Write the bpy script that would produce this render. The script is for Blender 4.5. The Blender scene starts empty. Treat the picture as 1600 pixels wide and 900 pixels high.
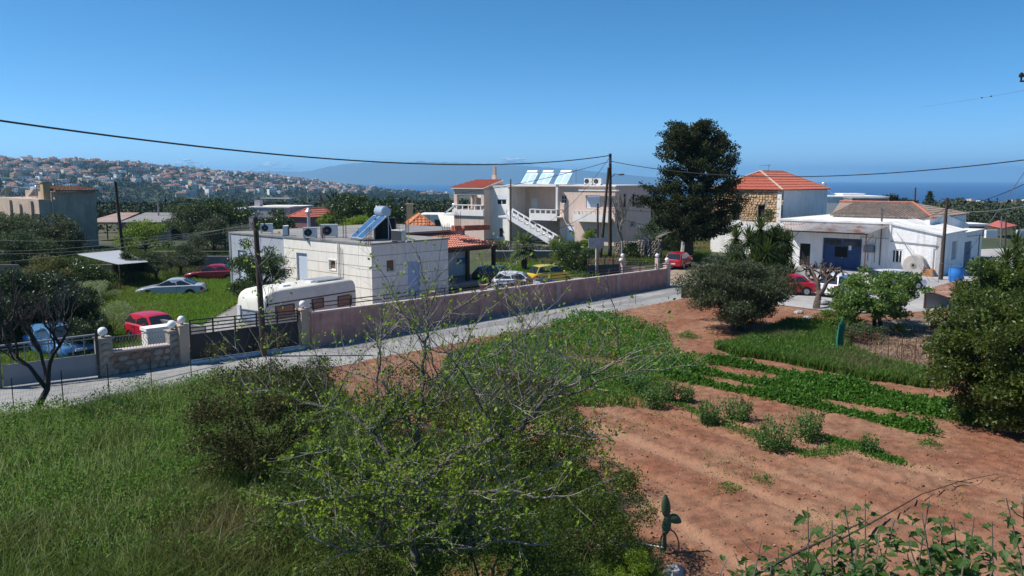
import bpy, math, random
import numpy as np
from mathutils import Vector, Matrix
random.seed(7); rng = np.random.default_rng(7)
SC = bpy.context.scene; COL = SC.collection
R = math.radians
# ---------------- camera ----------------
CAMZ = 8.0; FPX = 1250.0; PITCH = R(7.72)
cam = bpy.data.cameras.new('camera'); camo = bpy.data.objects.new('camera', cam); COL.objects.link(camo)
cam.sensor_width = 36.0; cam.lens = 36.0*FPX/1600.0; cam.clip_start = 0.1; cam.clip_end = 120000
camo.location = (0, 0, CAMZ); camo.rotation_euler = (R(90)-PITCH, 0, 0); SC.camera = camo
# ---------------- light ----------------
SUN_AZ = R(92)      # to the left of the view direction
SUN_EL = R(52)
w = bpy.data.worlds.new('World'); SC.world = w; w.use_nodes = True
nt = w.node_tree; bg = nt.nodes['Background']
sky = nt.nodes.new('ShaderNodeTexSky'); sky.sky_type = 'NISHITA'; sky.sun_disc = False
sky.sun_elevation = SUN_EL; sky.sun_rotation = -SUN_AZ
sky.air_density = 0.45; sky.dust_density = 0.05; sky.ozone_density = 3.4; sky.altitude = 0
hs = nt.nodes.new('ShaderNodeHueSaturation'); hs.inputs['Saturation'].default_value = 1.26; hs.inputs['Hue'].default_value = 0.492; hs.inputs['Value'].default_value = 1.0
nt.links.new(sky.outputs[0], hs.inputs['Color']); nt.links.new(hs.outputs[0], bg.inputs[0]); bg.inputs[1].default_value = 0.132
sl = bpy.data.lights.new('sun', 'SUN'); sl.energy = 5.0; sl.angle = R(0.53); sl.color = (1.0, 0.955, 0.89)
so = bpy.data.objects.new('sun', sl); COL.objects.link(so)
sdir = Vector((-math.sin(SUN_AZ)*math.cos(SUN_EL), math.cos(SUN_AZ)*math.cos(SUN_EL), math.sin(SUN_EL)))
so.rotation_euler = sdir.to_track_quat('Z', 'Y').to_euler(); so.location = (-30, 20, 60)
SC.view_settings.view_transform = 'Standard'; SC.view_settings.look = 'None'
SC.view_settings.exposure = 0.32; SC.view_settings.gamma = 1.0
SC.render.engine = 'CYCLES'; SC.cycles.max_bounces = 6; SC.cycles.transparent_max_bounces = 12
SC.cycles.volume_bounces = 2
# ---------------- helpers ----------------
def ray(px, py):
    a = (px-800)/FPX; b = (450-py)/FPX; c, s = math.cos(PITCH), math.sin(PITCH)
    return Vector((a, c+b*s, -s+b*c))
def G(px, py, z=0.0):
    d = ray(px, py); t = (z-CAMZ)/d.z; return Vector((d.x*t, d.y*t, z))
def P(px, py, Y):
    d = ray(px, py); t = Y/d.y; return Vector((d.x*t, Y, CAMZ+d.z*t))
class Frame:
    def __init__(s, loc, deg):
        s.loc = Vector(loc); s.a = R(deg); s.ca = math.cos(s.a); s.sa = math.sin(s.a)
    def loc_of(s, p):
        dx, dy = p[0]-s.loc.x, p[1]-s.loc.y
        return Vector((dx*s.ca+dy*s.sa, -dx*s.sa+dy*s.ca, p[2]-s.loc.z))
    def w(s, x, y, z=0):
        return Vector((s.loc.x+x*s.ca-y*s.sa, s.loc.y+x*s.sa+y*s.ca, s.loc.z+z))
    def _rd(s, px, py):
        d = ray(px, py); o = s.loc_of((0, 0, CAMZ))
        return o, Vector((d.x*s.ca+d.y*s.sa, -d.x*s.sa+d.y*s.ca, d.z))
    def hit(s, px, py, yl=0.0):
        o, d = s._rd(px, py); t = (yl-o.y)/d.y; return (o.x+d.x*t, o.z+d.z*t)
    def hitx(s, px, py, xl=0.0):
        o, d = s._rd(px, py); t = (xl-o.x)/d.x; return (o.y+d.y*t, o.z+d.z*t)
def link(o, parent=None):
    COL.objects.link(o)
    if parent is not None: o.parent = parent
    return o
def tag(o, label=None, cat=None, group=None, kind=None):
    if label: o['label'] = label
    if cat: o['category'] = cat
    if group: o['group'] = group
    if kind: o['kind'] = kind
    return o
def root(name, label, cat, loc=(0, 0, 0), rz=0.0, group=None):
    o = bpy.data.objects.new(name, None); o.empty_display_size = 0.3; link(o)
    o.location = loc; o.rotation_euler = (0, 0, R(rz)); return tag(o, label, cat, group)
def copy_tree(o, parent=None):
    c = o.copy(); COL.objects.link(c); c.parent = parent
    for ch in list(o.children): copy_tree(ch, c)
    return c
class MB:
    def __init__(s): s.V = []; s.F = []; s.M = []; s.m = 0
    def f(s, *idx): s.F.append(idx); s.M.append(s.m)
    def poly(s, pts):
        n = len(s.V); s.V += [tuple(p) for p in pts]; s.f(*range(n, n+len(pts)))
    def hexa(s, p):
        n = len(s.V); s.V += [tuple(q) for q in p]
        for a in ((0,3,2,1),(4,5,6,7),(0,1,5,4),(1,2,6,5),(2,3,7,6),(3,0,4,7)): s.f(*[n+i for i in a])
    def box(s, x0, x1, y0, y1, z0, z1):
        s.hexa([(x0,y0,z0),(x1,y0,z0),(x1,y1,z0),(x0,y1,z0),(x0,y0,z1),(x1,y0,z1),(x1,y1,z1),(x0,y1,z1)]); return s
    def tbox(s, tr, a0, a1, z0, z1, d0, d1):
        s.hexa([tr(a0,z0,d0),tr(a1,z0,d0),tr(a1,z0,d1),tr(a0,z0,d1),tr(a0,z1,d0),tr(a1,z1,d0),tr(a1,z1,d1),tr(a0,z1,d1)]); return s
    def prism(s, poly, z0, z1, ax='z'):
        n = len(poly); b = len(s.V)
        for z in (z0, z1):
            for p in poly:
                s.V.append((p[0], p[1], z) if ax == 'z' else ((p[0], z, p[1]) if ax == 'y' else (z, p[0], p[1])))
        s.f(*[b+i for i in range(n)][::-1]); s.f(*[b+n+i for i in range(n)])
        for i in range(n): j = (i+1) % n; s.f(b+i, b+j, b+n+j, b+n+i)
        return s
    def tube(s, pts, r, n=6, cap=True):
        pts = [Vector(p) for p in pts]; k = len(pts)
        rs = r if isinstance(r, (list, tuple)) else [r]*k
        b = len(s.V); up = None
        for i in range(k):
            t = (pts[min(i+1, k-1)]-pts[max(i-1, 0)])
            if t.length < 1e-9: t = Vector((0, 0, 1))
            t.normalize()
            if up is None:
                up = Vector((0, 0, 1)) if abs(t.z) < .9 else Vector((1, 0, 0))
            e1 = (up - t*up.dot(t))
            if e1.length < 1e-6: e1 = t.orthogonal()
            e1.normalize(); e2 = t.cross(e1); up = e1
            for j in range(n):
                a = 2*math.pi*j/n; q = pts[i]+(e1*math.cos(a)+e2*math.sin(a))*rs[i]; s.V.append((q.x, q.y, q.z))
        for i in range(k-1):
            for j in range(n):
                j2 = (j+1) % n; s.f(b+i*n+j, b+i*n+j2, b+(i+1)*n+j2, b+(i+1)*n+j)
        if cap: s.f(*[b+j for j in range(n)][::-1]); s.f(*[b+(k-1)*n+j for j in range(n)])
        return s
    def cyl(s, a, b, r, n=16): return s.tube([a, b], r, n)
    def sphere(s, c, r, n=12, sq=(1, 1, 1), jit=0.0):
        b = len(s.V); m = n//2
        s.V.append((c[0], c[1], c[2]-r*sq[2]))
        for i in range(1, m):
            th = -math.pi/2+math.pi*i/m
            for j in range(n):
                a = 2*math.pi*j/n; k = 1+random.uniform(-jit, jit)
                s.V.append((c[0]+r*sq[0]*k*math.cos(th)*math.cos(a), c[1]+r*sq[1]*k*math.cos(th)*math.sin(a), c[2]+r*sq[2]*k*math.sin(th)))
        s.V.append((c[0], c[1], c[2]+r*sq[2])); top = len(s.V)-1
        for j in range(n): j2 = (j+1) % n; s.f(b, b+1+j2, b+1+j); s.f(top, b+1+(m-2)*n+j, b+1+(m-2)*n+j2)
        for i in range(m-2):
            for j in range(n): j2 = (j+1) % n; s.f(b+1+i*n+j, b+1+i*n+j2, b+1+(i+1)*n+j2, b+1+(i+1)*n+j)
        return s
    def wall(s, tr, a0, a1, z0, z1, holes=(), t=0.2):
        """front+back skins with rectangular openings and reveals"""
        A = sorted({a0, a1, *[h[0] for h in holes], *[h[1] for h in holes]}); Z = sorted({z0, z1, *[h[2] for h in holes], *[h[3] for h in holes]})
        A = [a for a in A if a0-1e-6 <= a <= a1+1e-6]; Z = [z for z in Z if z0-1e-6 <= z <= z1+1e-6]
        def hole(a, z): return any(h[0]-1e-6 < a < h[1]+1e-6 and h[2]-1e-6 < z < h[3]+1e-6 for h in holes)
        for i in range(len(A)-1):
            for j in range(len(Z)-1):
                if hole((A[i]+A[i+1])/2, (Z[j]+Z[j+1])/2): continue
                for d in (0, t): s.poly([tr(A[i],Z[j],d), tr(A[i+1],Z[j],d), tr(A[i+1],Z[j+1],d), tr(A[i],Z[j+1],d)])
        for (h0, h1, q0, q1) in list(holes)+[(a0, a1, z0, z1)]:
            for (p, q) in (((h0,q0),(h1,q0)),((h1,q0),(h1,q1)),((h1,q1),(h0,q1)),((h0,q1),(h0,q0))):
                s.poly([tr(p[0],p[1],0), tr(q[0],q[1],0), tr(q[0],q[1],t), tr(p[0],p[1],t)])
        return s
    def mesh(s, name, mats, smooth=False):
        me = bpy.data.meshes.new(name); me.from_pydata(s.V, [], s.F)
        mats = mats if isinstance(mats, (list, tuple)) else [mats]
        for m in mats: me.materials.append(m)
        if len(mats) > 1: me.polygons.foreach_set('material_index', s.M)
        if smooth:
            me.polygons.foreach_set('use_smooth', [True]*len(me.polygons)); me.set_sharp_from_angle(angle=R(smooth if smooth is not True else 40))
        me.update(); return me
    def build(s, name, mats, parent=None, label=None, smooth=False, kind=None):
        o = bpy.data.objects.new(name, s.mesh(name, mats, smooth)); link(o, parent)
        return tag(o, label, kind=kind)
def npmesh(name, V, F, mats, cols=None, smooth=False):
    """V (n,3) float; F (m,k) int, fixed size faces"""
    me = bpy.data.meshes.new(name); V = np.asarray(V, np.float32); F = np.asarray(F, np.int32); m, k = F.shape
    me.vertices.add(len(V)); me.vertices.foreach_set('co', V.ravel())
    me.loops.add(m*k); me.loops.foreach_set('vertex_index', F.ravel())
    me.polygons.add(m); me.polygons.foreach_set('loop_start', np.arange(0, m*k, k, dtype=np.int32))
    me.polygons.foreach_set('loop_total', np.full(m, k, np.int32))
    for q in (mats if isinstance(mats, (list, tuple)) else [mats]): me.materials.append(q)
    if smooth: me.polygons.foreach_set('use_smooth', np.ones(m, bool))
    if cols is not None:
        at = me.attributes.new('tint', 'FLOAT', 'POINT'); at.data.foreach_set('value', np.asarray(cols, np.float32))
    me.update(); me.validate(); return me
def obj(name, me, parent=None, label=None, cat=None, group=None, kind=None):
    o = bpy.data.objects.new(name, me); link(o, parent); return tag(o, label, cat, group, kind)
# ---------------- materials ----------------
MATS = {}
def M(name, col, rough=0.8, var=0.12, scale=2.0, bump=0.0, bscale=20.0, col2=None, sc2=0.6, lo=.45, hi=.6, metal=0.0, spec=0.3, emit=0, alpha=1, coat=0, trans=0, streak=0):
    if name in MATS: return MATS[name]
    m = bpy.data.materials.new(name); m.use_nodes = True; n = m.node_tree.nodes; L = m.node_tree.links
    b = n['Principled BSDF']; b.inputs['Roughness'].default_value = rough; b.inputs['Metallic'].default_value = metal
    b.inputs['Specular IOR Level'].default_value = spec
    if coat: b.inputs['Coat Weight'].default_value = coat; b.inputs['Coat Roughness'].default_value = .08
    tc = n.new('ShaderNodeTexCoord'); nz = n.new('ShaderNodeTexNoise'); nz.inputs['Scale'].default_value = scale; nz.inputs['Detail'].default_value = 6
    L.new(tc.outputs['Object'], nz.inputs['Vector'])
    mr = n.new('ShaderNodeMapRange'); mr.inputs[1].default_value = .3; mr.inputs[2].default_value = .7; mr.inputs[3].default_value = 1-var; mr.inputs[4].default_value = 1+var
    L.new(nz.outputs[0], mr.inputs[0])
    src = None
    if col2 is not None:
        n2 = n.new('ShaderNodeTexNoise'); n2.inputs['Scale'].default_value = sc2; n2.inputs['Detail'].default_value = 5; n2.inputs['Roughness'].default_value = .65
        L.new(tc.outputs['Object'], n2.inputs['Vector'])
        m2 = n.new('ShaderNodeMapRange'); m2.inputs[1].default_value = lo; m2.inputs[2].default_value = hi; L.new(n2.outputs[0], m2.inputs[0])
        mx = n.new('ShaderNodeMix'); mx.data_type = 'RGBA'; mx.inputs[6].default_value = (*col, 1); mx.inputs[7].default_value = (*col2, 1); L.new(m2.outputs[0], mx.inputs[0]); src = mx.outputs[2]
    if streak:
        mp = n.new('ShaderNodeMapping'); mp.inputs['Scale'].default_value = (2.6, 2.6, .22); L.new(tc.outputs['Object'], mp.inputs[0]); n5 = n.new('ShaderNodeTexNoise'); n5.inputs['Scale'].default_value = 1.6; n5.inputs['Detail'].default_value = 6; n5.inputs['Roughness'].default_value = .7; L.new(mp.outputs[0], n5.inputs['Vector'])
        m5 = n.new('ShaderNodeMapRange'); m5.inputs[1].default_value = .5; m5.inputs[2].default_value = .72; m5.inputs[3].default_value = 1; m5.inputs[4].default_value = 1-streak; L.new(n5.outputs[0], m5.inputs[0])
        m6 = n.new('ShaderNodeMath'); m6.operation = 'MULTIPLY'; L.new(m5.outputs[0], m6.inputs[0]); L.new(mr.outputs[0], m6.inputs[1]); mr = m6
    vm = n.new('ShaderNodeVectorMath'); vm.operation = 'SCALE'
    if src: L.new(src, vm.inputs[0])
    else: vm.inputs[0].default_value = col
    L.new(mr.outputs[0], vm.inputs['Scale']); L.new(vm.outputs[0], b.inputs['Base Color'])
    if bump:
        n3 = n.new('ShaderNodeTexNoise'); n3.inputs['Scale'].default_value = bscale; n3.inputs['Detail'].default_value = 5; L.new(tc.outputs['Object'], n3.inputs['Vector'])
        bp = n.new('ShaderNodeBump'); bp.inputs['Strength'].default_value = min(1, bump); bp.inputs['Distance'].default_value = .03; L.new(n3.outputs[0], bp.inputs['Height']); L.new(bp.outputs[0], b.inputs['Normal'])
    if emit: b.inputs['Emission Color'].default_value = (*col, 1); b.inputs['Emission Strength'].default_value = emit
    if trans: b.inputs['Transmission Weight'].default_value = trans
    if alpha < 1: b.inputs['Alpha'].default_value = alpha
    MATS[name] = m; return m
LG = (1.45, 1.62, 1.0)
def leafM(name, c1, c2, trans=.3, rough=.55, spec=.3, tint=False, c3=None):
    if name in MATS: return MATS[name]
    if trans: c1 = tuple(a*b for a, b in zip(c1, LG)); c2 = tuple(a*b for a, b in zip(c2, LG)); trans = min(.55, trans+.12)
    m = bpy.data.materials.new(name); m.use_nodes = True; n = m.node_tree.nodes; L = m.node_tree.links
    b = n['Principled BSDF']; b.inputs['Roughness'].default_value = rough; b.inputs['Specular IOR Level'].default_value = spec
    g = n.new('ShaderNodeNewGeometry'); mx = n.new('ShaderNodeMix'); mx.data_type = 'RGBA'
    mx.inputs[6].default_value = (*c1, 1); mx.inputs[7].default_value = (*c2, 1)
    L.new(g.outputs['Random Per Island'], mx.inputs[0]); src = mx.outputs[2]
    if c3 is not None:
        at = n.new('ShaderNodeAttribute'); at.attribute_name = 'tint'
        m3 = n.new('ShaderNodeMix'); m3.data_type = 'RGBA'; L.new(at.outputs['Fac'], m3.inputs[0]); L.new(src, m3.inputs[6]); m3.inputs[7].default_value = (*c3, 1); src = m3.outputs[2]
    L.new(src, b.inputs['Base Color'])
    if trans:
        tr = n.new('ShaderNodeBsdfTranslucent'); L.new(src, tr.inputs[0]); ms = n.new('ShaderNodeMixShader'); ms.inputs[0].default_value = trans
        L.new(b.outputs[0], ms.inputs[1]); L.new(tr.outputs[0], ms.inputs[2]); L.new(ms.outputs[0], n['Material Output'].inputs[0])
    MATS[name] = m; return m
mWhite = M('white_paint', (.74,.74,.75), .6, .05, 1.5, .25, 12, col2=(.6,.6,.6), sc2=.8, lo=.5, hi=.8)
mCream = M('cream_render', (.80,.74,.65), .85, .05, 1.2, .2, 30, streak=.22)
mBlueGrey = M('blue_grey_render', (.40,.42,.46), .85, .05, 1.2, .2, 30, streak=.25)
mPinkR = M('pink_render', (.68,.52,.44), .85, .06, 1.0, .2, 25, streak=.22)
mWhiteR = M('white_render', (.80,.76,.72), .8, .04, 1.0, .15, 25, streak=.2)
mWash = M('whitewash', (.84,.82,.80), .8, .05, 1.0, .9, 5, col2=(.62,.61,.6), sc2=.7, lo=.55, hi=.8, streak=.3)
mPinkWall = M('pink_wall_render', (.60,.31,.25), .85, .16, 2.2, .5, 20, col2=(.44,.22,.18), sc2=.9, lo=.42, hi=.68, streak=.38)
mTan = M('tan_render', (.48,.36,.27), .85, .08, 2, .3, 25)
mConc = M('concrete', (.30,.285,.27), .9, .12, 1.2, .5, 20, col2=(.23,.22,.21), sc2=.5)
mConcRoof = M('roof_concrete', (.27,.255,.245), .9, .1, .8, .3, 15, col2=(.20,.19,.19), sc2=.35)
mGreyWall = M('grey_cement_wall', (.50,.385,.30), .9, .12, .8, .4, 12, col2=(.38,.30,.24), sc2=.3, streak=.3)
mAsph = M('pale_asphalt', (.33,.32,.305), .9, .12, 4.0, .5, 60, col2=(.24,.235,.23), sc2=.3, lo=.42, hi=.60)
mPlaza = M('plaza_concrete', (.40,.385,.37), .9, .08, 1.5, .3, 40, col2=(.31,.30,.29), sc2=.2)
mTile = M('red_tile', (.46,.135,.09), .85, .22, 6, .3, 30)
mTileP = M('pink_tile', (.55,.22,.16), .85, .2, 6, .3, 30)
mTileG = M('weathered_tile', (.29,.215,.175), .95, .25, 3, .5, 30, col2=(.21,.18,.155), sc2=.8)
mMetalB = M('black_metal', (.018,.019,.022), .45, .05, spec=.5)
mMetalG = M('grey_metal', (.20,.22,.25), .5, .08, metal=.4)
mIron = M('rust_iron', (.12,.06,.04), .85, .25, 10)
mGlass = M('dark_glass', (.02,.025,.03), .08, .02, spec=.8)
mGlassB = M('shutter_blue', (.55,.60,.68), .5, .03)
mShutW = M('shutter_white', (.74,.75,.78), .5, .03)
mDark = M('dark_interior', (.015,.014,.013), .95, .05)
mBark = M('bark', (.085,.062,.048), .95, .3, 8, .8, 25)
mBarkG = M('grey_bark', (.21,.185,.165), .95, .3, 8, .8, 25)
mWood = M('pole_wood', (.075,.05,.038), .9, .25, 4, .5, 25)
mGlobe = M('white_globe', (.82,.82,.82), .3, .02)
mTyre = M('tyre', (.015,.015,.016), .85, .1)
mRim = M('rim_metal', (.42,.43,.45), .35, .05, metal=.8)
mBlue = M('blue_paint', (.035,.075,.19), .6, .2, 3, .2, 10)
mAC = M('ac_casing', (.66,.66,.64), .5, .04)
# ---------------- terrain, sea, hills ----------------
def lerp_tab(tab, x):
    xs = [t[0] for t in tab]; ys = [t[1] for t in tab]; return float(np.interp(x, xs, ys))
YTOP = [(-900,270),(-300,263),(0,260),(150,259),(250,266),(330,271),(400,275),(450,281),(500,286),(560,292),(620,299),(700,305),(1000,312),(1300,326),(1420,323),(1480,322),(1540,320),(1600,318),(2000,312),(2600,308)]
DTOP = [(-900,1500),(0,1700),(200,1850),(400,2100),(560,2300),(700,2300),(1000,1500),(1300,1000),(1480,950),(1600,800),(2600,700)]
SEA_Z = -62.0
def terrain(x, y):
    d = math.hypot(x, y)
    if d < 120: return 0.0
    if y <= 1: px = 2600 if x > 0 else -900
    else: px = max(-900, min(2600, 800+FPX*x/y))
    if y < 0: px = 2600 if x > 0 else -900
    yt = lerp_tab(YTOP, px); dt = lerp_tab(DTOP, px)
    zt = CAMZ-(yt-280.5)/FPX*dt
    zb = lerp_tab([(120,0),(200,-1.5),(350,-8),(700,-19),(1000,-25)], min(d, 1000))
    if d < dt*.55: z = zb
    elif d < dt:
        zs = lerp_tab([(120,0),(200,-1.5),(350,-8),(700,-19),(1000,-25)], min(dt*.55, 1000))
        k = (d-dt*.55)/(dt*.45); k = math.sin(k*math.pi/2)**1.15 if zt > -10 else k
        z = zs+(zt-zs)*k
    else:
        k = min(1, (d-dt)/1300.0); z = zt+(SEA_Z-4-zt)*(k*k*(3-2*k))
    if 150 < d < dt*1.3: z += 1.2*math.sin(x*.013+1)*math.sin(y*.011)*min(1, (d-150)/500)
    return z
rad = [0.01, 4, 12, 25, 40, 60, 85, 110, 120, 140, 160]
while rad[-1] < 5200: rad.append(rad[-1]*1.045)
NA = 300
V = []; F = []
for r_ in rad:
    for a in range(NA):
        t = 2*math.pi*a/NA; x = r_*math.sin(t); y = r_*math.cos(t); V.append((x, y, terrain(x, y)-.02))
for i in range(len(rad)-1):
    for a in range(NA):
        b = (a+1) % NA; F.append((i*NA+a, i*NA+b, (i+1)*NA+b, (i+1)*NA+a))
mGround = M('ground_scrub', (.048,.062,.028), .95, .3, .05, .3, 1.0, col2=(.11,.095,.055), sc2=.02, lo=.52, hi=.62)
obj('ground', npmesh('ground', V, F, mGround, smooth=True), kind='structure', label='scrubby ground falling away from the village to the valley and coast')
mSea = M('sea_water', (.008,.045,.15), .42, .10, .0015, .5, .02, spec=.22)
sea = MB(); N = 96; sea.V = [(0,0,SEA_Z)]+[(27000*math.cos(2*math.pi*i/N), 27000*math.sin(2*math.pi*i/N), SEA_Z) for i in range(N)]
for i in range(N): sea.f(0, 1+i, 1+(i+1) % N)
sea.build('sea', mSea, kind='structure', label='deep blue sea reaching to the horizon')
# far mountains across the bay
def ridge(name, prof, Y, depth, mat, label):
    m = MB(); xs = np.arange(prof[0][0], prof[-1][0]+.1, 6); nrow = 9
    for k in range(nrow):
        for px in xs:
            yt = float(np.interp(px, [p[0] for p in prof], [p[1] for p in prof]))
            top = P(px, yt, Y); base = SEA_Z-1
            f = k/(nrow-1); rise = math.sin(math.pi*f)
            Z = base+(top.z-base)*rise*(1+.05*math.sin(px*.21+k*2.1)*math.sin(math.pi*f*2)+.015*math.sin(px*.7+k))
            m.V.append((top.x*(1+(f-.5)*depth/Y), Y+(f-.5)*depth, Z))
    n = len(xs)
    for k in range(nrow-1):
        for i in range(n-1): m.f(k*n+i, k*n+i+1, (k+1)*n+i+1, (k+1)*n+i)
    return m.build(name, mat, kind='structure', label=label, smooth=60)
mMount = M('mountain_scrub', (.06,.065,.045), .95, .3, .0008)
ridge('mountain', [(150,284),(250,276),(330,271),(420,267),(470,268),(485,267),(510,261),(540,256),(560,254.5),(600,253.5),(700,253.5),(760,256),(830,260),(900,265),(960,271),(1000,275),(1060,280),(1100,284)], 14000, 3000, mMount, 'long pale blue mountain ridge across the bay')
ridge('mountain', [(620,284),(634,262),(640,257),(650,252.5),(656,250.5),(664,253),(676,256),(700,260),(780,275),(800,284)], 15600, 2000, mMount, 'small pale peak showing just behind the long ridge')
# haze
hz = MB(); hz.box(-28000, 28000, -28000, 28000, SEA_Z-1, 400)
mh = bpy.data.materials.new('haze_air'); mh.use_nodes = True; n_ = mh.node_tree.nodes; n_.remove(n_['Principled BSDF'])
pv = n_.new('ShaderNodeVolumePrincipled'); pv.inputs['Density'].default_value = 1.0e-4; pv.inputs['Color'].default_value = (.38,.73,1,1); pv.inputs['Anisotropy'].default_value = 0.3
mh.node_tree.links.new(pv.outputs[0], n_['Material Output'].inputs['Volume'])
HAZE = hz.build('haze', mh, kind='stuff')
# clouds low over the horizon, beyond the haze box
mc = M('cloud_vapour', (.97,.97,.97), 1.0, .01, .001, spec=0)
n_ = mc.node_tree.nodes; L_ = mc.node_tree.links; tc_ = n_.new('ShaderNodeTexCoord'); nz_ = n_.new('ShaderNodeTexNoise'); nz_.inputs['Scale'].default_value = .0035; nz_.inputs['Detail'].default_value = 5; L_.new(tc_.outputs['Object'], nz_.inputs['Vector'])
mr_ = n_.new('ShaderNodeMapRange'); mr_.inputs[1].default_value = .35; mr_.inputs[2].default_value = .55; mr_.inputs[3].default_value = .15; mr_.inputs[4].default_value = 1; L_.new(nz_.outputs[0], mr_.inputs[0]); L_.new(mr_.outputs[0], n_['Principled BSDF'].inputs['Alpha'])
CL = [((755,842), (246,259), 'white cloud low over the ridge behind the rooftop solar heaters', 9),
      ((385,470), (252,266), 'thin white cloud just above the mountain ridge, larger of the two at left', 8),
      ((262,318), (247,262), 'faint small cloud above the hillside town', 5)]
for (x0, x1), (y0, y1), lab, k in CL:
    m = MB(); Yc = 42000
    for i in range(k*6):
        f = random.random(); px = x0+(x1-x0)*f; env = math.sin(math.pi*min(1,max(0,f)))**.6; rr = random.uniform(1.2, 3.4)*env+.6; c = P(px, y1-rr*.5-(y1-y0-rr)*env*random.random()**1.6, Yc)
        s_ = rr/FPX*Yc; m.sphere((c.x, c.y+random.uniform(-3,3)*s_, c.z), s_, 12, (1.9, 1.2, .62), .08)
    o = m.build('cloud', mc, smooth=True, kind='structure'); o['label'] = lab
# ---------------- road, plaza, field ----------------
def sheet(name, pts, z, mat, label, sub=None):
    m = MB(); m.poly([(p[0], p[1], z) for p in pts]); return m.build(name, mat, kind='structure', label=label)
A0 = G(5,607); A1 = G(157,589); A2 = G(290,569); A3 = G(480,545); A4 = G(1045,447)
ud = (A4-A3).normalized(); nd = Vector((ud.y, -ud.x, 0))
far = A4+ud*60
RW = 4.3
lft = A0-(A1-A0).normalized()*40
n0 = (A3-A0).normalized(); n0 = Vector((n0.y, -n0.x, 0))
sheet('dirt_verge', [A4+ud*.5-nd*.2, A4+ud*1-nd*5, A4+ud*26-nd*7, A4+ud*30+nd*9, A4+ud*14+nd*9, A4+ud*8+nd*5], .004, M('dirt_verge', (.30,.23,.17), .95, .25, 1.5, .5, 10, col2=(.20,.17,.11), sc2=.4), 'dry dirt verge at the junction beyond the pink wall')
road = [lft-n0*0.2, A0-n0*.2, A3-nd*.2, A4-nd*.2, A4+ud*7-nd*.2, A4+ud*34-nd*2.0, A4+ud*34+nd*3.2, A4+ud*12+nd*(RW+1), A4+nd*RW, A3+nd*RW, A0+n0*RW, lft+n0*RW]
sheet('road', road, .012, mAsph, 'pale narrow asphalt road running along the pink wall')
pl = [A4+nd*(RW-.3)+ud*1, A4+ud*12+nd*(RW-1), G(1110,425), G(1240,402), G(1640,385), G(1640,470), G(1440,487), G(1330,489), G(1262,482), G(1200,474), G(1090,452)]
sheet('plaza', pl, .006, mPlaza, 'pale concrete forecourt in front of the white workshop')
mPatch = M('asphalt_patch', (.21,.21,.215), .9, .14, 3, .4, 50)
for k_, (f0, f1, o0, o1) in enumerate(((.02,.16,.7,1.6),(.20,.50,1.3,2.3),(.55,.80,.8,1.5),(.62,.97,2.1,2.9),(.84,1.0,.4,1.1))):
    L__ = (A4-A3).length; q_ = [A3+ud*(L__*f0)+nd*o0]; nn_ = 14
    for i in range(nn_+1): q_.append(A3+ud*(L__*(f0+(f1-f0)*i/nn_))+nd*(o0+.10*math.sin(i*2.3+k_)))
    for i in range(nn_, -1, -1): q_.append(A3+ud*(L__*(f0+(f1-f0)*i/nn_))+nd*(o1+.12*math.sin(i*1.7+k_*2)))
    sheet('road_patch', q_[1:], .018, mPatch, 'darker worn asphalt strip in the pale road')
# red soil field: sheet with furrows and clods
LANE = []
for a_, b_ in (((930,640),(1345,790)), ((905,668),(1250,800)), ((960,632),(1420,775)), ((900,700),(1120,800)), ((1010,700),(1190,780)), ((905,735),(1060,830)), ((1060,650),(1470,745))): LANE.append((G(*a_), G(*b_)))
_d = (LANE[0][1]-LANE[0][0]).normalized(); QX, QY = -_d.y, _d.x
def lane_d(x, y):
    dm = 9
    for A_, B_ in LANE:
        d = B_-A_; L2_ = d.length; d = d/L2_; t = (x-A_.x)*d.x+(y-A_.y)*d.y
        if -3 < t < L2_+3: dm = min(dm, abs((x-A_.x)*d.y-(y-A_.y)*d.x+.12*math.sin(t*.5)))
    return dm
def soil_z(x, y):
    q = x*QX+y*QY; ld = lane_d(x, y)
    if ld < .32: k = ld/.32; return .06+.03*(k-1)+.09*math.exp(-((ld-.27)/.06)**2)
    return .10+.028*math.sin(q*11+.5*math.sin(x*.5+y*.3))*(.6+.4*math.sin(x*.31+y*.23))+.02*math.sin(x*.9+1)*math.sin(y*1.1)
def inpoly(x, y, poly):
    c = False; j = len(poly)-1
    for i in range(len(poly)):
        xi, yi = poly[i][0], poly[i][1]; xj, yj = poly[j][0], poly[j][1]
        if (yi > y) != (yj > y) and x < (xj-xi)*(y-yi)/(yj-yi)+xi: c = not c
        j = i
    return c
FIELD = [G(500,580), G(1072,467), G(1098,456), G(1200,477), G(1262,485), G(1330,491), G(1440,489), G(1640,476), G(1800,560), Vector((24,8,0)), Vector((1,8,0)), G(620,780), G(520,650)]
xs = np.arange(-14, 34, .17); ys = np.arange(7, 58, .17)
V = []; idx = {}; F = []
rn = rng.random((len(xs), len(ys)))
for i, x in enumerate(xs):
    for j, y in enumerate(ys):
        if inpoly(x, y, FIELD): idx[(i, j)] = len(V); V.append((x, y, soil_z(x, y)+.06*(rn[i, j]-.5)*(0.25 if lane_d(x, y) < .25 else 1)))
for (i, j) in list(idx):
    q = [(i,j),(i+1,j),(i+1,j+1),(i,j+1)]
    if all(k in idx for k in q): F.append([idx[k] for k in q])
mSoil = M('red_soil', (.195,.080,.043), .97, .34, 3.2, 1.0, 16, col2=(.245,.13,.078), sc2=.3, lo=.40, hi=.62)
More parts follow.
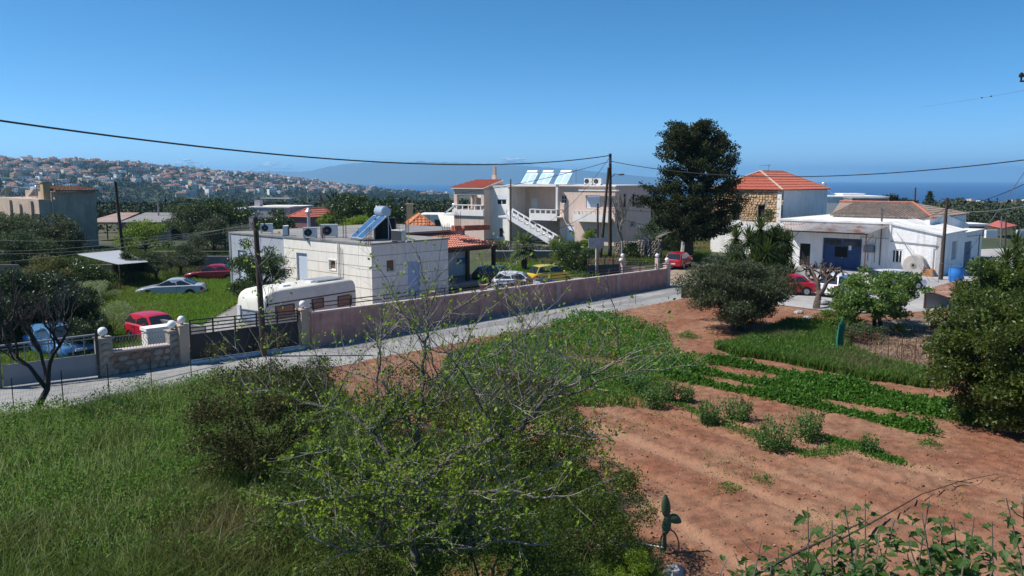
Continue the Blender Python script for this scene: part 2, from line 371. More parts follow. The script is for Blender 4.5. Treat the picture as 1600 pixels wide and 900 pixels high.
n_ = mSoil.node_tree.nodes; L_ = mSoil.node_tree.links; at_ = n_.new('ShaderNodeAttribute'); at_.attribute_name = 'tint'; mx_ = n_.new('ShaderNodeMix'); mx_.data_type = 'RGBA'; b_ = n_['Principled BSDF']; L_.new(at_.outputs['Fac'], mx_.inputs[0]); L_.new(b_.inputs['Base Color'].links[0].from_socket, mx_.inputs[6]); mx_.inputs[7].default_value = (.36,.205,.125,1); L_.new(mx_.outputs[2], b_.inputs['Base Color'])
obj('soil', npmesh('soil', V, F, mSoil, cols=[max(0, min(.62, (.34-lane_d(v[0], v[1]))*4))*(.65+.35*math.sin(v[0]*1.3+v[1]*.9)) for v in V], smooth=True), kind='structure', label='ploughed red soil of the vegetable plot')
# clods and pebbles
CV = np.array([(1,0,0),(-1,0,0),(0,1,0),(0,-1,0),(0,0,1),(0,0,-1)], float); CF = np.array([(0,2,4),(2,1,4),(1,3,4),(3,0,4),(2,0,5),(1,2,5),(3,1,5),(0,3,5)])
def scatter_clods(name, n, poly, s0, s1, mat, label, bias=1.0):
    bx = [p[0] for p in poly]; by = [p[1] for p in poly]; Vs = []; Fs = []; c = 0
    while c < n:
        x = random.uniform(min(bx), max(bx)); y = random.uniform(min(by), max(by))
        if random.random() > (14/max(14, y))**bias or not inpoly(x, y, poly): continue
        s_ = random.uniform(s0, s1)*random.choice((1, 1, 1, 1.8)); a = random.random()*6.3
        v = CV*(1+.35*(rng.random((6, 1))-.5))*np.array([s_, s_*.8, s_*.55]); ca, sa = math.cos(a), math.sin(a)
        v = np.stack([v[:,0]*ca-v[:,1]*sa, v[:,0]*sa+v[:,1]*ca, v[:,2]], 1)+np.array([x, y, soil_z(x, y)+s_*.2])
        Fs.append(CF+6*c); Vs.append(v); c += 1
    obj(name, npmesh(name, np.concatenate(Vs), np.concatenate(Fs), mat), label=label, kind='stuff', cat='soil')
scatter_clods('soil_clods', 16000, FIELD, .010, .034, M('clod', (.20,.088,.05), .97, .3, 4, col2=(.34,.18,.11), sc2=1.5), 'loose red clods and crumbs of earth over the plot')
scatter_clods('pebbles', 900, FIELD, .008, .022, M('pebble', (.5,.42,.36), .9, .2, 4), 'pale pebbles strewn over the red plot')
# ---------------- building helpers ----------------
def TF(y0=0.0):  return lambda s, z, d: (s, y0+d, z)          # front plane, d goes inwards
def TR(x0=0.0):  return lambda s, z, d: (x0-d, s, z)          # right-hand plane, s runs along local y
def window(par, tr, r, mat=None, fmat=None, depth=.10, bars=0, fw=.06, name='window', proud=0.0, label=None, rails=0):
    a0, a1, z0, z1 = r; fmat = fmat or mWhite; m = MB()
    for (p, q, u, v) in ((a0, a0+fw, z0, z1), (a1-fw, a1, z0, z1), (a0+fw, a1-fw, z0, z0+fw), (a0+fw, a1-fw, z1-fw, z1)): m.tbox(tr, p, q, u, v, depth-.02-proud, depth+.05)
    for i in range(bars):
        c = a0+(a1-a0)*(i+1)/(bars+1); m.tbox(tr, c-fw*.4, c+fw*.4, z0+fw, z1-fw, depth-.015-proud, depth+.045)
    for i in range(rails):
        c = z0+(z1-z0)*(i+1)/(rails+1); m.tbox(tr, a0+fw, a1-fw, c-fw*.35, c+fw*.35, depth-.012-proud, depth+.04)
    o = m.build(name, fmat, par, label)
    p = MB(); p.tbox(tr, a0+fw*.8, a1-fw*.8, z0+fw*.8, z1-fw*.8, depth+.01-proud, depth+.03-proud); p.build('pane', mat or mGlass, o)
    return o
def shutter(par, tr, r, mat=None, depth=.08, name='roller_shutter', slat=.12):
    a0, a1, z0, z1 = r; m = MB(); z = z0
    while z < z1-.02:
        zz = min(z1, z+slat-.012); m.tbox(tr, a0, a1, z, zz, depth, depth+.04); z += slat
    m.tbox(tr, a0, a1, z0, z1, depth+.02, depth+.055)
    return m.build(name, mat or mShutW, par)
def rect(F, px0, py0, px1, py1, yl=0.0, side=False):
    h = F.hitx if side else F.hit
    a, z1 = h(px0, py0, yl); b, z0 = h(px1, py1, yl); return (min(a, b), max(a, b), min(z0, z1), max(z0, z1))
def tiles(m, P0, e, s, n, W, tmin, tmax, tw=.24, row=.38, amp=.07, seg=4):
    """rows of barrel tiles on a roof plane: P0 eave start, e along eave, s upslope"""
    P0, e, s, n = Vector(P0), Vector(e).normalized(), Vector(s).normalized(), Vector(n).normalized(); nc = max(1, int(W/tw)); tw = W/nc
    for c in range(nc):
        u0 = c*tw; t0 = tmin(u0+tw/2); t1 = tmax(u0+tw/2); t = t0
        while t < t1-.03:
            te = min(t1, t+row*1.12); j = random.uniform(-.008, .012); b = len(m.V)
            for (tt, lift) in ((t, .075+j), (te, 0.0)):
                for k in range(seg+1):
                    f = k/seg; q = P0+e*(u0+tw*f)+s*tt+n*(lift+amp*math.sin(math.pi*min(1, f*1.33)) if f < .75 else lift-.02*math.sin(math.pi*(f-.75)*4)); m.V.append(tuple(q))
            for k in range(seg): m.f(b+k, b+k+1, b+seg+2+k, b+seg+1+k)
            q0 = P0+e*u0+s*t; q1 = P0+e*(u0+tw)+s*t; nb = len(m.V); m.V += [tuple(q0), tuple(q1)]; m.f(nb, nb+1, *[b+k for k in range(seg, -1, -1)])
            t += row
def hip_roof(par, x0, x1, y0, y1, ze, zr, mat, ridge=None, tw=.25, row=.4, over=.25, name='roof_tiles', sides='FRBL', along='y', capmat=None, slab=None):
    """hip roof over a rectangle, ridge along 'y' or 'x'"""
    x0 -= over; x1 += over; y0 -= over; y1 += over; W = x1-x0; D = y1-y0
    if along == 'y': i = (ridge if ridge is not None else W/2); cx = (x0+x1)/2; R0 = Vector((cx, y0+i, zr)); R1 = Vector((cx, y1-i, zr))
    else: i = (ridge if ridge is not None else D/2); cy = (y0+y1)/2; R0 = Vector((x0+i, cy, zr)); R1 = Vector((x1-i, cy, zr))
    c = [Vector((x0,y0,ze)), Vector((x1,y0,ze)), Vector((x1,y1,ze)), Vector((x0,y1,ze))]
    u = MB()
    if along == 'y': pl = {'F': (c[0],c[1],R0,R0), 'R': (c[1],c[2],R1,R0), 'B': (c[2],c[3],R1,R1), 'L': (c[3],c[0],R0,R1)}
    else: pl = {'F': (c[0],c[1],R1,R0), 'R': (c[1],c[2],R1,R1), 'B': (c[2],c[3],R0,R1), 'L': (c[3],c[0],R0,R0)}
    u.poly(c[::-1])
    for k in 'FRBL': u.poly(pl[k])
    base = u.build('roof', slab or mat, par)
    m = MB()
    for k in sides:
        a, b, t1, t0 = pl[k]; e = (b-a); Wd = e.length; e = e.normalized(); mid = (t0+t1)/2; s = mid-a; s = s-e*s.dot(e); H = s.length; s = s.normalized(); n = e.cross(s)
        ta = (t0-a).dot(e); tb = (t1-a).dot(e)
        def tm(x, H=H, ta=ta, tb=tb, Wd=Wd): return H*min(1, x/max(ta, .01), (Wd-x)/max(Wd-tb, .01))
        tiles(m, a+n*.015, e, s, n, Wd, lambda x: 0, tm, tw, row)
    m.build(name, mat, base, kind='stuff')
    cp = MB()
    for k, (p, q) in enumerate(((c[0],R0),(c[1],R0 if along=='y' else R1),(c[2],R1),(c[3],R1 if along=='y' else R0),(R0,R1))):
        if (q-p).length > .1: cp.tube([p+Vector((0,0,.05)), q+Vector((0,0,.06))], .12, 6)
    cp.build('ridge_cap', capmat or mat, base)
    return base
mAlu = M('aluminium', (.55,.57,.60), .35, .03, metal=.6)
mPanel = M('solar_glass', (.05,.12,.24), .10, .05, spec=.9)
mPanelP = M('solar_glass_pale', (.40,.55,.62), .2, .05, spec=.9)
def ac_unit(name, label, loc, rz, dark=False, group='air conditioning units on the flat roof'):
    r = root(name, label, 'air conditioner', loc, rz, group); m = MB(); m.box(-.42,.42,-.16,.16,.06,.66); m.build('casing', mAC, r)
    g = MB(); g.cyl((-.12,-.175,.36), (-.12,-.155,.36), .23, 18); gr = g.build('fan_grille', mDark, r)
    h = MB(); h.cyl((-.12,-.19,.36), (-.12,-.17,.36), .05, 8)
    for k in range(3): h.tube([(-.12+.08*(k+1)*math.cos(t*math.pi/8), -.182, .36+.07*(k+1)*math.sin(t*math.pi/8)) for t in range(17)], .006, 4)
    h.build('guard_ring', mMetalG, gr)
    f = MB(); f.box(-.38,-.32,-.2,.2,0,.06); f.box(.32,.38,-.2,.2,0,.06); f.build('foot', mMetalG, r)
    if dark: s = MB(); s.box(-.40,.40,-.19,-.17,.10,.62); s.build('side_coil', M('coil_dark', (.04,.045,.05), .6, .1), r)
    return r
def solar_heater(label, loc, rz, npan=2, w=.95, L=2.0, tilt=42, tank=True, pm=None, tr_=.27, group=None, tm=None, th=0.0):
    r = root('solar_water_heater', label, 'solar heater', loc, rz, group); ct, st = math.cos(R(tilt)), math.sin(R(tilt)); W = npan*w
    for i in range(npan):
        x0 = -W/2+i*w+.015; x1 = x0+w-.03; m = MB()
        m.hexa([(x0,0,.12),(x1,0,.12),(x1,L*ct,.12+L*st),(x0,L*ct,.12+L*st),(x0,-.06*st,.12+.08*ct),(x1,-.06*st,.12+.08*ct),(x1,L*ct-.06*st,.12+L*st+.08*ct),(x0,L*ct-.06*st,.12+L*st+.08*ct)])
        p = m.build('collector_panel', mAlu, r); g = MB(); q = .06; a0, a1 = q/L, 1-q/L
        pt = lambda x, f, o: (x, L*ct*f-.06*st-o*st, .12+L*st*f+.08*ct+o*ct)
        g.hexa([pt(x0+q,a0,0),pt(x1-q,a0,0),pt(x1-q,a1,0),pt(x0+q,a1,0),pt(x0+q,a0,.006),pt(x1-q,a0,.006),pt(x1-q,a1,.006),pt(x0+q,a1,.006)]); g.build('glass', pm or mPanel, p)
    f = MB()
    for x in (-W/2+.05, W/2-.05): f.tube([(x,L*ct+.1,0),(x,L*ct+.1,.1+L*st)], .025, 4); f.tube([(x,0,.05),(x,L*ct+.1,.05)], .025, 4); f.tube([(x,L*ct+.5,0),(x,L*ct+.1,.1+L*st)], .02, 4)
    f.build('stand', mAlu, r)
    if tank:
        t = MB(); zc = .12+L*st+tr_*.9; yc = L*ct+.15; hl = W*.42 if not th else th
        t.tube([(-hl-.05,yc,zc),(-hl,yc,zc),(hl,yc,zc),(hl+.05,yc,zc)], [tr_*.8,tr_,tr_,tr_*.8], 18); t.build('tank', tm or M('tank_metal', (.55,.60,.66), .3, .04, metal=.55), r, smooth=35)
    return r
def rebar(label, loc, n, h=.9, sp=.14, group='clusters of starter bars on the unfinished roof'):
    r = root('rebar_cluster', label, 'rebar', loc, random.uniform(0, 90), group)
    cols = max(2, n//2)
    for i in range(n):
        m = MB(); x, y = (i % cols)*sp, (i//cols)*sp*1.3; m.tube([(x,y,-.05),(x+random.uniform(-.03,.03),y+random.uniform(-.03,.03),h*random.uniform(.85,1.1))], .014, 5); m.build('steel_bar', mIron, r)
    return r
# ======== cream bungalow behind the pink wall ========
C0 = G(580,383,4.0); C0.z = 0; F = FA = Frame(C0, 48.0)
H = 4.0
A = root('flat_roofed_house', 'cream flat roofed bungalow with blue grey wing and tiled porch behind the caravan', 'house', C0, 48.0)
U1 = F.hit(700,374)[0]; 
# left facade runs along +y at x=0 (faces -x): tr with d inwards = +x
TL = lambda s, z, d: (d, s, z)
def rectL(px0, py0, px1, py1): 
    a, z1 = F.hitx(px0, py0, 0); b, z0 = F.hitx(px1, py1, 0); return (min(a,b), max(a,b), min(z0,z1), max(z0,z1))
VL = F.hitx(356,365)[0]; VS = F.hitx(443,374)[0]
shA = rectL(463,399,481,436); shA = (shA[0], shA[1], 1.15, 3.05); wA = rectL(514,406,525,422); s1 = rectL(369,388,384,410); s2 = rectL(413,392,429,404)
s1 = (s1[0], s1[1], .6, 2.75); s2 = (s2[0], s2[1], 1.6, 2.75)
m = MB(); m.wall(TL, 0, VS, 0, H, [shA, wA], .25)
wFa = rect(F,604,406,618,424); dFa = rect(F,637,408,657,470); dFa = (dFa[0], dFa[1], .5, 2.75)
m.wall(TF(), .25, U1, 0, H, [wFa, dFa], .25)
m.box(0.3, U1, .3, VS, 3.7, 3.8)
m.wall(lambda s, z, d: (U1-d, s, z), 0.25, 6.0, 0, H, [], .25)
m.build('cream_wall', mCream, A)
# horizontal grooves as thin surface strips, the groove's shade put into their colour
g = MB()
for zz in (.55, 1.25, 1.95, 2.62, 3.3):
    segs = [(0, VS)]
    for h in (shA, wA):
        ns = []
        for (a, b) in segs:
            if h[2]-.03 < zz < h[3]+.03 and h[1] > a and h[0] < b: ns += [(a, h[0]-.01), (h[1]+.01, b)]
            else: ns.append((a, b))
        segs = ns
    for a, b in segs: g.tbox(TL, a, b, zz-.018, zz+.018, -.004, .02)
    segs = [(0, U1)]
    for h in (wFa, dFa):
        ns = []
        for (a, b) in segs:
            if h[2]-.03 < zz < h[3]+.03 and h[1] > a and h[0] < b: ns += [(a, h[0]-.01), (h[1]+.01, b)]
            else: ns.append((a, b))
        segs = ns
    for a, b in segs: g.tbox(TF(), a, b, zz-.018, zz+.018, -.004, .02)
g.build('groove_shade_strip', M('groove_shade', (.33,.30,.28), .9, .05), A)
m = MB(); m.wall(lambda s, z, d: (.12+d, s, z), VS, VL, 0, H-.05, [s1, s2], .25); m.wall(lambda s, z, d: (s, VL-d, z), .2, 7.5, 0, H-.05, [], .25); m.build('blue_grey_wall', mBlueGrey, A)
m = MB(); m.box(-.06, U1+.06, -.06, VS, H, H+.10); m.box(.06, 9.5, VS, VL+.05, H-.05, H+.06); m.box(U1+.06, 15.0, 6.0, 17.0, H-.02, H+.12); m.build('roof_slab', mConcRoof, A)
m = MB(); m.wall(TF(6.6), U1, 14.6, 0, H-.02, [(U1+1.2, U1+2.6, 0, 2.3), (U1+4.1, U1+5.0, .9, 2.4), (U1+5.6, U1+6.3, .9, 2.4)], .25); m.wall(TR(14.6), 6.6, 16.5, 0, H-.02, [], .25); m.build('porch_wall', mWhiteR, A)
m = MB(); m.tbox(TF(6.6), U1+1.2, U1+2.6, 0, 2.3, .1, .15); m.build('porch_door', mDark, A)
window(A, TF(6.6), (U1+4.1, U1+5.0, .9, 2.4), mGlassB, depth=.05, bars=1); window(A, TF(6.6), (U1+5.6, U1+6.3, .9, 2.4), mGlassB, depth=.05)
m = MB(); m.tbox(TF(6.6), U1+7.2, U1+8.3, 1.3, 1.75, -.04, -.005); m.build('blue_plaque', M('sign_blue', (.06,.20,.50), .5, .04), A)
shutter(A, TL, shA, mGlassB, .12); window(A, TL, wA, M('brown_board', (.16,.10,.06), .7, .1), mCream, depth=.12)
fr = MB(); f_ = .07; a0,a1,z0,z1 = wA
for q in ((a0-f_,a1+f_,z1,z1+f_),(a0-f_,a1+f_,z0-f_,z0),(a0-f_,a0,z0,z1),(a1,a1+f_,z0,z1)): fr.tbox(TL, *q, -.03, 0.005)
a0,a1,z0,z1 = shA
fr.tbox(TL, a0-.1, a1+.1, z0-.1, z0, -.06, .1)
fr.build('window_surround', mWhiteR, A)
shutter(A, lambda s, z, d: (.12+d, s, z), s1, mGlassB, .1); shutter(A, lambda s, z, d: (.12+d, s, z), s2, mGlassB, .1)
window(A, TF(), wFa, M('brown_board', (.16,.1,.06)), mCream, depth=.12); shutter(A, TF(), dFa, M('pale_blue_door', (.42,.50,.66), .5, .05), .1, name='door')
yb = F.hitx(529,378,0)[0]
for q, r_ in (([(-.07, yb, H-.02), (-.07, yb, .1)], .045), ([(-.07, yb-.35, H-.3), (-.07, yb-.35, 1.2)], .03), ([(.05, VL-.1, H-.1), (.05, VL-.1, .1)], .05)): m = MB(); m.tube(q, r_, 6); m.build('drainpipe', mCream, A)
# tiled porch roof
E0 = Vector((U1-.2, 3.6, 2.95)); E1 = Vector((U1+8.9, 3.6, 2.95)); T0 = Vector((U1-.2, 6.55, 3.85)); T1 = Vector((U1+6.2, 6.55, 3.85))
m = MB(); m.poly([E0,E1,T1,T0]); m.poly([E1, Vector((U1+8.9,6.55,2.95)), T1]); m.poly([q-Vector((0,0,.12)) for q in (E0,T0,T1,E1)]); pr = m.build('porch_roof', mTileP, A)
m = MB(); e = Vector((1,0,0)); s = (Vector((0, 2.95, .9))).normalized(); n = e.cross(s); L_ = math.hypot(2.95,.9); Wd = 9.1
tiles(m, E0+n*.01, e, s, n, Wd, lambda x: 0, lambda x: L_*min(1, (Wd-x)/2.7), .26, .36, .075)
m.build('porch_tiles', mTileP, pr, kind='stuff')
m = MB(); m.box(U1-.1, U1+8.8, 3.7, 3.85, 2.62, 2.82); m.box(U1+8.6, U1+8.75, 3.85, 6.5, 2.62, 2.8); m.build('porch_beam', M('dark_timber', (.05,.035,.025), .8, .2), A)
for i, x in enumerate((U1+.6, U1+5.6, U1+8.5)):
    m = MB(); m.box(x-.13, x+.13, 3.68, 3.92, 0, 2.62); m.build('porch_post', M('dark_timber', (.05,.035,.025)), A)
m = MB(); m.box(-.02, 15, -.02, 17.2, -.05, .35) if False else m.box(U1, U1+9.2, 3.0, 6.6, .0, .35); m.build('porch_floor', mConc, A)
# rooftop equipment
def roofpt(px, py, z=4.1): return G(px, py, z)
for lab, (px, py), rz, dk in (
    ('white air conditioning unit on the far corner of the blue grey wing', (417,364), 15, False),
    ('air conditioning unit turned side on, between two white ones above the groove walled house', (447,368), 100, True),
    ('white air conditioning unit standing just under the metal flue', (485,372), 10, False),
    ('largest white air conditioning unit, right of the metal flue', (515,371), 12, False),
    ('dark faced air conditioning unit with a white hose at the right roof edge', (623,378), -40, True)):
    p = roofpt(px, py); o = ac_unit('air_conditioner', lab, p, rz, dk)
    sc = {515: 1.35, 623: 1.15, 485: 1.1}.get(px, 1.05); o.scale = (sc, sc, sc)
m = MB(); p = roofpt(640,381); q0 = roofpt(628,378); m.tube([q0+Vector((0,0,.45)), q0+Vector((.15,-.1,.5)), q0+Vector((.4,-.1,.1)), (q0+p)/2+Vector((0,0,.05)), p+Vector((0,0,.3)), p+Vector((.15,.1,.3)), p+Vector((.2,.1,0))], .035, 6)
tag(m.build('hose', mWhite), 'white hose curling over the roof beside the dark faced air conditioner', 'hose')
p = roofpt(483,364); fl = root('chimney_flue', 'galvanised metal flue with a conical cowl on the bungalow roof', 'chimney', p)
m = MB(); m.tube([(0,0,0),(0,0,1.45)], .12, 12); m.build('flue_pipe', M('galvanised', (.42,.42,.43), .45, .08, metal=.5), fl, smooth=True)
m = MB(); m.tube([(0,0,1.5),(0,0,1.58),(0,0,1.85)], [.28,.28,.03], 12); m.tube([(.08,0,1.4),(.1,0,1.55)], .012, 4); m.tube([(-.08,0,1.4),(-.1,0,1.55)], .012, 4); m.build('cowl', M('galvanised', (.42,.42,.43)), fl)
p = roofpt(557,376); sh = solar_heater('two panel solar heater with round drum on the bungalow roof', p, -52, 2, .9, 2.25, 38, True, mPanel, .36, th=.5)
p = roofpt(600,373); m = MB()
m.prism([(-.75,-.5),(-.35,-.8),(.5,-.75),(.8,-.2),(.6,.55),(-.5,.6)], 0, 1.35); m.prism([(-.8,-.55),(.5,-.8),(.85,-.2),(.65,.6),(-.5,.65)], 1.35, 1.45)
o = tag(m.build('tank_cover', M('black_sheeting', (.015,.017,.02), .7, .1)), 'black wrapped water tank behind the tilted solar heater', 'water tank'); o.location = p; o.rotation_euler.z = .5; o.scale = (1.0, 1.0, .95)
for k, ((px, py), n, lab) in enumerate((((505,376), 4, 'thin starter bars at the cream roof edge below the largest air conditioner'), ((575,382), 6, 'starter bars at the near corner of the cream roof'),
    ((620,366), 6, 'starter bars just right of the black tank cover'), ((637,364), 6, 'starter bars right of centre on the unfinished slab'), ((692,373), 8, 'dense starter bars beside the porch tiles'),
    ((712,356), 8, 'starter bars near the far slab edge below the gabled tower'), ((668,352), 4, 'starter bars in front of the orange tiles'), ((540,372), 4, 'starter bars just left of the tilted solar heater'))):
    rebar(lab, roofpt(px, py, 4.12), n, .95 if k != 5 else 1.2)
bk = root('brick_stack', 'loose red bricks lying at the far edge of the unfinished slab', 'bricks', roofpt(738,360), 30)
for i in range(16):
    m = MB() if i == 0 else m
    if i == 0: m.box(-.3,.3,-.12,.12,0,.2); me = m.mesh('brick', M('hollow_brick', (.42,.13,.08), .9, .2, 5))
    o = obj('brick', me, bk); o.location = ((i % 5)*.62-1.2+random.uniform(-.1,.1), (i//5 % 2)*.4, .2*(i//10)); o.rotation_euler.z = random.uniform(-.4,.4)
# ======== apartment block with staircase ========
C1 = G(960,384.5); F = Frame(C1, -35.0)
B = root('apartment_block', 'two storey pink and white block with an outside staircase and gabled balcony tower', 'apartment block', C1, -35.0)
def fr_(px0, py0, px1, py1, yl=0.0): return rect(F, px0, py0, px1, py1, yl)
xD = F.hit(875,300)[0]; xB = F.hit(800,300)[0]; xT = F.hit(757,300)[0]; xL = F.hit(709,300, -1.5)[0]
HB = F.hit(900,291)[1]
sw = fr_(916,305,937,325); w1 = fr_(877,305,885,318); dr = fr_(885,354,897,383); dr = (dr[0], dr[1], 0.05, 2.3); w2 = fr_(917,357,933,366)
m = MB(); m.wall(TF(), xD, 0, 0, HB, [sw, w1, dr, w2], .3)
sidew = [(2.2,2.9,HB-2.6,HB-.9), (4.6,5.3,HB-2.6,HB-.9)]
m.wall(TR(), .3, 10, 0, HB, sidew, .3)
m.build('pink_wall', mPinkR, B)
for q in sidew: window(B, TR(), q, mDark, mPinkR, depth=.1)
# recessed porch section between xB and xD
m = MB(); m.wall(TF(3.2), xB, xD, 0, HB, [(xB+.9, xB+1.9, 3.4, 5.5), (xD-1.2, xD-.5, 4.1, 5.2)], .3); m.wall(lambda s, z, d: (xD+d, s, z), 0.3, 3.2, 0, HB, [], .3); m.build('recess_wall', mPinkR, B)
m = MB(); m.tbox(TF(3.2), xB+.9, xB+1.9, 3.4, 5.5, .05, .12); m.build('upper_door', mWhite, B); window(B, TF(3.2), (xD-1.2, xD-.5, 4.1, 5.2), depth=.08)
m = MB(); m.wall(lambda s, z, d: (xB-d, s, z), -.6, 3.2, 0, HB-.1, [], .3)
wW = fr_(776,305,791,320); wl = fr_(779,356,786,371); wl2 = fr_(793,356,798,384); wl2 = (wl2[0], wl2[1], .05, 2.2)
m.wall(TF(), xT, xB-.3, 0, HB-.1, [wW, wl, wl2], .3); m.build('white_wall', mWhiteR, B)
a0,a1,z0,z1 = wW; window(B, TF(), (a0,a1,z0,(z0+z1)/2+.1), depth=.1, bars=1, fw=.08); shutter(B, TF(), (a0-.1,a1+.1,(z0+z1)/2+.1,z1+.1), depth=-.02)
window(B, TF(), wl, depth=.1); m = MB(); m.tbox(TF(), *wl2, .08, .14); m.build('side_door', mWhite, B)
shutter(B, TF(), (sw[0], sw[1], sw[2]-.5, sw[3]-.15), depth=.06); window(B, TF(), w1, depth=.08, bars=1, rails=1); window(B, TF(), w2, depth=.08, bars=1)
m = MB(); m.tbox(TF(), *dr, .06, .12); d_ = m.build('front_door', mShutW, B)
g = MB(); ax = (dr[0]+dr[1])/2; g.prism([(ax-.2,1.5),(ax+.2,1.5),(ax+.17,1.65),(ax,1.73),(ax-.17,1.65)], .03, .065, 'y'); g.build('door_light', mGlass, d_)
# roof slabs
m = MB(); m.box(xD-.05, .25, -.35, 10.2, HB, HB+.14); m.box(xB-.3, xD-.05, -.9, 10.2, HB-.05, HB+.2); m.box(xT, xB-.3, -.05, 10.2, HB-.1, HB+.02); m.box(-4.6, .9, -.9, -.35, HB-.55, HB-.4); m.build('roof_slab', mWhiteR, B)
# balconies
def balcony(x0, x1, zf, dep, nb, mat, hb=.95):
    m = MB(); m.box(x0, x1, -dep, .02, zf-.18, zf+.0); m.box(x0-.003, x1+.003, -dep-.06, -dep+.06, zf-.45, zf+.42); o = m.build('balcony', mat, B)
    r_ = MB(); r_.box(x0, x1, -dep-.08, -dep+.08, zf+hb-.1, zf+hb); r_.box(x0-.04, x0+.1, -dep+.08, 0, zf+hb-.1, zf+hb); r_.box(x1-.1, x1+.04, -dep+.08, 0, zf+hb-.1, zf+hb); r_.build('handrail', mat, o)
    for i in range(nb+1):
        p = MB(); x = x0+.08+(x1-x0-.16)*i/nb; p.box(x-.09, x+.09, -dep-.06, -dep+.06, zf+.42, zf+hb-.1); p.build('baluster', mat, o)
    return o
bR = fr_(896,325,951,341, -1.0); zf = 3.35
bal1 = balcony(bR[0], bR[1], zf, 1.1, 8, mWhiteR)
c2 = fr_(828,324,871,341,-1.2); m = MB()
balcony(c2[0], c2[1], zf, 1.3, 5, mWhiteR)
m = MB(); m.box(c2[0], xD, -.02, 3.2, zf-.2, zf-.01); m.build('porch_floor', mWhiteR, B)
m = MB(); m.box(c2[1]-.5, c2[1]-.22, -.85, -.55, zf+.95, HB-.05); m.build('porch_column', mWhiteR, B)
# outside staircase in front: runs up to the left along the facade
t_, zt_ = F.hit(790,335,-2.6); b_, zb_ = F.hit(864,386,-2.6)
st = MB(); ns = 17; sx0, sx1 = b_, t_
for i in range(ns):
    xa = sx0+(sx1-sx0)*i/ns; xb = sx0+(sx1-sx0)*(i+1)/ns; st.box(min(xa,xb), max(xa,xb), -2.4, -1.1, max(0, zf*(i+1)/ns-.45), zf*(i+1)/ns)
sto = st.build('staircase', mWhiteR, B)
ld = MB(); ld.box(sx1-1.3, sx1, -2.4, -.02, zf-.2, zf); ld.build('landing', mWhiteR, sto)
def stair_par(y):
    m = MB()
    for (lo, hi) in ((-.25,.32), (.78,.95)):
        m.hexa([(sx0,y-.07,lo),(sx0,y+.07,lo),(sx1,y+.07,zf+lo),(sx1,y-.07,zf+lo),(sx0,y-.07,hi),(sx0,y+.07,hi),(sx1,y+.07,zf+hi),(sx1,y-.07,zf+hi)])
    p = m.build('stair_parapet', mWhite, sto)
    for i in range(9):
        f = i/8; x = sx0+(sx1-sx0)*f; z = zf*f; q = MB(); q.box(x-.1, x+.1, y-.06, y+.06, z+.3, z+.8); q.build('baluster', mWhite, sto)
stair_par(-2.45); stair_par(-1.05)
# gabled tower with balcony (front at y=-1.5)
ty = -1.5; op = fr_(714,304,752,333, ty); xt0, xt1 = xL, F.hit(756,300,ty)[0]; eR = F.hit(750,295,ty)[1]
m = MB(); m.wall(TF(ty), xt0, xt1, 0, eR, [(op[0], op[1], 4.0, op[3])], .3); m.wall(TR(xt1), ty+.3, 6.5, 0, eR, [], .3); m.wall(lambda s, z, d: (xt0+d, s, z), ty+.3, 6.5, 0, eR, [(ty+.8, 2.2, 4.0, 5.8)], .3); m.build('tower_wall', mPinkR, B)
m = MB(); m.wall(TF(2.5), xt0+.3, xt1-.3, 3.3, eR, [(xt0+.7, xt0+1.6, 3.35, 5.5)], .2); m.box(xt0+.3, xt1-.3, ty+.3, 2.5, 3.2, 3.3); m.build('loggia_wall', mWhiteR, B)
m = MB(); m.box(xt0-.12, xt1+.05, ty-.22, ty-.01, 3.2, 4.0); bb = m.build('balcony', mWhiteR, B)
for i in range(5):
    q = MB(); x = op[0]+(op[1]-op[0])*i/4; q.box(x-.08, x+.08, ty-.16, ty-.04, 4.0, 4.55); q.build('baluster', mWhiteR, bb)
q = MB(); q.box(xt0-.1, xt1, ty-.2, ty-.02, 4.55, 4.68); q.build('handrail', mWhiteR, bb)
# mono-pitch tiled roof rising to the back
ez = eR; rz_ = eR+1.05; yb_ = 2.6
m = MB(); x0_, x1_ = xt0-.25, xt1+.25; m.hexa([(x0_,ty-.35,ez-.02),(x1_,ty-.35,ez-.02),(x1_,yb_,rz_-.02),(x0_+1.2,yb_,rz_-.02),(x0_,ty-.35,ez+.12),(x1_,ty-.35,ez+.12),(x1_,yb_,rz_+.12),(x0_+1.2,yb_,rz_+.12)]); m.poly([(xt1-.01,ty,ez-.02),(xt1-.01,yb_,ez-.02),(xt1-.01,yb_,rz_)]); m.box(xt0+1.2, xt1, yb_, yb_+.3, ez, rz_-.02); rf = m.build('tower_roof', mPinkR, B)
m = MB(); e = Vector((1,0,0)); s = Vector((0, yb_-ty+.35, rz_-ez)); L_ = s.length; s.normalize(); n = e.cross(s); tiles(m, Vector((x0_, ty-.35, ez+.13)), e, s, n, x1_-x0_-.15, lambda x: 0, lambda x: L_*min(1, (x+.2)/1.3), .25, .36, .07); m.build('roof_tiles', mTile, rf, kind='stuff')
cx, cz = F.hit(772,282,yb_+.4); m = MB(); m.box(cx-.3, cx+.3, yb_+.3, yb_+.8, ez-.4, cz+.75); ch = m.build('chimney', mPinkR, B)
m = MB(); m.box(cx-.2, cx+.2, yb_+.38, yb_+.72, cz+.75, cz+1.9); m.build('chimney_pot', mGreyWall, ch)
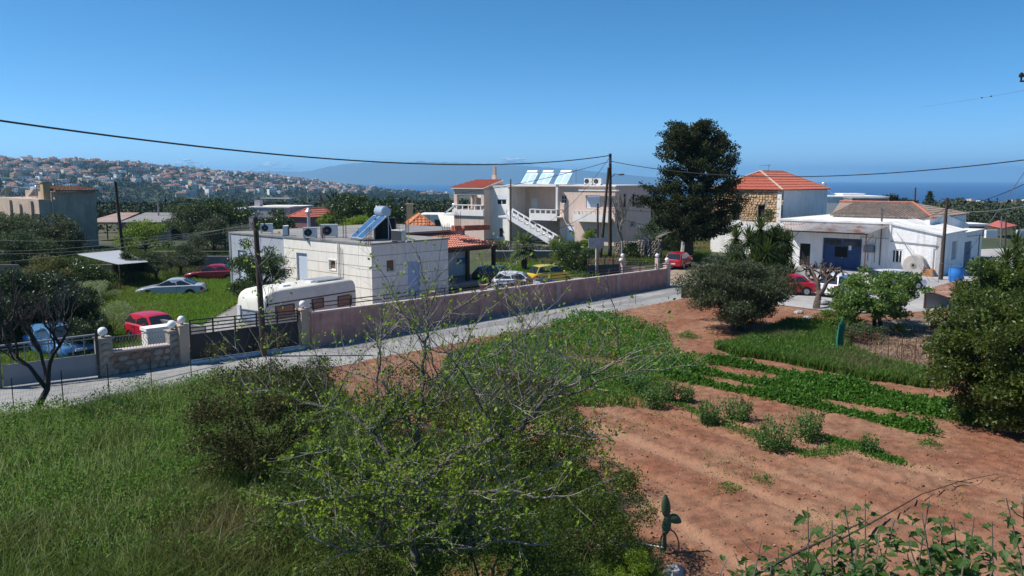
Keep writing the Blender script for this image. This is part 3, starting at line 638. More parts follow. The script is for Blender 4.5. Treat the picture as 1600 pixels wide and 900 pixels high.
# three pale solar heaters on the porch roof
for i, px in enumerate((823,848,876)):
    x, _ = F.hit(px,289,1.2); lab = ['leftmost of the three pale solar heaters in a row on the apartment roof', 'middle one of three pale solar heaters on the apartment roof', 'rightmost of the three pale solar heaters in a row on the apartment roof'][i]
    solar_heater(lab, F.w(x, 1.2, HB+.15), -35, 2, .95, 1.85, 45, True, mPanelP, .24, 'pale solar heaters on the apartment roof', mWhite)
x, _ = F.hit(926,290,2.0)
for i, lab in enumerate(('left of two air conditioners on the parapet of the pink block', 'right of two air conditioners on the parapet of the pink block')): o = ac_unit('air_conditioner', lab, F.w(x+i*1.3, 1.0, HB+.14), -35, False, 'air conditioners on the pink block'); o.scale = (1.3,1.3,1.3)
o = MB(); x, _ = F.hit(900,280,4); o.tube([F.w(x,4,HB), F.w(x,4,HB+2.3)], .03, 5); tag(o.build('antenna_mast', mMetalG), 'slender mast on the pink block right of the solar heaters', 'antenna')
# satellite dish on the side wall
p = F.w(.1, 4.2, 2.2); d = root('satellite_dish', 'white satellite dish low on the shaded end wall of the pink block', 'satellite dish', p, 20)
m = MB(); b0 = len(m.V)
for k in range(4):
    for j in range(14): a = 2*math.pi*j/14; r_ = .42*(k+.3)/3.3; m.V.append((.35+.35*r_*r_, r_*math.cos(a), .3+r_*math.sin(a)))
for k in range(3):
    for j in range(14): m.f(k*14+j, k*14+(j+1)%14, (k+1)*14+(j+1)%14, (k+1)*14+j)
m.build('dish', mWhite, d); m = MB(); m.tube([(0,0,0),(.35,0,.3)], .03, 5); m.tube([(.35,0,-.1),(.75,0,.25)], .015, 4); m.build('dish_arm', mMetalG, d)
# ======== white workshop ========
C2 = G(1467,432); F = Frame(C2, -42.0)
W = root('workshop_building', 'low whitewashed workshop with a blue metal door under a rusty canopy', 'workshop', C2, -42.0)
xg = F.hit(1387,426)[0]; xl = F.hit(1216,420)[0]; Hg = F.hit(1387,350)[1]; Hr = F.hit(1467,368)[1]; Ws = F.hitx(1506,400)[0]; We = F.hitx(1535,400)[0]
gd = fr_(1286,371,1344,425); gd = (gd[0], gd[1], 0, gd[3]); wn = fr_(1394,389,1410,412); lo = fr_(1250,380,1265,410); lo = (lo[0], lo[1], .1, lo[3])
m = MB(); m.wall(TF(), xl, xg, 0, Hg, [gd, lo], .35); m.build('garage_wall', mWash, W)
m = MB(); m.wall(TF(-.06), xg, 0, 0, Hr, [wn], .35)
m.poly([(xg,-.06,Hr),(0,-.06,Hr),(xg,-.06,Hg+.02)]); 
bd = F.hitx(1150/4+1200, 575/4+240)[0]; bd2 = F.hitx(1180/4+1200, 600/4+240)[0]; d0_ = F.hitx(1225/4+1200,400)[0]; d1_ = F.hitx(1279/4+1200,400)[0]
m.wall(TR(), -.06, Ws, 0, Hr, [(bd, bd2, 1.1, 2.7)], .35); m.wall(TR(-.15), Ws, We, 0, Hr-.25, [(d0_+.05, d1_, .05, 2.35)], .35); m.build('wing_wall', mWash, W)
m = MB(); m.tbox(TR(), bd, bd2, 1.1, 2.7, .12, .2); m.build('blind', M('grey_blind', (.35,.36,.38), .7), W); m = MB(); m.tbox(TR(-.15), d0_+.05, d1_, .05, 2.35, .1, .16)
for i in range(3): z = .3+i*.75; m.tbox(TR(-.15), d0_+.15, d1_-.1, z, z+.04, .08, .1)
m.build('side_door', M('faded_blue_door', (.12,.15,.21), .7, .2, 3), W)
window(W, TF(-.06), wn, mGlass, mWhite, depth=.06, bars=2, fw=.11)
# roofs: sloped wing roof, flat garage roof
m = MB(); m.hexa([(xg,-.2,Hg+.0),(.15,-.2,Hr),(.15,Ws,Hr),(xg,Ws,Hg+.2),(xg,-.2,Hg+.13),(.15,-.2,Hr+.13),(.15,Ws,Hr+.13),(xg,Ws,Hg+.33)]); m.box(xl-.1, xg-.01, -.15, 15.5, Hg, Hg+.16); m.box(-2.5, .0, Ws, We+.1, Hr-.25, Hr-.12); m.build('roof_slab', M('white_roof_coat', (.78,.76,.73), .8, .06, .6, .2, 10, col2=(.62,.59,.56), sc2=.5), W)
m = MB(); m.tbox(TF(), xg-.06, xg+.10, 0, Hg+.05, -.14, -.04); m.build('pilaster', mWash, W)
# blue garage door: two leaves with panel frames and small panes
for i in range(2):
    a0 = gd[0]+(gd[1]-gd[0])*i/2+.02; a1 = gd[0]+(gd[1]-gd[0])*(i+1)/2-.02; m = MB(); m.tbox(TF(), a0, a1, .03, gd[3]-.02, .2, .25)
    for z in (.1, gd[3]*.52, gd[3]*.75, gd[3]-.1): m.tbox(TF(), a0+.07, a1-.07, z-.04, z+.04, .17, .2)
    for a in (a0, a1-.07): m.tbox(TF(), a, a+.07, .03, gd[3]-.02, .17, .2)
    dl = m.build('door_leaf', mBlue, W)
    for k in range(3):
        q = MB(); b0 = a0+.1+(a1-a0-.2)*k/3; q.tbox(TF(), b0+.03, b0+(a1-a0-.2)/3-.03, gd[3]*.77, gd[3]-.16, .185, .195); q.build('pane', mGlass, dl)
q = MB(); ms = (gd[0]+gd[1])/2; q.tbox(TF(), ms-.65, ms+.45, 1.1, 2.0, .16, .175); q.build('dark_panel', mDark, W)
q = MB(); q.tbox(TF(), ms+.55, ms+.8, 1.75, 2.15, .145, .165); q.build('notice', M('paper_white', (.75,.75,.75), .8), W)
m = MB(); m.tbox(TF(), *lo, .15, .2); m.build('dark_opening', mDark, W)
# canopy
cA = F.hit(1226,357,-2.9)[0]; cB = F.hit(1356,365,-2.9)[0]; zc = 3.5; m = MB(); nst = 60; yo = -2.95; cW = xg-xl; b = len(m.V)
for (yy, zz, xa, xb) in ((yo, zc, cA, cB), (-.02, Hg-.12, xl+.2, xg-.1)):
    for i in range(nst*2+1):
        f = i/(nst*2); m.V.append((xa+(xb-xa)*f, yy, zz+(.035 if i % 2 else -.035)))
for i in range(nst*2): m.f(i, i+1, nst*2+2+i, nst*2+1+i)
cn = m.build('canopy', M('rusty_sheet', (.46,.44,.43), .6, .12, 1.2, .3, 12, col2=(.36,.18,.12), sc2=.75, lo=.50, hi=.64, metal=.2), W)
for x in (cA+.7, cB-.15): m = MB(); m.tube([(x,-2.8,0),(x,-2.8,zc-.05)], .05, 6); m.tube([(x,-2.8,zc-.8),(x+.6,-2.8,zc-.1)], .03, 4); m.build('canopy_post', mIron, W); m = MB(); m.tube([(cA,-2.8,zc-.08),(cB,-2.8,zc-.08)], .04, 4); m.tube([(xl+.3,-.3,3.35),(xg-2.0,-.3,3.35)], .06, 4); m.build('canopy_beam', mIron, W)
x = xg-.7
for q, r_ in (([(x,-.1,0.6),(x,-.1,Hg+1.2)], .05), ([(x-.45,-.1,.8),(x-.45,-.1,2.6),(x-.4,-.1,2.9)], .025), ([(xg+.1,-.12,2.75),(-.2,-.12,2.55)], .03), ([(xg-2.4,-.12,.5),(xg-2.4,-.12,3.0),(xg,-.12,2.95)], .022), ([(-.5,-.12,.4),(-.5,-.12,2.3),(-.3,-.12,2.5)], .025), ([(.06, Ws+.5, 2.9),(.06,We,2.7)], .03), ([(.2,Ws+4.5,.1),(.2,Ws+4.5,2.9)], .05)):
    m = MB(); m.tube(q, r_, 5); m.build('wall_pipe', M('pipe_grey', (.14,.13,.13), .7, .15), W)
m = MB(); m.box(xg-2.0, xg-1.2, -.45, -.05, 1.7, 2.3); m.box(xg-1.75, xg-1.7, -.1,-.05,.9,1.7); m.build('meter_box', mMetalG, W)
# weathered hip roof and gable behind
rx0 = F.hit(1302,335,11)[0]; m = MB()
hr0 = F.hit(1300,340,6.5)[0]; hr1 = F.hit(1454,341,6.5)[0]; zE = F.hit(1400,340,6.5)[1]; zR = F.hit(1427,318,13.5)[1]
m.box(hr0, hr1, 6.8, 19.5, 2.5, zE-.02); m.build('rear_wall', mWash, W)
yR = 13.3; r0 = Vector((F.hit(1312,317,yR)[0], yR, F.hit(1312,316,yR)[1])); r1 = Vector((F.hit(1427,319,yR)[0], yR, F.hit(1427,318,yR)[1]))
e0 = Vector((hr0-.2, 6.5, zE)); e1 = Vector((hr1+.2, 6.5, zE)); b0_ = Vector((hr0-.2, 20, zE)); b1_ = Vector((hr1+.2, 20, zE))
m = MB(); m.poly([e0,e1,r1,r0]); m.poly([e1,b1_,r1]); m.poly([b1_,b0_,r0,r1]); m.poly([b0_,e0,r0]); m.poly([e0,b0_,b1_,e1]); rrf = m.build('rear_roof', mTileG, W)
m = MB()
for (p, q, t0, t1) in ((e0,e1,r0,r1), (e1,b1_,r1,r1)):
    e = q-p; Wd = e.length; e.normalize(); md = (t0+t1)/2-p; s_ = md-e*md.dot(e); Hs = s_.length; s_.normalize(); n = e.cross(s_); ta = (t0-p).dot(e); tb = (t1-p).dot(e)
    lo_ = lambda x, ta=ta, Hs=Hs: (0 if x > 0 else 0)
    def hi_(x, ta=ta, tb=tb, Wd=Wd, Hs=Hs):
        v = Hs
        if ta > .01: v = min(v, Hs*x/ta)
        if Wd-tb > .01: v = min(v, Hs*(Wd-x)/(Wd-tb))
        return v
    tiles(m, p+n*.02, e, s_, n, Wd, lo_, hi_, .30, .5, .09)
m.build('roof_tiles', mTileG, rrf, kind='stuff')
mrr = M('ridge_red', (.42,.14,.09), .9, .2, 4)
for p, q in ((e1,r1),(r0,r1)): m = MB(); m.tube([p+Vector((0,0,.08)), q+Vector((0,0,.08))], .13, 6); m.build('ridge_cap', mrr, rrf)
m = MB(); x9 = hr1+.4; m.poly([(x9,4.8,Hr),(x9,19,Hr-.6),(x9,19,Hr+.1),(x9,10,zE+.25),(x9,4.8,zE-.05)]); m.poly([(x9-.4,4.8,Hr),(x9,4.8,Hr),(x9,4.8,zE-.05),(x9-.4,4.8,zE-.05)]); m.poly([(x9,10,zE+.25),(x9,19,Hr+.1),(x9-3,19,Hr+.1),(x9-3,10,zE+.25)]); m.build('end_gable', mWash, W)
# ======== stone house ========
k0 = P(1217,400,84.0); k0.z = 0; F = Frame(k0, -42.0)
S = root('stone_house', 'two storey old house with bare stone upper wall and red hipped tile roof', 'house', k0, -42.0)
SX = F.hit(1113,300)[0]; SY = F.hitx(1293,297)[0]; He = F.hit(1217,297.5)[1]; zs_ = F.hit(1160,346)[1]
wl_ = fr_(1144,318,1155,344); wr_ = fr_(1184,321,1194,340)
m = MB(); m.wall(TF(.08), SX, 0, 0, He, [(wl_[0],wl_[1],wl_[2],wl_[3]), (wr_[0],wr_[1],wr_[2],wr_[3])], .45); m.build('stone_wall', M('stone_mortar', (.36,.25,.16), .95, .2, 3, .8, 12, col2=(.27,.24,.2), sc2=.4), S)
m = MB(); m.wall(TF(0), SX-.02, 0, 0, zs_, [], .07); m.wall(TR(), 0.0, SY, 0, He, [], .45); m.box(SX, -.5, SY-.4, SY, 0, He); m.wall(lambda s,z,d: (SX+d, s, z), .5, SY-.4, 0, He, [], .4); m.build('whitewashed_wall', mWash, S)
# individual stones joined as relief
m = MB(); z = zs_+.12
while z < He-.12:
    hh = random.uniform(.17,.3); x = SX+.15
    while x < -.18:
        ww = random.uniform(.18,.45); cx, cz = x+ww/2, z+hh/2
        if not any(q[0]-.12 < cx < q[1]+.12 and q[2]-.1 < cz < q[3]+.1 for q in (wl_, wr_)) and random.random() < .93:
            g = .02; k = random.uniform(.0,.05); pts = []
            for (sx, sz) in ((0,0),(1,0),(1,1),(0,1)): pts.append((x+g+(ww-2*g)*sx+random.uniform(-.03,.03), z+g+(hh-2*g)*sz+random.uniform(-.03,.03)))
            cxx = sum(p[0] for p in pts)/4; czz = sum(p[1] for p in pts)/4; b = len(m.V)
            for p in pts: m.V.append((p[0], .085, p[1]))
            for p in pts: m.V.append((cxx+(p[0]-cxx)*.7, .03-k, czz+(p[1]-czz)*.7))
            m.f(b+4,b+5,b+6,b+7)
            for i in range(4): j = (i+1) % 4; m.f(b+i,b+j,b+4+j,b+4+i)
        x += ww
    z += hh
mStone = leafM('field_stone', (.46,.28,.14), (.74,.56,.36), 0, .9, .2)
m.build('stones', mStone, S, kind='stuff')
for q in (wl_, wr_):
    window(S, TF(.08), q, mDark, M('old_wood', (.08,.055,.04), .9, .2), depth=.2, fw=.1)
    m = MB(); m.tbox(TF(.08), q[0]-.15, q[1]+.15, q[2]-.14, q[2]-.02, -.06, .2); m.build('sill', mWash, S)
hip_roof(S, SX, 0, 0, SY, He, He+2.0, mTile, ridge=3.6, tw=.27, row=.62, over=.22, along='y', capmat=M('ridge_mortar', (.44,.33,.26), .9, .2, 4))
o = MB(); a = F.w(-3.8, 5, He+1.8); o.tube([a, a+Vector((0,0,1.0))], .025, 5); o.tube([a+Vector((-1.1,0,.85)), a+Vector((.3,0,.95))], .018, 4)
for i in range(6): q = a+Vector((-1.0+i*.22,0,.86)); o.tube([q+Vector((0,-.25,0)), q+Vector((0,.25,0))], .01, 4)
tag(o.build('antenna', mMetalG), 'television antenna on the red hipped roof', 'antenna')
# ======== concrete building at far left ========
k0 = P(67,400,85.0); k0.z = 0; F = Frame(k0, -42.0)
L = root('concrete_building', 'unpainted grey concrete building with a tiled penthouse at the left edge', 'building', k0, -42.0)
Hc = F.hit(67,312)[1]; Ltw = F.hitx(90,300)[0]; Lte = F.hitx(149,300)[0]; Ht = F.hitx(100,300)[1]
w_ = fr_(38,334,46,345); w3 = fr_(57,334,68,349)
m = MB(); m.wall(TF(), -22, 0, 0, Hc, [w_, (w3[0],-.25,w3[2],w3[3])], .3); m.wall(TR(), 0.3, Lte, 0, Hc, [], .3); m.wall(TR(-.002), Ltw, Lte, Hc, Ht, [], .3); m.wall(TF(Ltw), -6, -.3, Hc, Ht, [], .3); m.box(-22, -.3, .3, Lte, Hc-.25, Hc-.1); m.wall(lambda s,z,d:(s, Lte-d, z), -22, -.3, 0, Ht, [], .3)
m.build('concrete_wall', mGreyWall, L)
window(L, TF(), w_, mDark, M('dark_brown_wood', (.05,.03,.028), .7), depth=.1); window(L, TF(), (w3[0],-.25,w3[2],w3[3]), mGlass, mWhite, depth=.1, bars=1)
for a in (w3[0]-.55, -.25): m = MB(); m.tbox(TF(), a, a+.5, w3[2], w3[3], -.06, -.015); m.build('shutter', M('dark_brown_wood', (.05,.03,.028)), L)
for px in (20, 35, 53): m = MB(); x = F.hit(px,340)[0]; m.box(x-.12, x+.12, -.25, -.01, 0, Hc-.2 if px != 35 else Hc-.6); m.build('wall_pier', mGreyWall, L)
m = MB(); m.tube([(.12,1.3,0),(.12,1.3,Hc+.8)], .12, 6); m.build('flue', mGreyWall, L)
m = MB(); y0 = Ltw-.4; x0_, x1_ = -5, .5; zt = Ht+.35; m.hexa([(x1_,y0,Ht+.02),(x1_,Lte+.2,Ht+.02),(x0_,Lte+.2,zt),(x0_,y0,zt),(x1_,y0,Ht+.14),(x1_,Lte+.2,Ht+.14),(x0_,Lte+.2,zt+.12),(x0_,y0,zt+.12)]); rf = m.build('penthouse_roof', mTileG, L)
m = MB(); s = Vector((x0_-x1_,0,zt-Ht)); L_ = s.length; e = Vector((0,1,0)); n = e.cross(s.normalized()); tiles(m, Vector((x1_,y0,Ht+.15)), e, s, n, Lte+.2-y0, lambda x: 0, lambda x: L_, .28, .4, .07); m.build('roof_tiles', M('brown_tile', (.30,.15,.09), .9, .25, 5), rf, kind='stuff')
m = MB(); m.box(-1.5,-.6,Ltw-1.2,Ltw-.5,Hc-.1,Ht+1.0); m.box(-1.6,-.5,Ltw-1.3,Ltw-.4,Ht+1.0,Ht+1.12); m.build('chimney', M('ochre_render', (.45,.33,.19), .85, .1), L)
m = MB(); 
for (px, py) in ((2,300),(18,292),(35,296),(58,300)): x = F.hit(px,310,3)[0]; m.tube([(x,3,Hc-.1),(x,3,Hc+1.5)], .03, 4)
m.tube([(F.hit(5,310,3)[0],3,Hc+1.4),(F.hit(58,310,3)[0],3,Hc+1.0)], .03, 4); m.tube([(F.hit(60,310,3)[0],3,Hc+1.2),(F.hit(80,310,3)[0],3,Hc+.9)], .03, 4); m.build('pergola_frame', mMetalG, L)
for px, lab in ((6,'solar heater at the left edge on the grey concrete roof'), (52,'solar heater near the chimney of the grey concrete building')):
    x = F.hit(px,312,4)[0]; solar_heater(lab, F.w(x,4,Hc-.1), -120, 1, 1.2, 1.7, 35, True, mPanelP, .2, 'solar heaters on the concrete roof')
# ======== long shed with corrugated roof ========
k0 = P(187,348,106); zz = k0.z; k0.z = 0; k1 = P(312,347,106)
Lw = k1.x-k0.x
SH = root('long_shed', 'long low building with a pale corrugated roof beyond the olive trees', 'shed', k0, 0)
m = MB(); m.wall(TF(.5), -.1, Lw, -.5, zz-.1, [(1.5,3.6,0,1.5),(6.5,8,0,1.5)], .3); m.box(-.1, Lw, .8, 8, zz-.4, zz-.2); m.wall(TR(Lw), .5, 8, -.5, zz, [], .3); m.build('shed_wall', mGreyWall, SH)
for a in ((1.5,3.6),(6.5,8)): m = MB(); m.tbox(TF(.5), a[0], a[1], 0, 1.5, .1, .2); m.build('shed_door', mDark, SH)
me = MB(); nr = 37; pw = Lw/nr
me.poly([(0,0,0),(pw*.35,0,.09),(pw*.35,7.5,1.05),(0,7.5,.96)]); me.poly([(pw*.35,0,.09),(pw*.65,0,.09),(pw*.65,7.5,1.05),(pw*.35,7.5,1.05)]); me.poly([(pw*.65,0,.09),(pw,0,0),(pw,7.5,.96),(pw*.65,7.5,1.05)])
me = me.mesh('roof_rib', M('fibre_cement', (.42,.40,.37), .9, .12, 3, .3, 20))
for i in range(nr): o = obj('roof_rib', me, SH); o.location = (i*pw, 0, zz)
m = MB(); m.box(-4.5,-.1,-.6,6,zz-.15,zz); m.hexa([(-4.5,-.6,zz),(-.1,-.6,zz),(-.1,6,zz+1.0),(-3,6,zz+1.0),(-4.5,-.6,zz+.1),(-.1,-.6,zz+.1),(-.1,6,zz+1.1),(-3,6,zz+1.1)]); m.build('side_roof', M('faded_red_sheet', (.30,.25,.22), .85, .15, 2, col2=(.34,.19,.15), sc2=.4), SH)
for x in (-4.2,-3.2,-1.5): m = MB(); m.tube([(x,-.4,-.5),(x,-.4,zz-.1)], .08, 5); m.build('shed_post', mWood, SH)
m = MB(); x = Lw-1.5; m.box(x,x+.6,4,4.6,zz,zz+2.0); m.box(x-.3,x+.9,3.8,4.8,zz+2.0,zz+2.12); m.build('shed_chimney', mConc, SH); m = MB(); m.tube([(3,5,zz+.4),(3,5,zz+2.5)], .12, 6); m.build('vent_pipe', mConc, SH)
# ======== carport in the meadow ========
q = [G(122,399,2.35), G(185,415,1.9), G(229,411,1.9), G(200,391,2.35)]
q = [P(121,397,62.5), P(186,413,56.5), P(232,409,60), P(187,391,66)]
CPt = root('carport', 'lean-to shelter with a pale sheet metal roof on thin posts in the meadow', 'shelter', (q[0].x, q[0].y, 0))
m = MB(); o0 = Vector((q[0].x, q[0].y, 0)); n1 = 26
for k in range(n1*2):
    f0, f1 = k/(n1*2), (k+1)/(n1*2); a = q[0].lerp(q[3], f0)-o0; b = q[0].lerp(q[3], f1)-o0; c = q[1].lerp(q[2], f1)-o0; d = q[1].lerp(q[2], f0)-o0
    dz0, dz1 = (.03, -.03) if k % 2 else (-.03, .03)
    m.poly([a+Vector((0,0,dz0)), b+Vector((0,0,dz1)), c+Vector((0,0,dz1)), d+Vector((0,0,dz0))])
m.build('sheet_roof', M('pale_sheet', (.33,.34,.36), .4, .05, 1, metal=.3), CPt)
for p in q: m = MB(); v = p-o0; m.tube([(v.x,v.y,0),(v.x,v.y,v.z)], .05, 5); m.build('post', mIron, CPt)
# ======== middle-distance houses ========
def block(name, label, px0, px1, ytop, Y, ybase, depth, deg, mat, roof=None, wins=4, group=None, roofz=1.5, cat='house'):
    pL = P(px1, ytop, Y); z1 = pL.z; z0 = min(P(px1, ybase, Y).z, terrain(pL.x, Y))-.5; F = Frame((pL.x, Y, 0), deg)
    xL = F.hit(px0, ytop)[0]; r = root(name, label, cat, (pL.x, Y, 0), deg, group); Wd = -xL; hl = []
    nf = max(1, int((z1-P(px1,ybase,Y).z)//2.7)); zb_ = z1-nf*2.8
    for fl_ in range(nf):
        for i in range(wins):
            x = xL+Wd*(i+.5)/wins; hl.append((x-min(.55,Wd/wins*.3), x+min(.55,Wd/wins*.3), zb_+fl_*2.8+.9, zb_+fl_*2.8+2.2))
    m = MB(); m.wall(TF(), xL, 0, z0, z1, hl, .25); m.wall(TR(), .25, depth, z0, z1, [], .25); m.wall(lambda s,z,d:(xL+d,s,z), .25, depth, z0, z1, [], .25); m.wall(lambda s,z,d:(s,depth-d,z), xL, 0, z0, z1, [], .25); m.build('wall', mat, r)
    for h in hl: window(r, TF(), h, depth=.1)
    if roof is None: m = MB(); m.box(xL-.1, .1, -.1, depth+.1, z1, z1+.2); m.build('roof_slab', mWhiteR if mat != mConc else mConc, r)
    else: hip_roof(r, xL, 0, 0, depth, z1, z1+roofz, roof, tw=.5, row=.6, over=.3, along='x' if Wd > depth else 'y')
    return r, F, z1
mLilac = M('lilac_render', (.42,.38,.41), .85, .06)
r, F, z1 = block('lilac_house', 'lilac grey house with a low flat roof beyond the bungalow, greenhouse behind', 388, 452, 325, 135, 346, 9, -12, mLilac, wins=0)
m = MB(); x = F.hit(393,325)[0]; m.box(x,x+1,1,2,z1,z1+1.2); m.box(x+.5,x+6,2,4,z1+1.5,z1+1.6); m.build('stair_head', mLilac, r)
r, F, z1 = block('maroon_house', 'house with a long maroon mono pitch roof just right of the lilac house', 452, 482, 340, 128, 352, 8, -25, M('maroon_render', (.25,.12,.13), .85, .08), mTile, wins=0, roofz=1.3)
gh = root('greenhouse', 'white plastic covered greenhouse tunnel beyond the lilac house', 'greenhouse', P(350,333,165)); 
for i in range(9):
    m = MB(); x = i*2.0; m.tube([(x,0,0),(x,9,0)], .01, 3); pts = [(x+1.0-1.0*math.cos(math.pi*k/6), .9*math.sin(math.pi*k/6)) for k in range(7)]; m.prism(pts, 0, 10, 'y'); m.build('tunnel_bay', M('greenhouse_film', (.78,.78,.80), .5, .04), gh)
block('orange_roofed_house', 'small house with an orange tile roof beyond the roof slab of the bungalow', 640, 676, 352, 112, 362, 7, 10, mWhiteR, M('orange_tile', (.50,.19,.09), .85, .2, 4), wins=2, roofz=1.4)
r, F, z1 = block('white_flat_house', 'low white flat roofed house with starter bars left of the gabled tower', 655, 712, 337, 132, 356, 8, 0, mWhiteR, wins=3)
solar_heater('solar heater facing left on the low white house by the gabled tower', P(692,337,137), -100, 1, 1.4, 2.4, 38, True, mPanelP, .3)
m = MB(); a = P(684,336,122); b = P(712,338,122); m.hexa([a, b, b+Vector((0,-3,-1.8)), a+Vector((1,-3,-1.8)), a+Vector((0,0,.1)), b+Vector((0,0,.1)), b+Vector((0,-3,-1.7)), a+Vector((1,-3,-1.7))])
tag(m.build('awning', mCream), 'cream cloth awning stretched left of the gabled tower', 'awning')
for px, Y_, lab in ((617,150,'grey chimney stack left of the two behind the dark trees'), (640,140,'slim ochre chimney behind the bungalow roof')):
    p = P(px, 320 if px == 640 else 312, Y_); m = MB(); m.box(p.x-.5, p.x+.5, Y_-.5, Y_+.5, terrain(p.x,Y_)-.5, p.z); m.box(p.x-.7, p.x+.7, Y_-.7, Y_+.7, p.z, p.z+.2); tag(m.build('chimney_stack', M('ochre_render', (.45,.33,.19)) if px == 640 else mConc), lab, 'chimney')
block('white_flat_building', 'white flat roofed building behind the stone house, sea beyond', 1288, 1389, 308.5, 150, 330, 12, -5, mWhite, wins=0, cat='building')
block('white_roof_box', 'small white roof box beside the white flat building', 1317, 1351, 304, 158, 309, 5, -5, mWhite, wins=0, cat='building')
block('grey_flat_building', 'grey flat roofed building just left of the round tree', 1332, 1388, 311, 141, 325, 6, -8, mConc, wins=0, cat='building')
o = solar_heater('bright solar heater on the white roof right of the red hipped roof', P(1303,306,140), 60, 1, 1.6, 2.2, 45, True, mPanelP, .35)
# kiosk with red roof and white canopy building at right
k0 = P(1543,372,115); k0.z = 0; F = Frame(k0, -30)
r = root('pavilion', 'open sided pavilion with a red sheet roof beside a flat white roof', 'pavilion', k0, 0)
zz = P(1543,365,115).z
m = MB(); a = P(1541,352,118)-k0; b = P(1590,352,122)-k0; c = P(1566,357,112)-k0; d = P(1560,344,124)-k0
m.poly([a,c,d]); m.poly([c,b,d]); m.poly([a, d, b, c]) ; m.poly([a-Vector((0,0,.15)), b-Vector((0,0,.15)), c-Vector((0,0,.15))]); m.build('red_roof', M('red_sheet', (.45,.12,.09), .7, .1), r)
for q_ in (a, b, c): m = MB(); m.tube([(q_.x,q_.y,0),(q_.x,q_.y,q_.z)], .12, 5); m.build('post', mIron, r)
m = MB(); e0 = P(1505,347,118)-k0; e1 = P(1548,350,118)-k0; m.box(e0.x, e1.x, e0.y, e0.y+5, e1.z-.35, e1.z); m.build('white_roof', mWhite, r)
m = MB(); m.box(e0.x+1.5, e1.x, e0.y+1.5, e0.y+5, 0, e1.z-.36); m.build('kiosk_wall', M('ochre_wall', (.35,.22,.13), .9), r)
for x in (-2.9, 1.5): m = MB(); m.box(x, x+1.6, -4.5, -4.0, 0, 1.1); m.build('gate_block', mWhite, r)
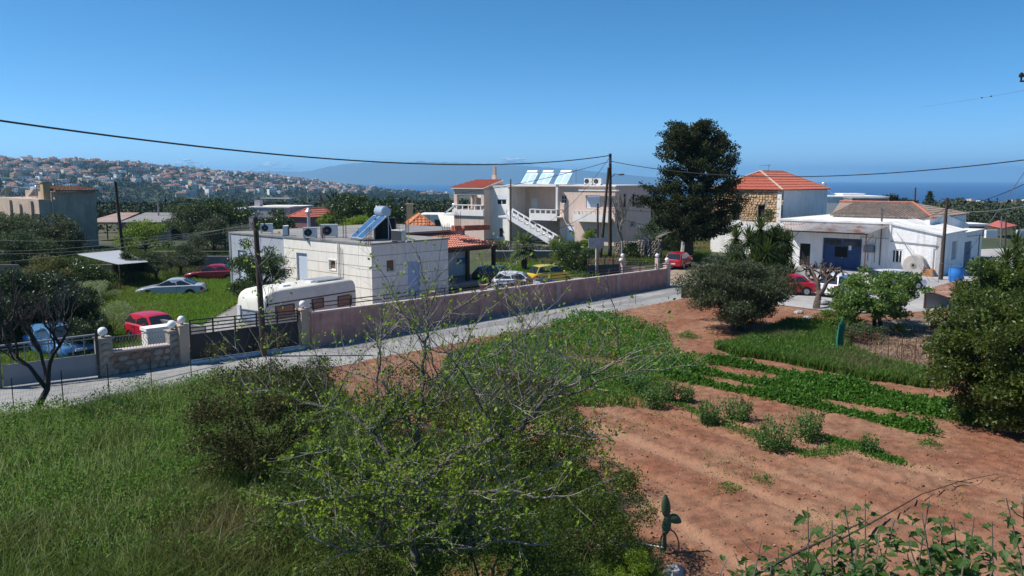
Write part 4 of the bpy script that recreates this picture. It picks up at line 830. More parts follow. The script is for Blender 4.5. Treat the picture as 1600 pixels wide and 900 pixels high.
# ---------------- vehicles ----------------
def car(name, label, loc, rz, L, Wd, Hh, paint, low, top, cat='car', wheels=(.18,.80), rw=.30, glass=None, group=None, plate=True, tint=None, splits=None, tail=None, tailc=(.35,.02,.02)):
    """low: list (x/L, z) of the lower body's top line from the tail (0) to the nose (1); top: (rear base, rear top, front top, front base) of the glasshouse in x/L"""
    r = root(name, label, cat, loc, rz, group); glass = glass or mGlass; W2 = Wd/2
    xs = sorted(set([0,.004,.02,.05,.1,.5,.9,.95,.98,.996,1]+[w+s*rw*1.18/L for w in wheels for s in (-1,-.85,-.6,-.3,0,.3,.6,.85,1)]+[p[0] for p in low]))
    def zt(f): return float(np.interp(f, [p[0] for p in low], [p[1] for p in low]))
    def wd(f): e = abs(f-.5)*2; return W2*(1-.16*max(0, (e-.72)/.28)**2.2)
    def zb(f):
        z = .22+.12*max(0, (abs(f-.5)*2-.86)/.14)
        for w in wheels:
            d = abs(f-w)*L; Rr = rw*1.16
            if d < Rr: z = max(z, rw+math.sqrt(Rr*Rr-d*d))
        return z
    m = MB(); n = 0; rows = []
    for f in xs:
        w_, b_, t_ = wd(f), zb(f), zt(f); zm = max(b_+.01, min(t_-.08, .52)); row = []
        half = [(w_*.90, b_), (w_*1.0, min(zm, max(b_+.02, .40))), (w_*1.0, max(zm, b_+.03)), (w_*.985, t_-.05), (w_*.93, t_), (w_*.5, t_+.025), (0, t_+.035)]
        pr = [(p[0], max(p[1], b_) if i else b_) for i, p in enumerate(half)]
        full = [(-y, z) for y, z in pr]+[(y, z) for y, z in pr[::-1][1:]]
        rows.append(len(m.V))
        for y, z in full: m.V.append((f*L-L/2, y, z))
    k = 13
    for i in range(len(xs)-1):
        for j in range(k-1): m.f(rows[i]+j, rows[i+1]+j, rows[i+1]+j+1, rows[i]+j+1)
        m.f(rows[i]+k-1, rows[i+1]+k-1, rows[i+1], rows[i])
    m.f(*[rows[0]+j for j in range(k)]); m.f(*[rows[-1]+j for j in range(k)][::-1])
    # glasshouse
    x0, x1, x2, x3 = [t*L-L/2 for t in top]; zb0 = zt(top[0]); zb3 = zt(top[3]); wb, wt = W2*.93, W2*.74; zr = Hh
    st = [(x0, zb0, wb*.93, None), (x1, zr-.07, wt*.96, zb0), (x1+.18*(x2-x1), zr-.01, wt, 0), (x1+.5*(x2-x1), zr, wt*1.02, 0), (x2-.15*(x2-x1), zr-.02, wt, 0), (x2, zr-.07, wt*.97, zb3), (x3, zb3, wb*.93, None)]
    g0 = []
    for i, (x, z, wt_, _) in enumerate(st):
        fb = (x+L/2)/L; zl = zt(fb)-.01; g0.append(len(m.V)); wl = wb*(.93 if i in (0, 6) else .99)
        if i in (0, 6): pts = [(-wl, zl), (-wl, zl+.01), (-wl*.6, zl+.02), (0, zl+.03), (wl*.6, zl+.02), (wl, zl+.01), (wl, zl)]
        else: pts = [(-wl, zl), (-wt_, z-.03), (-wt_*.8, z), (0, z+.025), (wt_*.8, z), (wt_, z-.03), (wl, zl)]
        for y, zz in pts: m.V.append((x, y, zz))
    for i in range(6):
        for j in range(6): m.f(g0[i]+j, g0[i+1]+j, g0[i+1]+j+1, g0[i]+j+1)
    body = m.build('body', paint, r, smooth=38)
    # glass: side panes, windscreen, rear window
    def side_pt(x, t, s, off=.012):
        fb = (x+L/2)/L; zl = zt(fb)+.02; ze = zr-.09
        return (x, s*((wb*.99)+(wt-wb*.99)*t+off), zl+(ze-zl)*t)
    xr0, xr1 = x0+(x1-x0)*.18, x1+.04; xf1, xf0 = x2-.02, x3-(x3-x2)*.16
    sp = splits or (.36,)
    for s in (-1, 1):
        cuts = [0]+list(sp)+[1]
        for i in range(len(cuts)-1):
            a, b = cuts[i], cuts[i+1]; q = MB(); gp = .035
            def lo(u): return xr0+.06+(xf0-xr0-.1)*u
            def hi(u): return xr1+.05+(xf1-xr1-.08)*u
            pa = [side_pt(lo(a)+(gp if i else 0), .06, s), side_pt(lo(b)-(gp if i < len(cuts)-2 else 0), .06, s), side_pt(hi(b)-(gp if i < len(cuts)-2 else 0), .93, s), side_pt(hi(a)+(gp if i else 0), .93, s)]
            q.poly(pa); q.poly([(p[0], p[1]-s*.02, p[2]) for p in pa]); q.build('side_window', glass, r)
    def scr(xa, za, xb, zb_, nm):
        q = MB(); d = Vector((zb_-za, 0, -(xb-xa))).normalized()
        if d.z < 0: d = -d
        o = d*.018
        pts = []
        for t, ww in ((.06, wb*.86), (.92, wt*.86)):
            for y in (-1, -.5, .5, 1): pts.append((xa+(xb-xa)*t+o.x, y*ww, za+(zb_-za)*t+o.z+.035*(1-abs(y)*.9)))
        b = len(q.V); q.V += pts
        for j in range(3): q.f(b+j, b+j+1, b+5+j, b+4+j)
        q.build(nm, glass, r)
    scr(x3, zb3, x2, zr-.05, 'windscreen'); scr(x0, zb0, x1, zr-.05, 'rear_window')
    for w in wheels:
        for s in (-1, 1):
            c = Vector((w*L-L/2, s*(W2-.10), rw)); q = MB(); q.tube([c+Vector((0,-s*.09,0)), c+Vector((0,s*.07,0)), c+Vector((0,s*.09,0))], [rw,rw,rw*.9], 20); wh = q.build('wheel', mTyre, r, smooth=30)
            q = MB(); q.cyl(c+Vector((0,s*.085,0)), c+Vector((0,s*.1,0)), rw*.62, 14); q.build('rim', mRim, wh)
            q = MB(); q.cyl(c+Vector((0,s*.1,0)), c+Vector((0,s*.108,0)), rw*.2, 8); q.build('hub_cap', mMetalG, wh)
    zn = zt(.985); zt_ = zt(.012)
    for s in (-1, 1):
        q = MB(); q.hexa([(L/2-.10,s*W2*.50,zn-.16),(L/2-.02,s*W2*.50,zn-.16),(L/2-.14,s*W2*.86,zn-.15),(L/2-.24,s*W2*.88,zn-.15),(L/2-.16,s*W2*.50,zn-.01),(L/2-.03,s*W2*.50,zn-.02),(L/2-.16,s*W2*.86,zn-.02),(L/2-.28,s*W2*.90,zn-.01)]); q.build('headlight', M('lamp_glass', (.6,.62,.64), .12, .02, spec=.8), r)
        q = MB(); tz = tail or (zt_-.26, zt_-.05); q.hexa([(-L/2-.012,s*W2*.62,tz[0]),(-L/2+.1,s*W2*.62,tz[0]),(-L/2+.16,s*W2*.95,tz[0]),(-L/2+.03,s*W2*.90,tz[0]),(-L/2-.012,s*W2*.62,tz[1]),(-L/2+.1,s*W2*.62,tz[1]),(-L/2+.16,s*W2*.96,tz[1]),(-L/2+.03,s*W2*.90,tz[1])]); q.build('tail_light', M('lamp_red', tailc, .2, .05), r)
        q = MB(); mx = x3-.32; q.sphere((mx, s*(W2+.07), zt((mx+L/2)/L)+.10), .1, 8, (.6,1,.7)); q.build('wing_mirror', paint, r)
        for hx in (sp if len(sp) > 0 else (.4,)):
            q = MB(); xx = xr0+(xf0-xr0)*(hx-.08); q.box(xx-.08, xx+.08, s*W2*.985-.02, s*W2*.985+.02, zt((xx+L/2)/L)-.16, zt((xx+L/2)/L)-.125); q.build('door_handle', mMetalB, r)
            xx = xr0+(xf0-xr0)*hx; q = MB(); q.box(xx-.006, xx+.006, s*W2-.01, s*W2+.003, .36, zt((xx+L/2)/L)-.06); q.build('door_seam', mDark, r)
    q = MB(); q.box(L/2-.03, L/2+.02, -W2*.72, W2*.72, .36, .46); q.build('front_grille', mMetalB, r)
    q = MB(); q.box(-L/2-.03, -L/2+.04, -W2*.78, W2*.78, .33, .50); q.build('rear_bumper', tint or paint, r)
    if plate:
        for s, nm in ((-1, 'number_plate'), (1, 'number_plate')):
            q = MB(); q.box(s*(L/2+.022)-.006, s*(L/2+.022)+.02*s+.006, -.26, .26, .48, .59); q.build(nm, mWhite, r)
    return r
def paintM(n, c, r=.28): return M(n, c, r, .03, 1, coat=.6, spec=.5)
pRed = paintM('car_red', (.42,.012,.025)); pPink = M('faded_red', (.46,.015,.045), .4, .05, 1.5, coat=.2, spec=.5); pYel = paintM('car_yellow', (.60,.46,.04)); pWhi = paintM('car_white', (.70,.71,.73)); pSil = paintM('car_silver', (.42,.45,.50)); pBlu = paintM('car_blue', (.10,.24,.46)); pDkB = paintM('car_dark_blue', (.035,.07,.14)); pBord = paintM('car_crimson', (.34,.015,.04))
hatch = [(0,.50),(.006,.78),(.03,.92),(.2,.94),(.72,.92),(.80,.86),(.93,.76),(.98,.66),(1,.48)]
sedan = [(0,.52),(.008,.80),(.02,.90),(.16,.94),(.3,.92),(.68,.88),(.82,.80),(.95,.66),(.985,.58),(1,.44)]
g = G(240,537); car('hatchback_car', 'faded red small hatchback parked behind the stone wall and white globes', (g.x-.1, g.y+.5, 0), -38, 3.45, 1.58, 1.42, pPink, hatch, (.03,.10,.60,.76), rw=.27, splits=(.45,))
g = G(62,566); car('hatchback_car', 'light blue small car behind the grey gate and bare tree', (g.x+.2, g.y+1.2, 0), -32, 3.6, 1.6, 1.5, pBlu, [(0,.5),(.01,.8),(.05,.94),(.7,.94),(.85,.82),(.96,.68),(1,.48)], (.02,.16,.55,.80), rw=.28)
g = G(268,461); car('coupe_car', 'silver coupe with its nose to the left sunk in the green meadow', (g.x, g.y, -.16), 190, 4.5, 1.72, 1.36, pSil, sedan, (.12,.30,.52,.72), rw=.31, wheels=(.19,.80), splits=(.42,))
g = G(332,437); car('saloon_car', 'crimson saloon half hidden by the corner of the blue grey wing', (g.x+.1, g.y, -.12), 186, 4.3, 1.68, 1.38, pBord, sedan, (.13,.28,.56,.74), rw=.30, splits=(.45,))
g = G(860,444); car('small_yellow_car', 'bright yellow rounded hatchback in the drive beyond the pink wall', (g.x, g.y+.3, 0), 30, 3.5, 1.58, 1.50, pYel, [(0,.50),(.006,.8),(.03,.95),(.68,.95),(.84,.82),(.95,.70),(1,.48)], (.015,.12,.58,.80), rw=.28, splits=(.48,), tailc=(.25,.02,.02))
g = G(808,455); car('white_hatchback', 'white hatchback parked between the brick gateposts and the yellow car', (g.x, g.y+.2, 0), -6, 3.6, 1.58, 1.42, pWhi, hatch, (.03,.14,.60,.78), rw=.28, splits=(.5,))
g = G(832,456); car('dark_blue_car', 'dark blue car showing only its bonnet above the pink wall', (g.x-.1, g.y-.9, -.25), 5, 3.9, 1.6, 1.36, pDkB, hatch, (.03,.14,.34,.42), rw=.28) if False else None
g = G(776,450); car('dark_hatchback', 'dark green car mostly hidden behind the brick gateposts', (g.x, g.y+2.6, 0), -8, 3.8, 1.6, 1.42, paintM('car_dark', (.02,.04,.04)), hatch, (.03,.14,.60,.78), rw=.28)
g = G(858,452); car('dark_blue_car', 'dark blue saloon low behind the pink wall, in front of the yellow car', (g.x-1.3, g.y-.6, -.05), 24, 4.1, 1.62, .98, pDkB, [(0,.5),(.01,.78),(.2,.86),(.7,.86),(.85,.78),(.96,.66),(1,.45)], (.25,.4,.5,.62), rw=.28)
g = G(1060,421); car('red_hatchback', 'bright red hatchback stopped on the road beyond the pink wall end', (g.x+.35, g.y+1.6, 0), 62, 4.0, 1.72, 1.45, pRed, hatch, (.02,.12,.62,.80), rw=.31, splits=(.45,))
g = G(1240,462); car('red_saloon', 'red car parked behind the pollarded tree and spiky yucca', (g.x-.2, g.y+1.0, 0), 165, 4.1, 1.68, 1.42, pRed, sedan, (.13,.26,.58,.75), rw=.30)
g = G(1296,465); car('white_suv', 'white estate car parked behind the pollarded tree trunk', (g.x+1.3, g.y+1.2, 0), 40, 4.1, 1.75, 1.58, pWhi, [(0,.5),(.005,.9),(.03,1.0),(.72,1.0),(.82,.93),(.95,.80),(1,.5)], (.01,.09,.66,.82), rw=.33, splits=(.34,.68))
g = G(1398,452); car('white_parked_car', 'white car mostly hidden behind the loquat tree on the forecourt', (g.x+.2, g.y+.3, 0), 10, 4.1, 1.7, 1.45, pWhi, hatch, (.03,.12,.62,.78), rw=.30)
# ---------------- caravan ----------------
p0 = Vector((-12.6, 40.0, -.18)); rz = 56
K = root('caravan', 'old cream caravan with brown tinted windows parked beside the bungalow', 'caravan', p0, rz)
LC = 6.6; WC = 2.2; z0, zT = .45, 2.55
prof = [(.35,z0),(LC-.25,z0),(LC-.05,.9),(LC,1.5),(LC-.06,2.2),(LC-.2,2.45),(LC-.4,zT),(1.2,zT),(.62,2.50),(.34,2.38),(.17,2.18),(.10,1.9),(.04,1.4),(.0,.98),(.10,.62)]
mCar = M('caravan_cream', (.72,.69,.60), .45, .04, 1, col2=(.62,.59,.52), sc2=.8)
m = MB(); n = len(prof); cxp = LC/2; czp = 1.5
def ins(p, k): return (cxp+(p[0]-cxp)*(1-k/ (LC/2)), czp+(p[1]-czp)*(1-k/1.05))
rows = []
for (y, k) in ((0,.07),(.05,.02),(.12,0),(WC-.12,0),(WC-.05,.02),(WC,.07)):
    rows.append(len(m.V))
    for p in prof: q = ins(p, k); m.V.append((q[0], y, q[1]))
for i in range(5):
    for j in range(n): j2 = (j+1) % n; m.f(rows[i]+j, rows[i]+j2, rows[i+1]+j2, rows[i+1]+j)
m.f(*[rows[0]+j for j in range(n)][::-1]); m.f(*[rows[5]+j for j in range(n)])
m.build('shell', mCar, K, smooth=35)
mBr = M('brown_window', (.17,.10,.085), .15, .05, spec=.8)
for (a, b, c, d) in ((.75,2.0,1.02,1.72),(3.2,4.05,1.22,1.78),(5.1,6.15,1.12,1.72)):
    w = window(K, lambda s, z, dd: (s, dd-.03, z), (a,b,c,d), mBr, mMetalB, depth=0, fw=.045)
w = window(K, lambda s, z, dd: (dd-.02+.03*0, s, z), (.38,1.77,.98,1.55), M('front_window', (.30,.34,.44), .12, .05, spec=.8), mMetalG, depth=0, fw=.05)
for z in (1.86, .92, .70): q = MB(); q.box(.35, LC-.1, -.022, .002, z-(.03 if z == 1.86 else .012), z+(.03 if z == 1.86 else .012)); q.build('trim_strip', M('trim_brown', (.10,.07,.06), .5) if z == 1.86 else mMetalG, K)
q = MB(); q.box(3.2, 3.7, -.02, .0, .98, 1.1); q.build('vent', M('vent_beige', (.42,.37,.26), .7), K)
q = MB(); q.box(3.76, 3.86, -.02, .0, 1.0, 1.1); q.build('socket_cover', mDark, K)
q = MB(); q.box(-.002, .05, .12, .34, .95, 1.75); q.build('front_panel', mWhite, K); q = MB(); q.box(-.002, .05, WC-.34, WC-.12, .95, 1.75); q.build('front_panel', mWhite, K)
for (a, b, c, d) in ((1.9,2.4,.7,1.15),(3.9,4.3,.8,1.3)): q = MB(); q.box(a,b,c,d,zT+.0,zT+.08); q.build('roof_vent', mWhite, K)
q = MB(); q.box(4.1, 6.1, .5, 1.7, zT+.05, zT+.10); sp_ = q.build('solar_panel', mAlu, K)
q = MB(); q.box(4.15, 6.05, .55, 1.65, zT+.101, zT+.106); q.build('panel_glass', M('dull_panel', (.24,.26,.30), .25, .05), sp_)
for x in (2.9, 3.35):
    for s in (.06, WC-.06): c = Vector((x, s, .32)); q = MB(); q.cyl(c-Vector((0,.08,0)), c+Vector((0,.08,0)), .31, 16); wh = q.build('wheel', mTyre, K); q = MB(); q.cyl(c-Vector((0,.1,0)), c+Vector((0,.1,0)), .18, 12); q.build('rim', mRim, wh)
q = MB(); q.tube([(.3,.5,.42),(-1.1,WC/2,.42)], .04, 5); q.build('drawbar', mMetalG, K); q = MB(); q.tube([(.3,WC-.5,.42),(-1.1,WC/2,.42)], .04, 5); q.build('drawbar', mMetalG, K)
q = MB(); q.tube([(-.9,WC/2,0),(-.9,WC/2,.6)], .035, 6); q.build('jockey_leg', mMetalG, K)
q = MB(); q.box(.25, .3, -.05, .05, 1.75, 1.95); q.build('marker_light', mDark, K)
# ---------------- boundary walls, gate ----------------
def globe(par, x, y, z, r_=.17):
    m = MB(); m.cyl((x,y,z-.03), (x,y,z+.04), .07, 10); b = m.build('lamp_base', mMetalG, par); m = MB(); m.sphere((x,y,z+.04+r_*.95), r_, 16); m.build('globe', mGlobe, b, smooth=True)
def wtop(px, py, base): return P(px, py, base.y).z
hA = wtop(480,489.5,A3); hB = wtop(1040,419,A4); LW = (A4-A3).length
az = math.degrees(math.atan2(ud.y, ud.x))
PW = root('boundary_wall', 'long faded pink rendered wall with a black rail on top beside the road', 'wall', A3, az)
m = MB(); b = len(m.V); hz_ = lambda x: hA+(hB-hA)*x/LW
m.hexa([(.3,0,-.3),(LW-.35,0,-.3),(LW-.35,.22,-.3),(.3,.22,-.3),(.3,0,hz_(0)-.06),(LW-.35,0,hz_(LW)-.06),(LW-.35,.22,hz_(LW)-.06),(.3,.22,hz_(0)-.06)]); m.build('wall_body', mPinkWall, PW)
m = MB(); m.hexa([(.3,-.03,hz_(0)-.058),(LW-.35,-.03,hz_(LW)-.058),(LW-.35,.26,hz_(LW)-.058),(.3,.26,hz_(0)-.058),(.3,-.03,hz_(0)+.01),(LW-.35,-.03,hz_(LW)+.01),(LW-.35,.26,hz_(LW)+.01),(.3,.26,hz_(0)+.01)]); m.build('coping', M('coping_pale', (.56,.44,.40), .85, .08, 3), PW)
m = MB(); m.hexa([(.3,-.05,-.3),(LW-.35,-.05,-.3),(LW-.35,.0-.002,-.3),(.3,-.002,-.3),(.3,-.03,.16),(LW-.35,-.03,.2),(LW-.35,-.002,.2),(.3,-.002,.16)]); m.build('plinth', mPinkWall, PW)
frW = Frame(A3, az)
for px in (872, 966):
    x = frW.hit(px, 450)[0]; m = MB(); m.box(x-.2, x+.2, -.035, .2, 0, hz_(x)-.06); m.build('pilaster', M('pink_pilaster', (.52,.34,.31), .85, .08), PW)
x = frW.hit(1046, 440)[0]; m = MB(); m.box(LW-.35, LW+.05, -.08, .32, -.2, hB+.36); m.box(LW-.40, LW+.1, -.12, .36, hB+.36, hB+.42); p_ = m.build('end_pillar', M('pink_pillar', (.58,.42,.38), .85, .06), PW); globe(p_, LW-.15, .12, hB+.43)
xs_ = list(np.linspace(.5, LW-1.6, 15))
for k, x in enumerate(xs_): m = MB(); m.box(x-.02, x+.02, .09, .13, hz_(x), hz_(x)+.42); m.build('rail_post', mMetalB, PW)
for dz in (.22, .42): m = MB(); m.tube([(.3,.11,hA+dz),(LW-1.5,.11,hz_(LW-1.5)+dz)], .028, 4); m.build('rail', mMetalB, PW)
x = LW-1.5; 
for i in range(4): m = MB(); z = hz_(x)+.1+.16*i; m.box(x+.15, LW-.42, .08, .12, z, z+.06); m.build('slat', mMetalB, PW)
m = MB(); m.box(x-.1, x+.12, -.02, .24, hz_(x), hz_(x)+.85); p_ = m.build('small_pillar', M('pink_pillar', (.58,.42,.38)), PW); globe(p_, x, .11, hz_(x)+.86, .15)
# tan gate pillar (right) with globe
gp = G(476,543); hp = wtop(475,484,gp)
TP = root('gate_pillar', 'tan gate pillar with a round white lamp where gate meets pink wall', 'pillar', gp, az)
m = MB(); m.box(-.22,.22,-.18,.28,-.2,hp); m.box(-.26,.26,-.22,.32,hp,hp+.06); m.build('shaft', mTan, TP); globe(TP, 0, .05, hp+.07, .17)
m = MB(); m.box(-.3,-.23,-.05,.05,hp-.2,hp-.05); m.build('gate_latch', mMetalB, TP)
gl = G(288,569); hl_ = wtop(288,509,gl)
TQ = root('gate_pillar', 'pink tan gate pillar with a round white lamp at the right end of stone wall', 'pillar', gl, az)
m = MB(); m.box(-.2,.2,-.16,.26,-.2,hl_); m.box(-.23,.23,-.2,.3,hl_,hl_+.05); m.build('shaft', mTan, TQ); globe(TQ, 0, .05, hl_+.06, .17)
# black sliding gate
ga = G(297,567); gb = G(469,543.5); dv = gb-ga; azg = math.degrees(math.atan2(dv.y, dv.x)); Lg = dv.length
GT = root('sliding_gate', 'black sheet metal gate with rails above between two lamp pillars', 'gate', ga, azg)
h0 = wtop(330,519,ga.lerp(gb,.2)); h1 = wtop(468,501.5,gb)
m = MB(); m.hexa([(.05,0,.12),(Lg-.05,0,.12),(Lg-.05,.04,.12),(.05,.04,.12),(.05,0,h0),(Lg-.05,0,h1),(Lg-.05,.04,h1),(.05,.04,h0)]); m.build('gate_sheet', mMetalB, GT)
for k in range(4):
    m = MB(); d0 = .10+.17*k; m.hexa([(.05,-.01,h0+d0),(Lg-.05,-.01,h1+d0*.8),(Lg-.05,.04,h1+d0*.8),(.05,.04,h0+d0),(.05,-.01,h0+d0+.05),(Lg-.05,-.01,h1+d0*.8+.05),(Lg-.05,.04,h1+d0*.8+.05),(.05,.04,h0+d0+.05)]); m.build('gate_rail', mMetalB, GT)
for k in range(6): x = .08+(Lg-.16)*k/5; m = MB(); hh = h0+(h1-h0)*x/Lg; m.box(x-.03,x+.03,-.015,.045,hh,hh+.62); m.build('gate_stile', mMetalB, GT)
kb = root('kerb', 'white painted kerb strip at the foot of the black gate', 'kerb', ga, azg)
m = MB(); m.box(-.1, Lg+.1, -.35, -.08, -.1, .13); m.build('kerb_stone', mWhite, kb)
# concrete drive behind the gate
dr = [gl, gp, gp+Vector((-2.0,9.5,0)), C0+Vector((-7.4,4,0)), gl+Vector((-4,10,0))]
sheet('driveway', [A2+(A3-A2)*.02, A3, A3+ud*9, A3+ud*9-nd*3.2, C0+Vector((-.5,-.5,0)), C0+Vector((-9,6,0)), A2-nd*5.5], .008, mConc, 'concrete drive behind the black gate')
sheet('courtyard', [A3+ud*9-nd*.3, A4-ud*.5-nd*.3, A4-ud*.5-nd*9, A3+ud*15-nd*9, C0+Vector((5,5,0)), C0, A3+ud*9-nd*3.2], .006, M('court_paving', (.26,.25,.24), .9, .1, 2), 'paved court behind the pink wall')
# ---------------- stone wall section ----------------
sa, sb = G(157,590), G(284,569.5); dv = sb-sa; azs = math.degrees(math.atan2(dv.y, dv.x)); Ls = dv.length
SW = root('stone_garden_wall', 'low rubble stone wall with a pale coping between two stone piers', 'wall', sa, azs)
t0 = wtop(190,549.5,sa.lerp(sb,.25)); t1 = wtop(266,538,sb); 
m = MB(); m.hexa([(.55,.03,-.2),(Ls-.45,.03,-.2),(Ls-.45,.4,-.2),(.55,.4,-.2),(.55,.03,t0),(Ls-.45,.03,t1),(Ls-.45,.4,t1),(.55,.4,t0)]); m.build('mortar_core', M('wall_mortar', (.24,.17,.13), .95, .2, 4, .6, 15), SW)
m = MB(); m.hexa([(.56,-.06,t0+.003),(Ls-.46,-.06,t1+.003),(Ls-.46,.46,t1+.003),(.56,.46,t0+.003),(.56,-.06,t0+.07),(Ls-.46,-.06,t1+.07),(Ls-.46,.46,t1+.07),(.56,.46,t0+.07)]); m.build('coping', M('coping_pale', (.56,.44,.40)), SW)
pz0 = wtop(168,531.5,sa); pz1 = wtop(274,517,sb)
for (x0_, x1_, zt_) in ((0,.55,pz0),(Ls-.45,Ls-.02,pz1)):
    m = MB(); m.box(x0_, x1_, 0, .5, -.2, zt_); m.box(x0_-.05, x1_+.05, -.05, .55, zt_, zt_+.05); pp = m.build('pier', M('pier_stone', (.30,.27,.235), .9, .15, 4, .5, 12), SW); globe(pp, (x0_+x1_)/2, .25, zt_+.06, .19)
def stone_me(i):
    m = MB(); k = random.choice((5,6,7)); b = len(m.V); pts = [(.5*math.cos(2*math.pi*j/k+i)*random.uniform(.85,1.12), .5*math.sin(2*math.pi*j/k+i)*random.uniform(.85,1.12)) for j in range(k)]
    for p in pts: m.V.append((p[0], .06, p[1]))
    for p in pts: m.V.append((p[0]*.97, -.02, p[1]*.97))
    for p in pts: m.V.append((p[0]*.72, -.05, p[1]*.72))
    for r_ in (0, 1):
        for j in range(k): j2 = (j+1) % k; m.f(b+r_*k+j, b+r_*k+j2, b+(r_+1)*k+j2, b+(r_+1)*k+j)
    m.f(*[b+2*k+j for j in range(k)]); return m.mesh('stone', [M('wall_stone_brown', (.25,.165,.12), .9, .25, 3, .5, 8), M('wall_stone_grey', (.30,.26,.22), .9, .25, 3, .5, 8), M('wall_stone_pale', (.36,.29,.22), .9, .25, 3, .5, 8)][i % 3])
SM = [stone_me(i) for i in range(9)]
z = .12; 
while z < t0-.02:
    hh = random.uniform(.24,.32); x = .02+random.uniform(0,.1)
    while x < Ls-.05:
        ww = random.uniform(.27,.5); cx = x+ww/2; onp = cx < .55 or cx > Ls-.45; lim = t0+(t1-t0)*cx/Ls-.06
        if z+hh/2 < lim or onp:
            o = obj('stone', random.choice(SM), SW); o.location = (min(cx, Ls-.2), .01 if not onp else -.005, z+random.uniform(-.02,.02)); o.scale = (ww*.97, 1, hh*.97); o.rotation_euler.y = random.uniform(-.12,.12)
        x += ww
    z += hh
zz_ = z
for (xa, xb, zt_) in ((0,.55,pz0),(Ls-.45,Ls,pz1)):
    z = zz_
    while z < zt_-.1:
        o = obj('stone', random.choice(SM), SW); o.location = ((xa+xb)/2, -.005, z); o.scale = (.42,1,.26); z += .27
# ornamental railing
rw_ = root('garden_railing', 'thin curled iron railing on the coping of the rubble stone wall', 'railing', sa, azs)
m = MB(); m.tube([(.6,.2,t0+.62),(Ls-.5,.2,t1+.62)], .016, 4); m.build('top_rail', mMetalG, rw_)
for i in range(18): x = .7+(Ls-1.3)*i/17; z = t0+(t1-t0)*x/Ls+.07; m = MB(); m.tube([(x,.2,z),(x+.08,.2,z+.18),(x-.05,.2,z+.38),(x,.2,z+.55)], .012, 4); m.build('iron_scroll', mMetalG, rw_)
# planter and block wall behind
o = root('concrete_planter', 'white concrete basin standing behind the rubble stone wall', 'planter', G(246,556)+Vector((0,.9,0)), azs)
m = MB(); m.box(-.8,.7,0,.7,0,1.05); m.box(-.85,.75,-.05,.75,1.05,1.2); m.build('basin', mWhiteR, o)
lw = root('block_wall', 'low grey cement wall running back from the lamp pier', 'wall', G(178,556)+Vector((0,1.2,0)), 0)
a_ = Vector((0.3,1.8,0)); b_ = Vector((3.4,.9,0))
m = MB(); 
m.hexa([a_, b_, b_+Vector((0,.2,0)), a_+Vector((0,.2,0)), a_+Vector((0,0,1.25)), b_+Vector((0,0,.95)), b_+Vector((0,.2,.95)), a_+Vector((0,.2,1.25))]); m.build('wall_body', mConc, lw)
# grey sliding gate at left
ga2 = G(4,607); gb2 = G(153,590); dv = gb2-ga2; a2 = math.degrees(math.atan2(dv.y, dv.x)); L2 = dv.length
GG = root('grey_gate', 'grey sheet metal gate with a tubular top frame, bare tree before it', 'gate', ga2, a2)
s0 = wtop(30,571,ga2); s1_ = wtop(150,553,gb2); tt0 = wtop(10,541,ga2); tt1 = wtop(152,523,gb2)
m = MB(); m.hexa([(.05,0,.08),(L2,0,.08),(L2,.05,.08),(.05,.05,.08),(.05,0,s0),(L2,0,s1_),(L2,.05,s1_),(.05,.05,s0)]); m.build('gate_sheet', M('grey_gate_sheet', (.22,.225,.25), .7, .08, 1), GG)
m = MB(); m.tube([(0,.02,tt0),(L2,.02,tt1)], .045, 6); m.build('top_tube', mMetalG, GG); m = MB(); m.tube([(0,.02,tt0-.14),(L2,.02,tt1-.14)], .03, 6); m.build('tube', mMetalG, GG)
for i in range(9): x = L2*i/8; m = MB(); m.tube([(x,.02,s0+(s1_-s0)*i/8-.02),(x,.02,tt0+(tt1-tt0)*i/8)], .022, 5); m.build('gate_bar', mMetalG, GG)
m = MB(); m.box(-.25,.0,-.06,.15,-.1,tt0+.1); m.build('gate_stile', M('green_grey', (.10,.12,.11), .8), GG)
o = root('gate_post', 'dark slatted gatepost just left of the rubble stone wall', 'post', G(156,591), a2)
m = MB(); m.box(-.06,.04,.05,.15,0,2.0); m.build('post', mMetalB, o)
# inner railing with brick posts by the bungalow
posts = [(655,493,22), (724,478,20), (773,469,17), (783,466,20)]
ir = root('garden_fence', 'railing between short brick posts in front of the bungalow', 'fence', (0,0,0))
pts_ = []
for (px, py, k) in posts[:3]+[(790,466,20)]:
    g_ = G(px, py+2); g_ = frW.w(frW.loc_of(g_).x, 2.0+0*k); pts_.append(g_)
    m = MB(); m.box(g_.x-.22, g_.x+.22, g_.y-.22, g_.y+.22, 0, 1.55); m.box(g_.x-.26, g_.x+.26, g_.y-.26, g_.y+.26, 1.55, 1.62); pb = m.build('brick_post', M('brick_post_stone', (.34,.22,.18), .9, .25, 5, .7, 10), ir)
for a, b in zip(pts_[:-1], pts_[1:]):
    for z in (.9, 1.15, 1.38): m = MB(); m.tube([a+Vector((0,0,z)), b+Vector((0,0,z))], .022, 4); m.build('rail', mMetalB, ir)
m = MB(); a, b = pts_[0], pts_[-1]; n_2 = (b-a).normalized(); n_2 = Vector((-n_2.y, n_2.x, 0))*.1; m.hexa([a-n_2, b-n_2, b+n_2, a+n_2]+[q+Vector((0,0,.75)) for q in (a-n_2, b-n_2, b+n_2, a+n_2)]); m.build('low_wall', M('brick_post_stone', (.34,.22,.18)), ir)
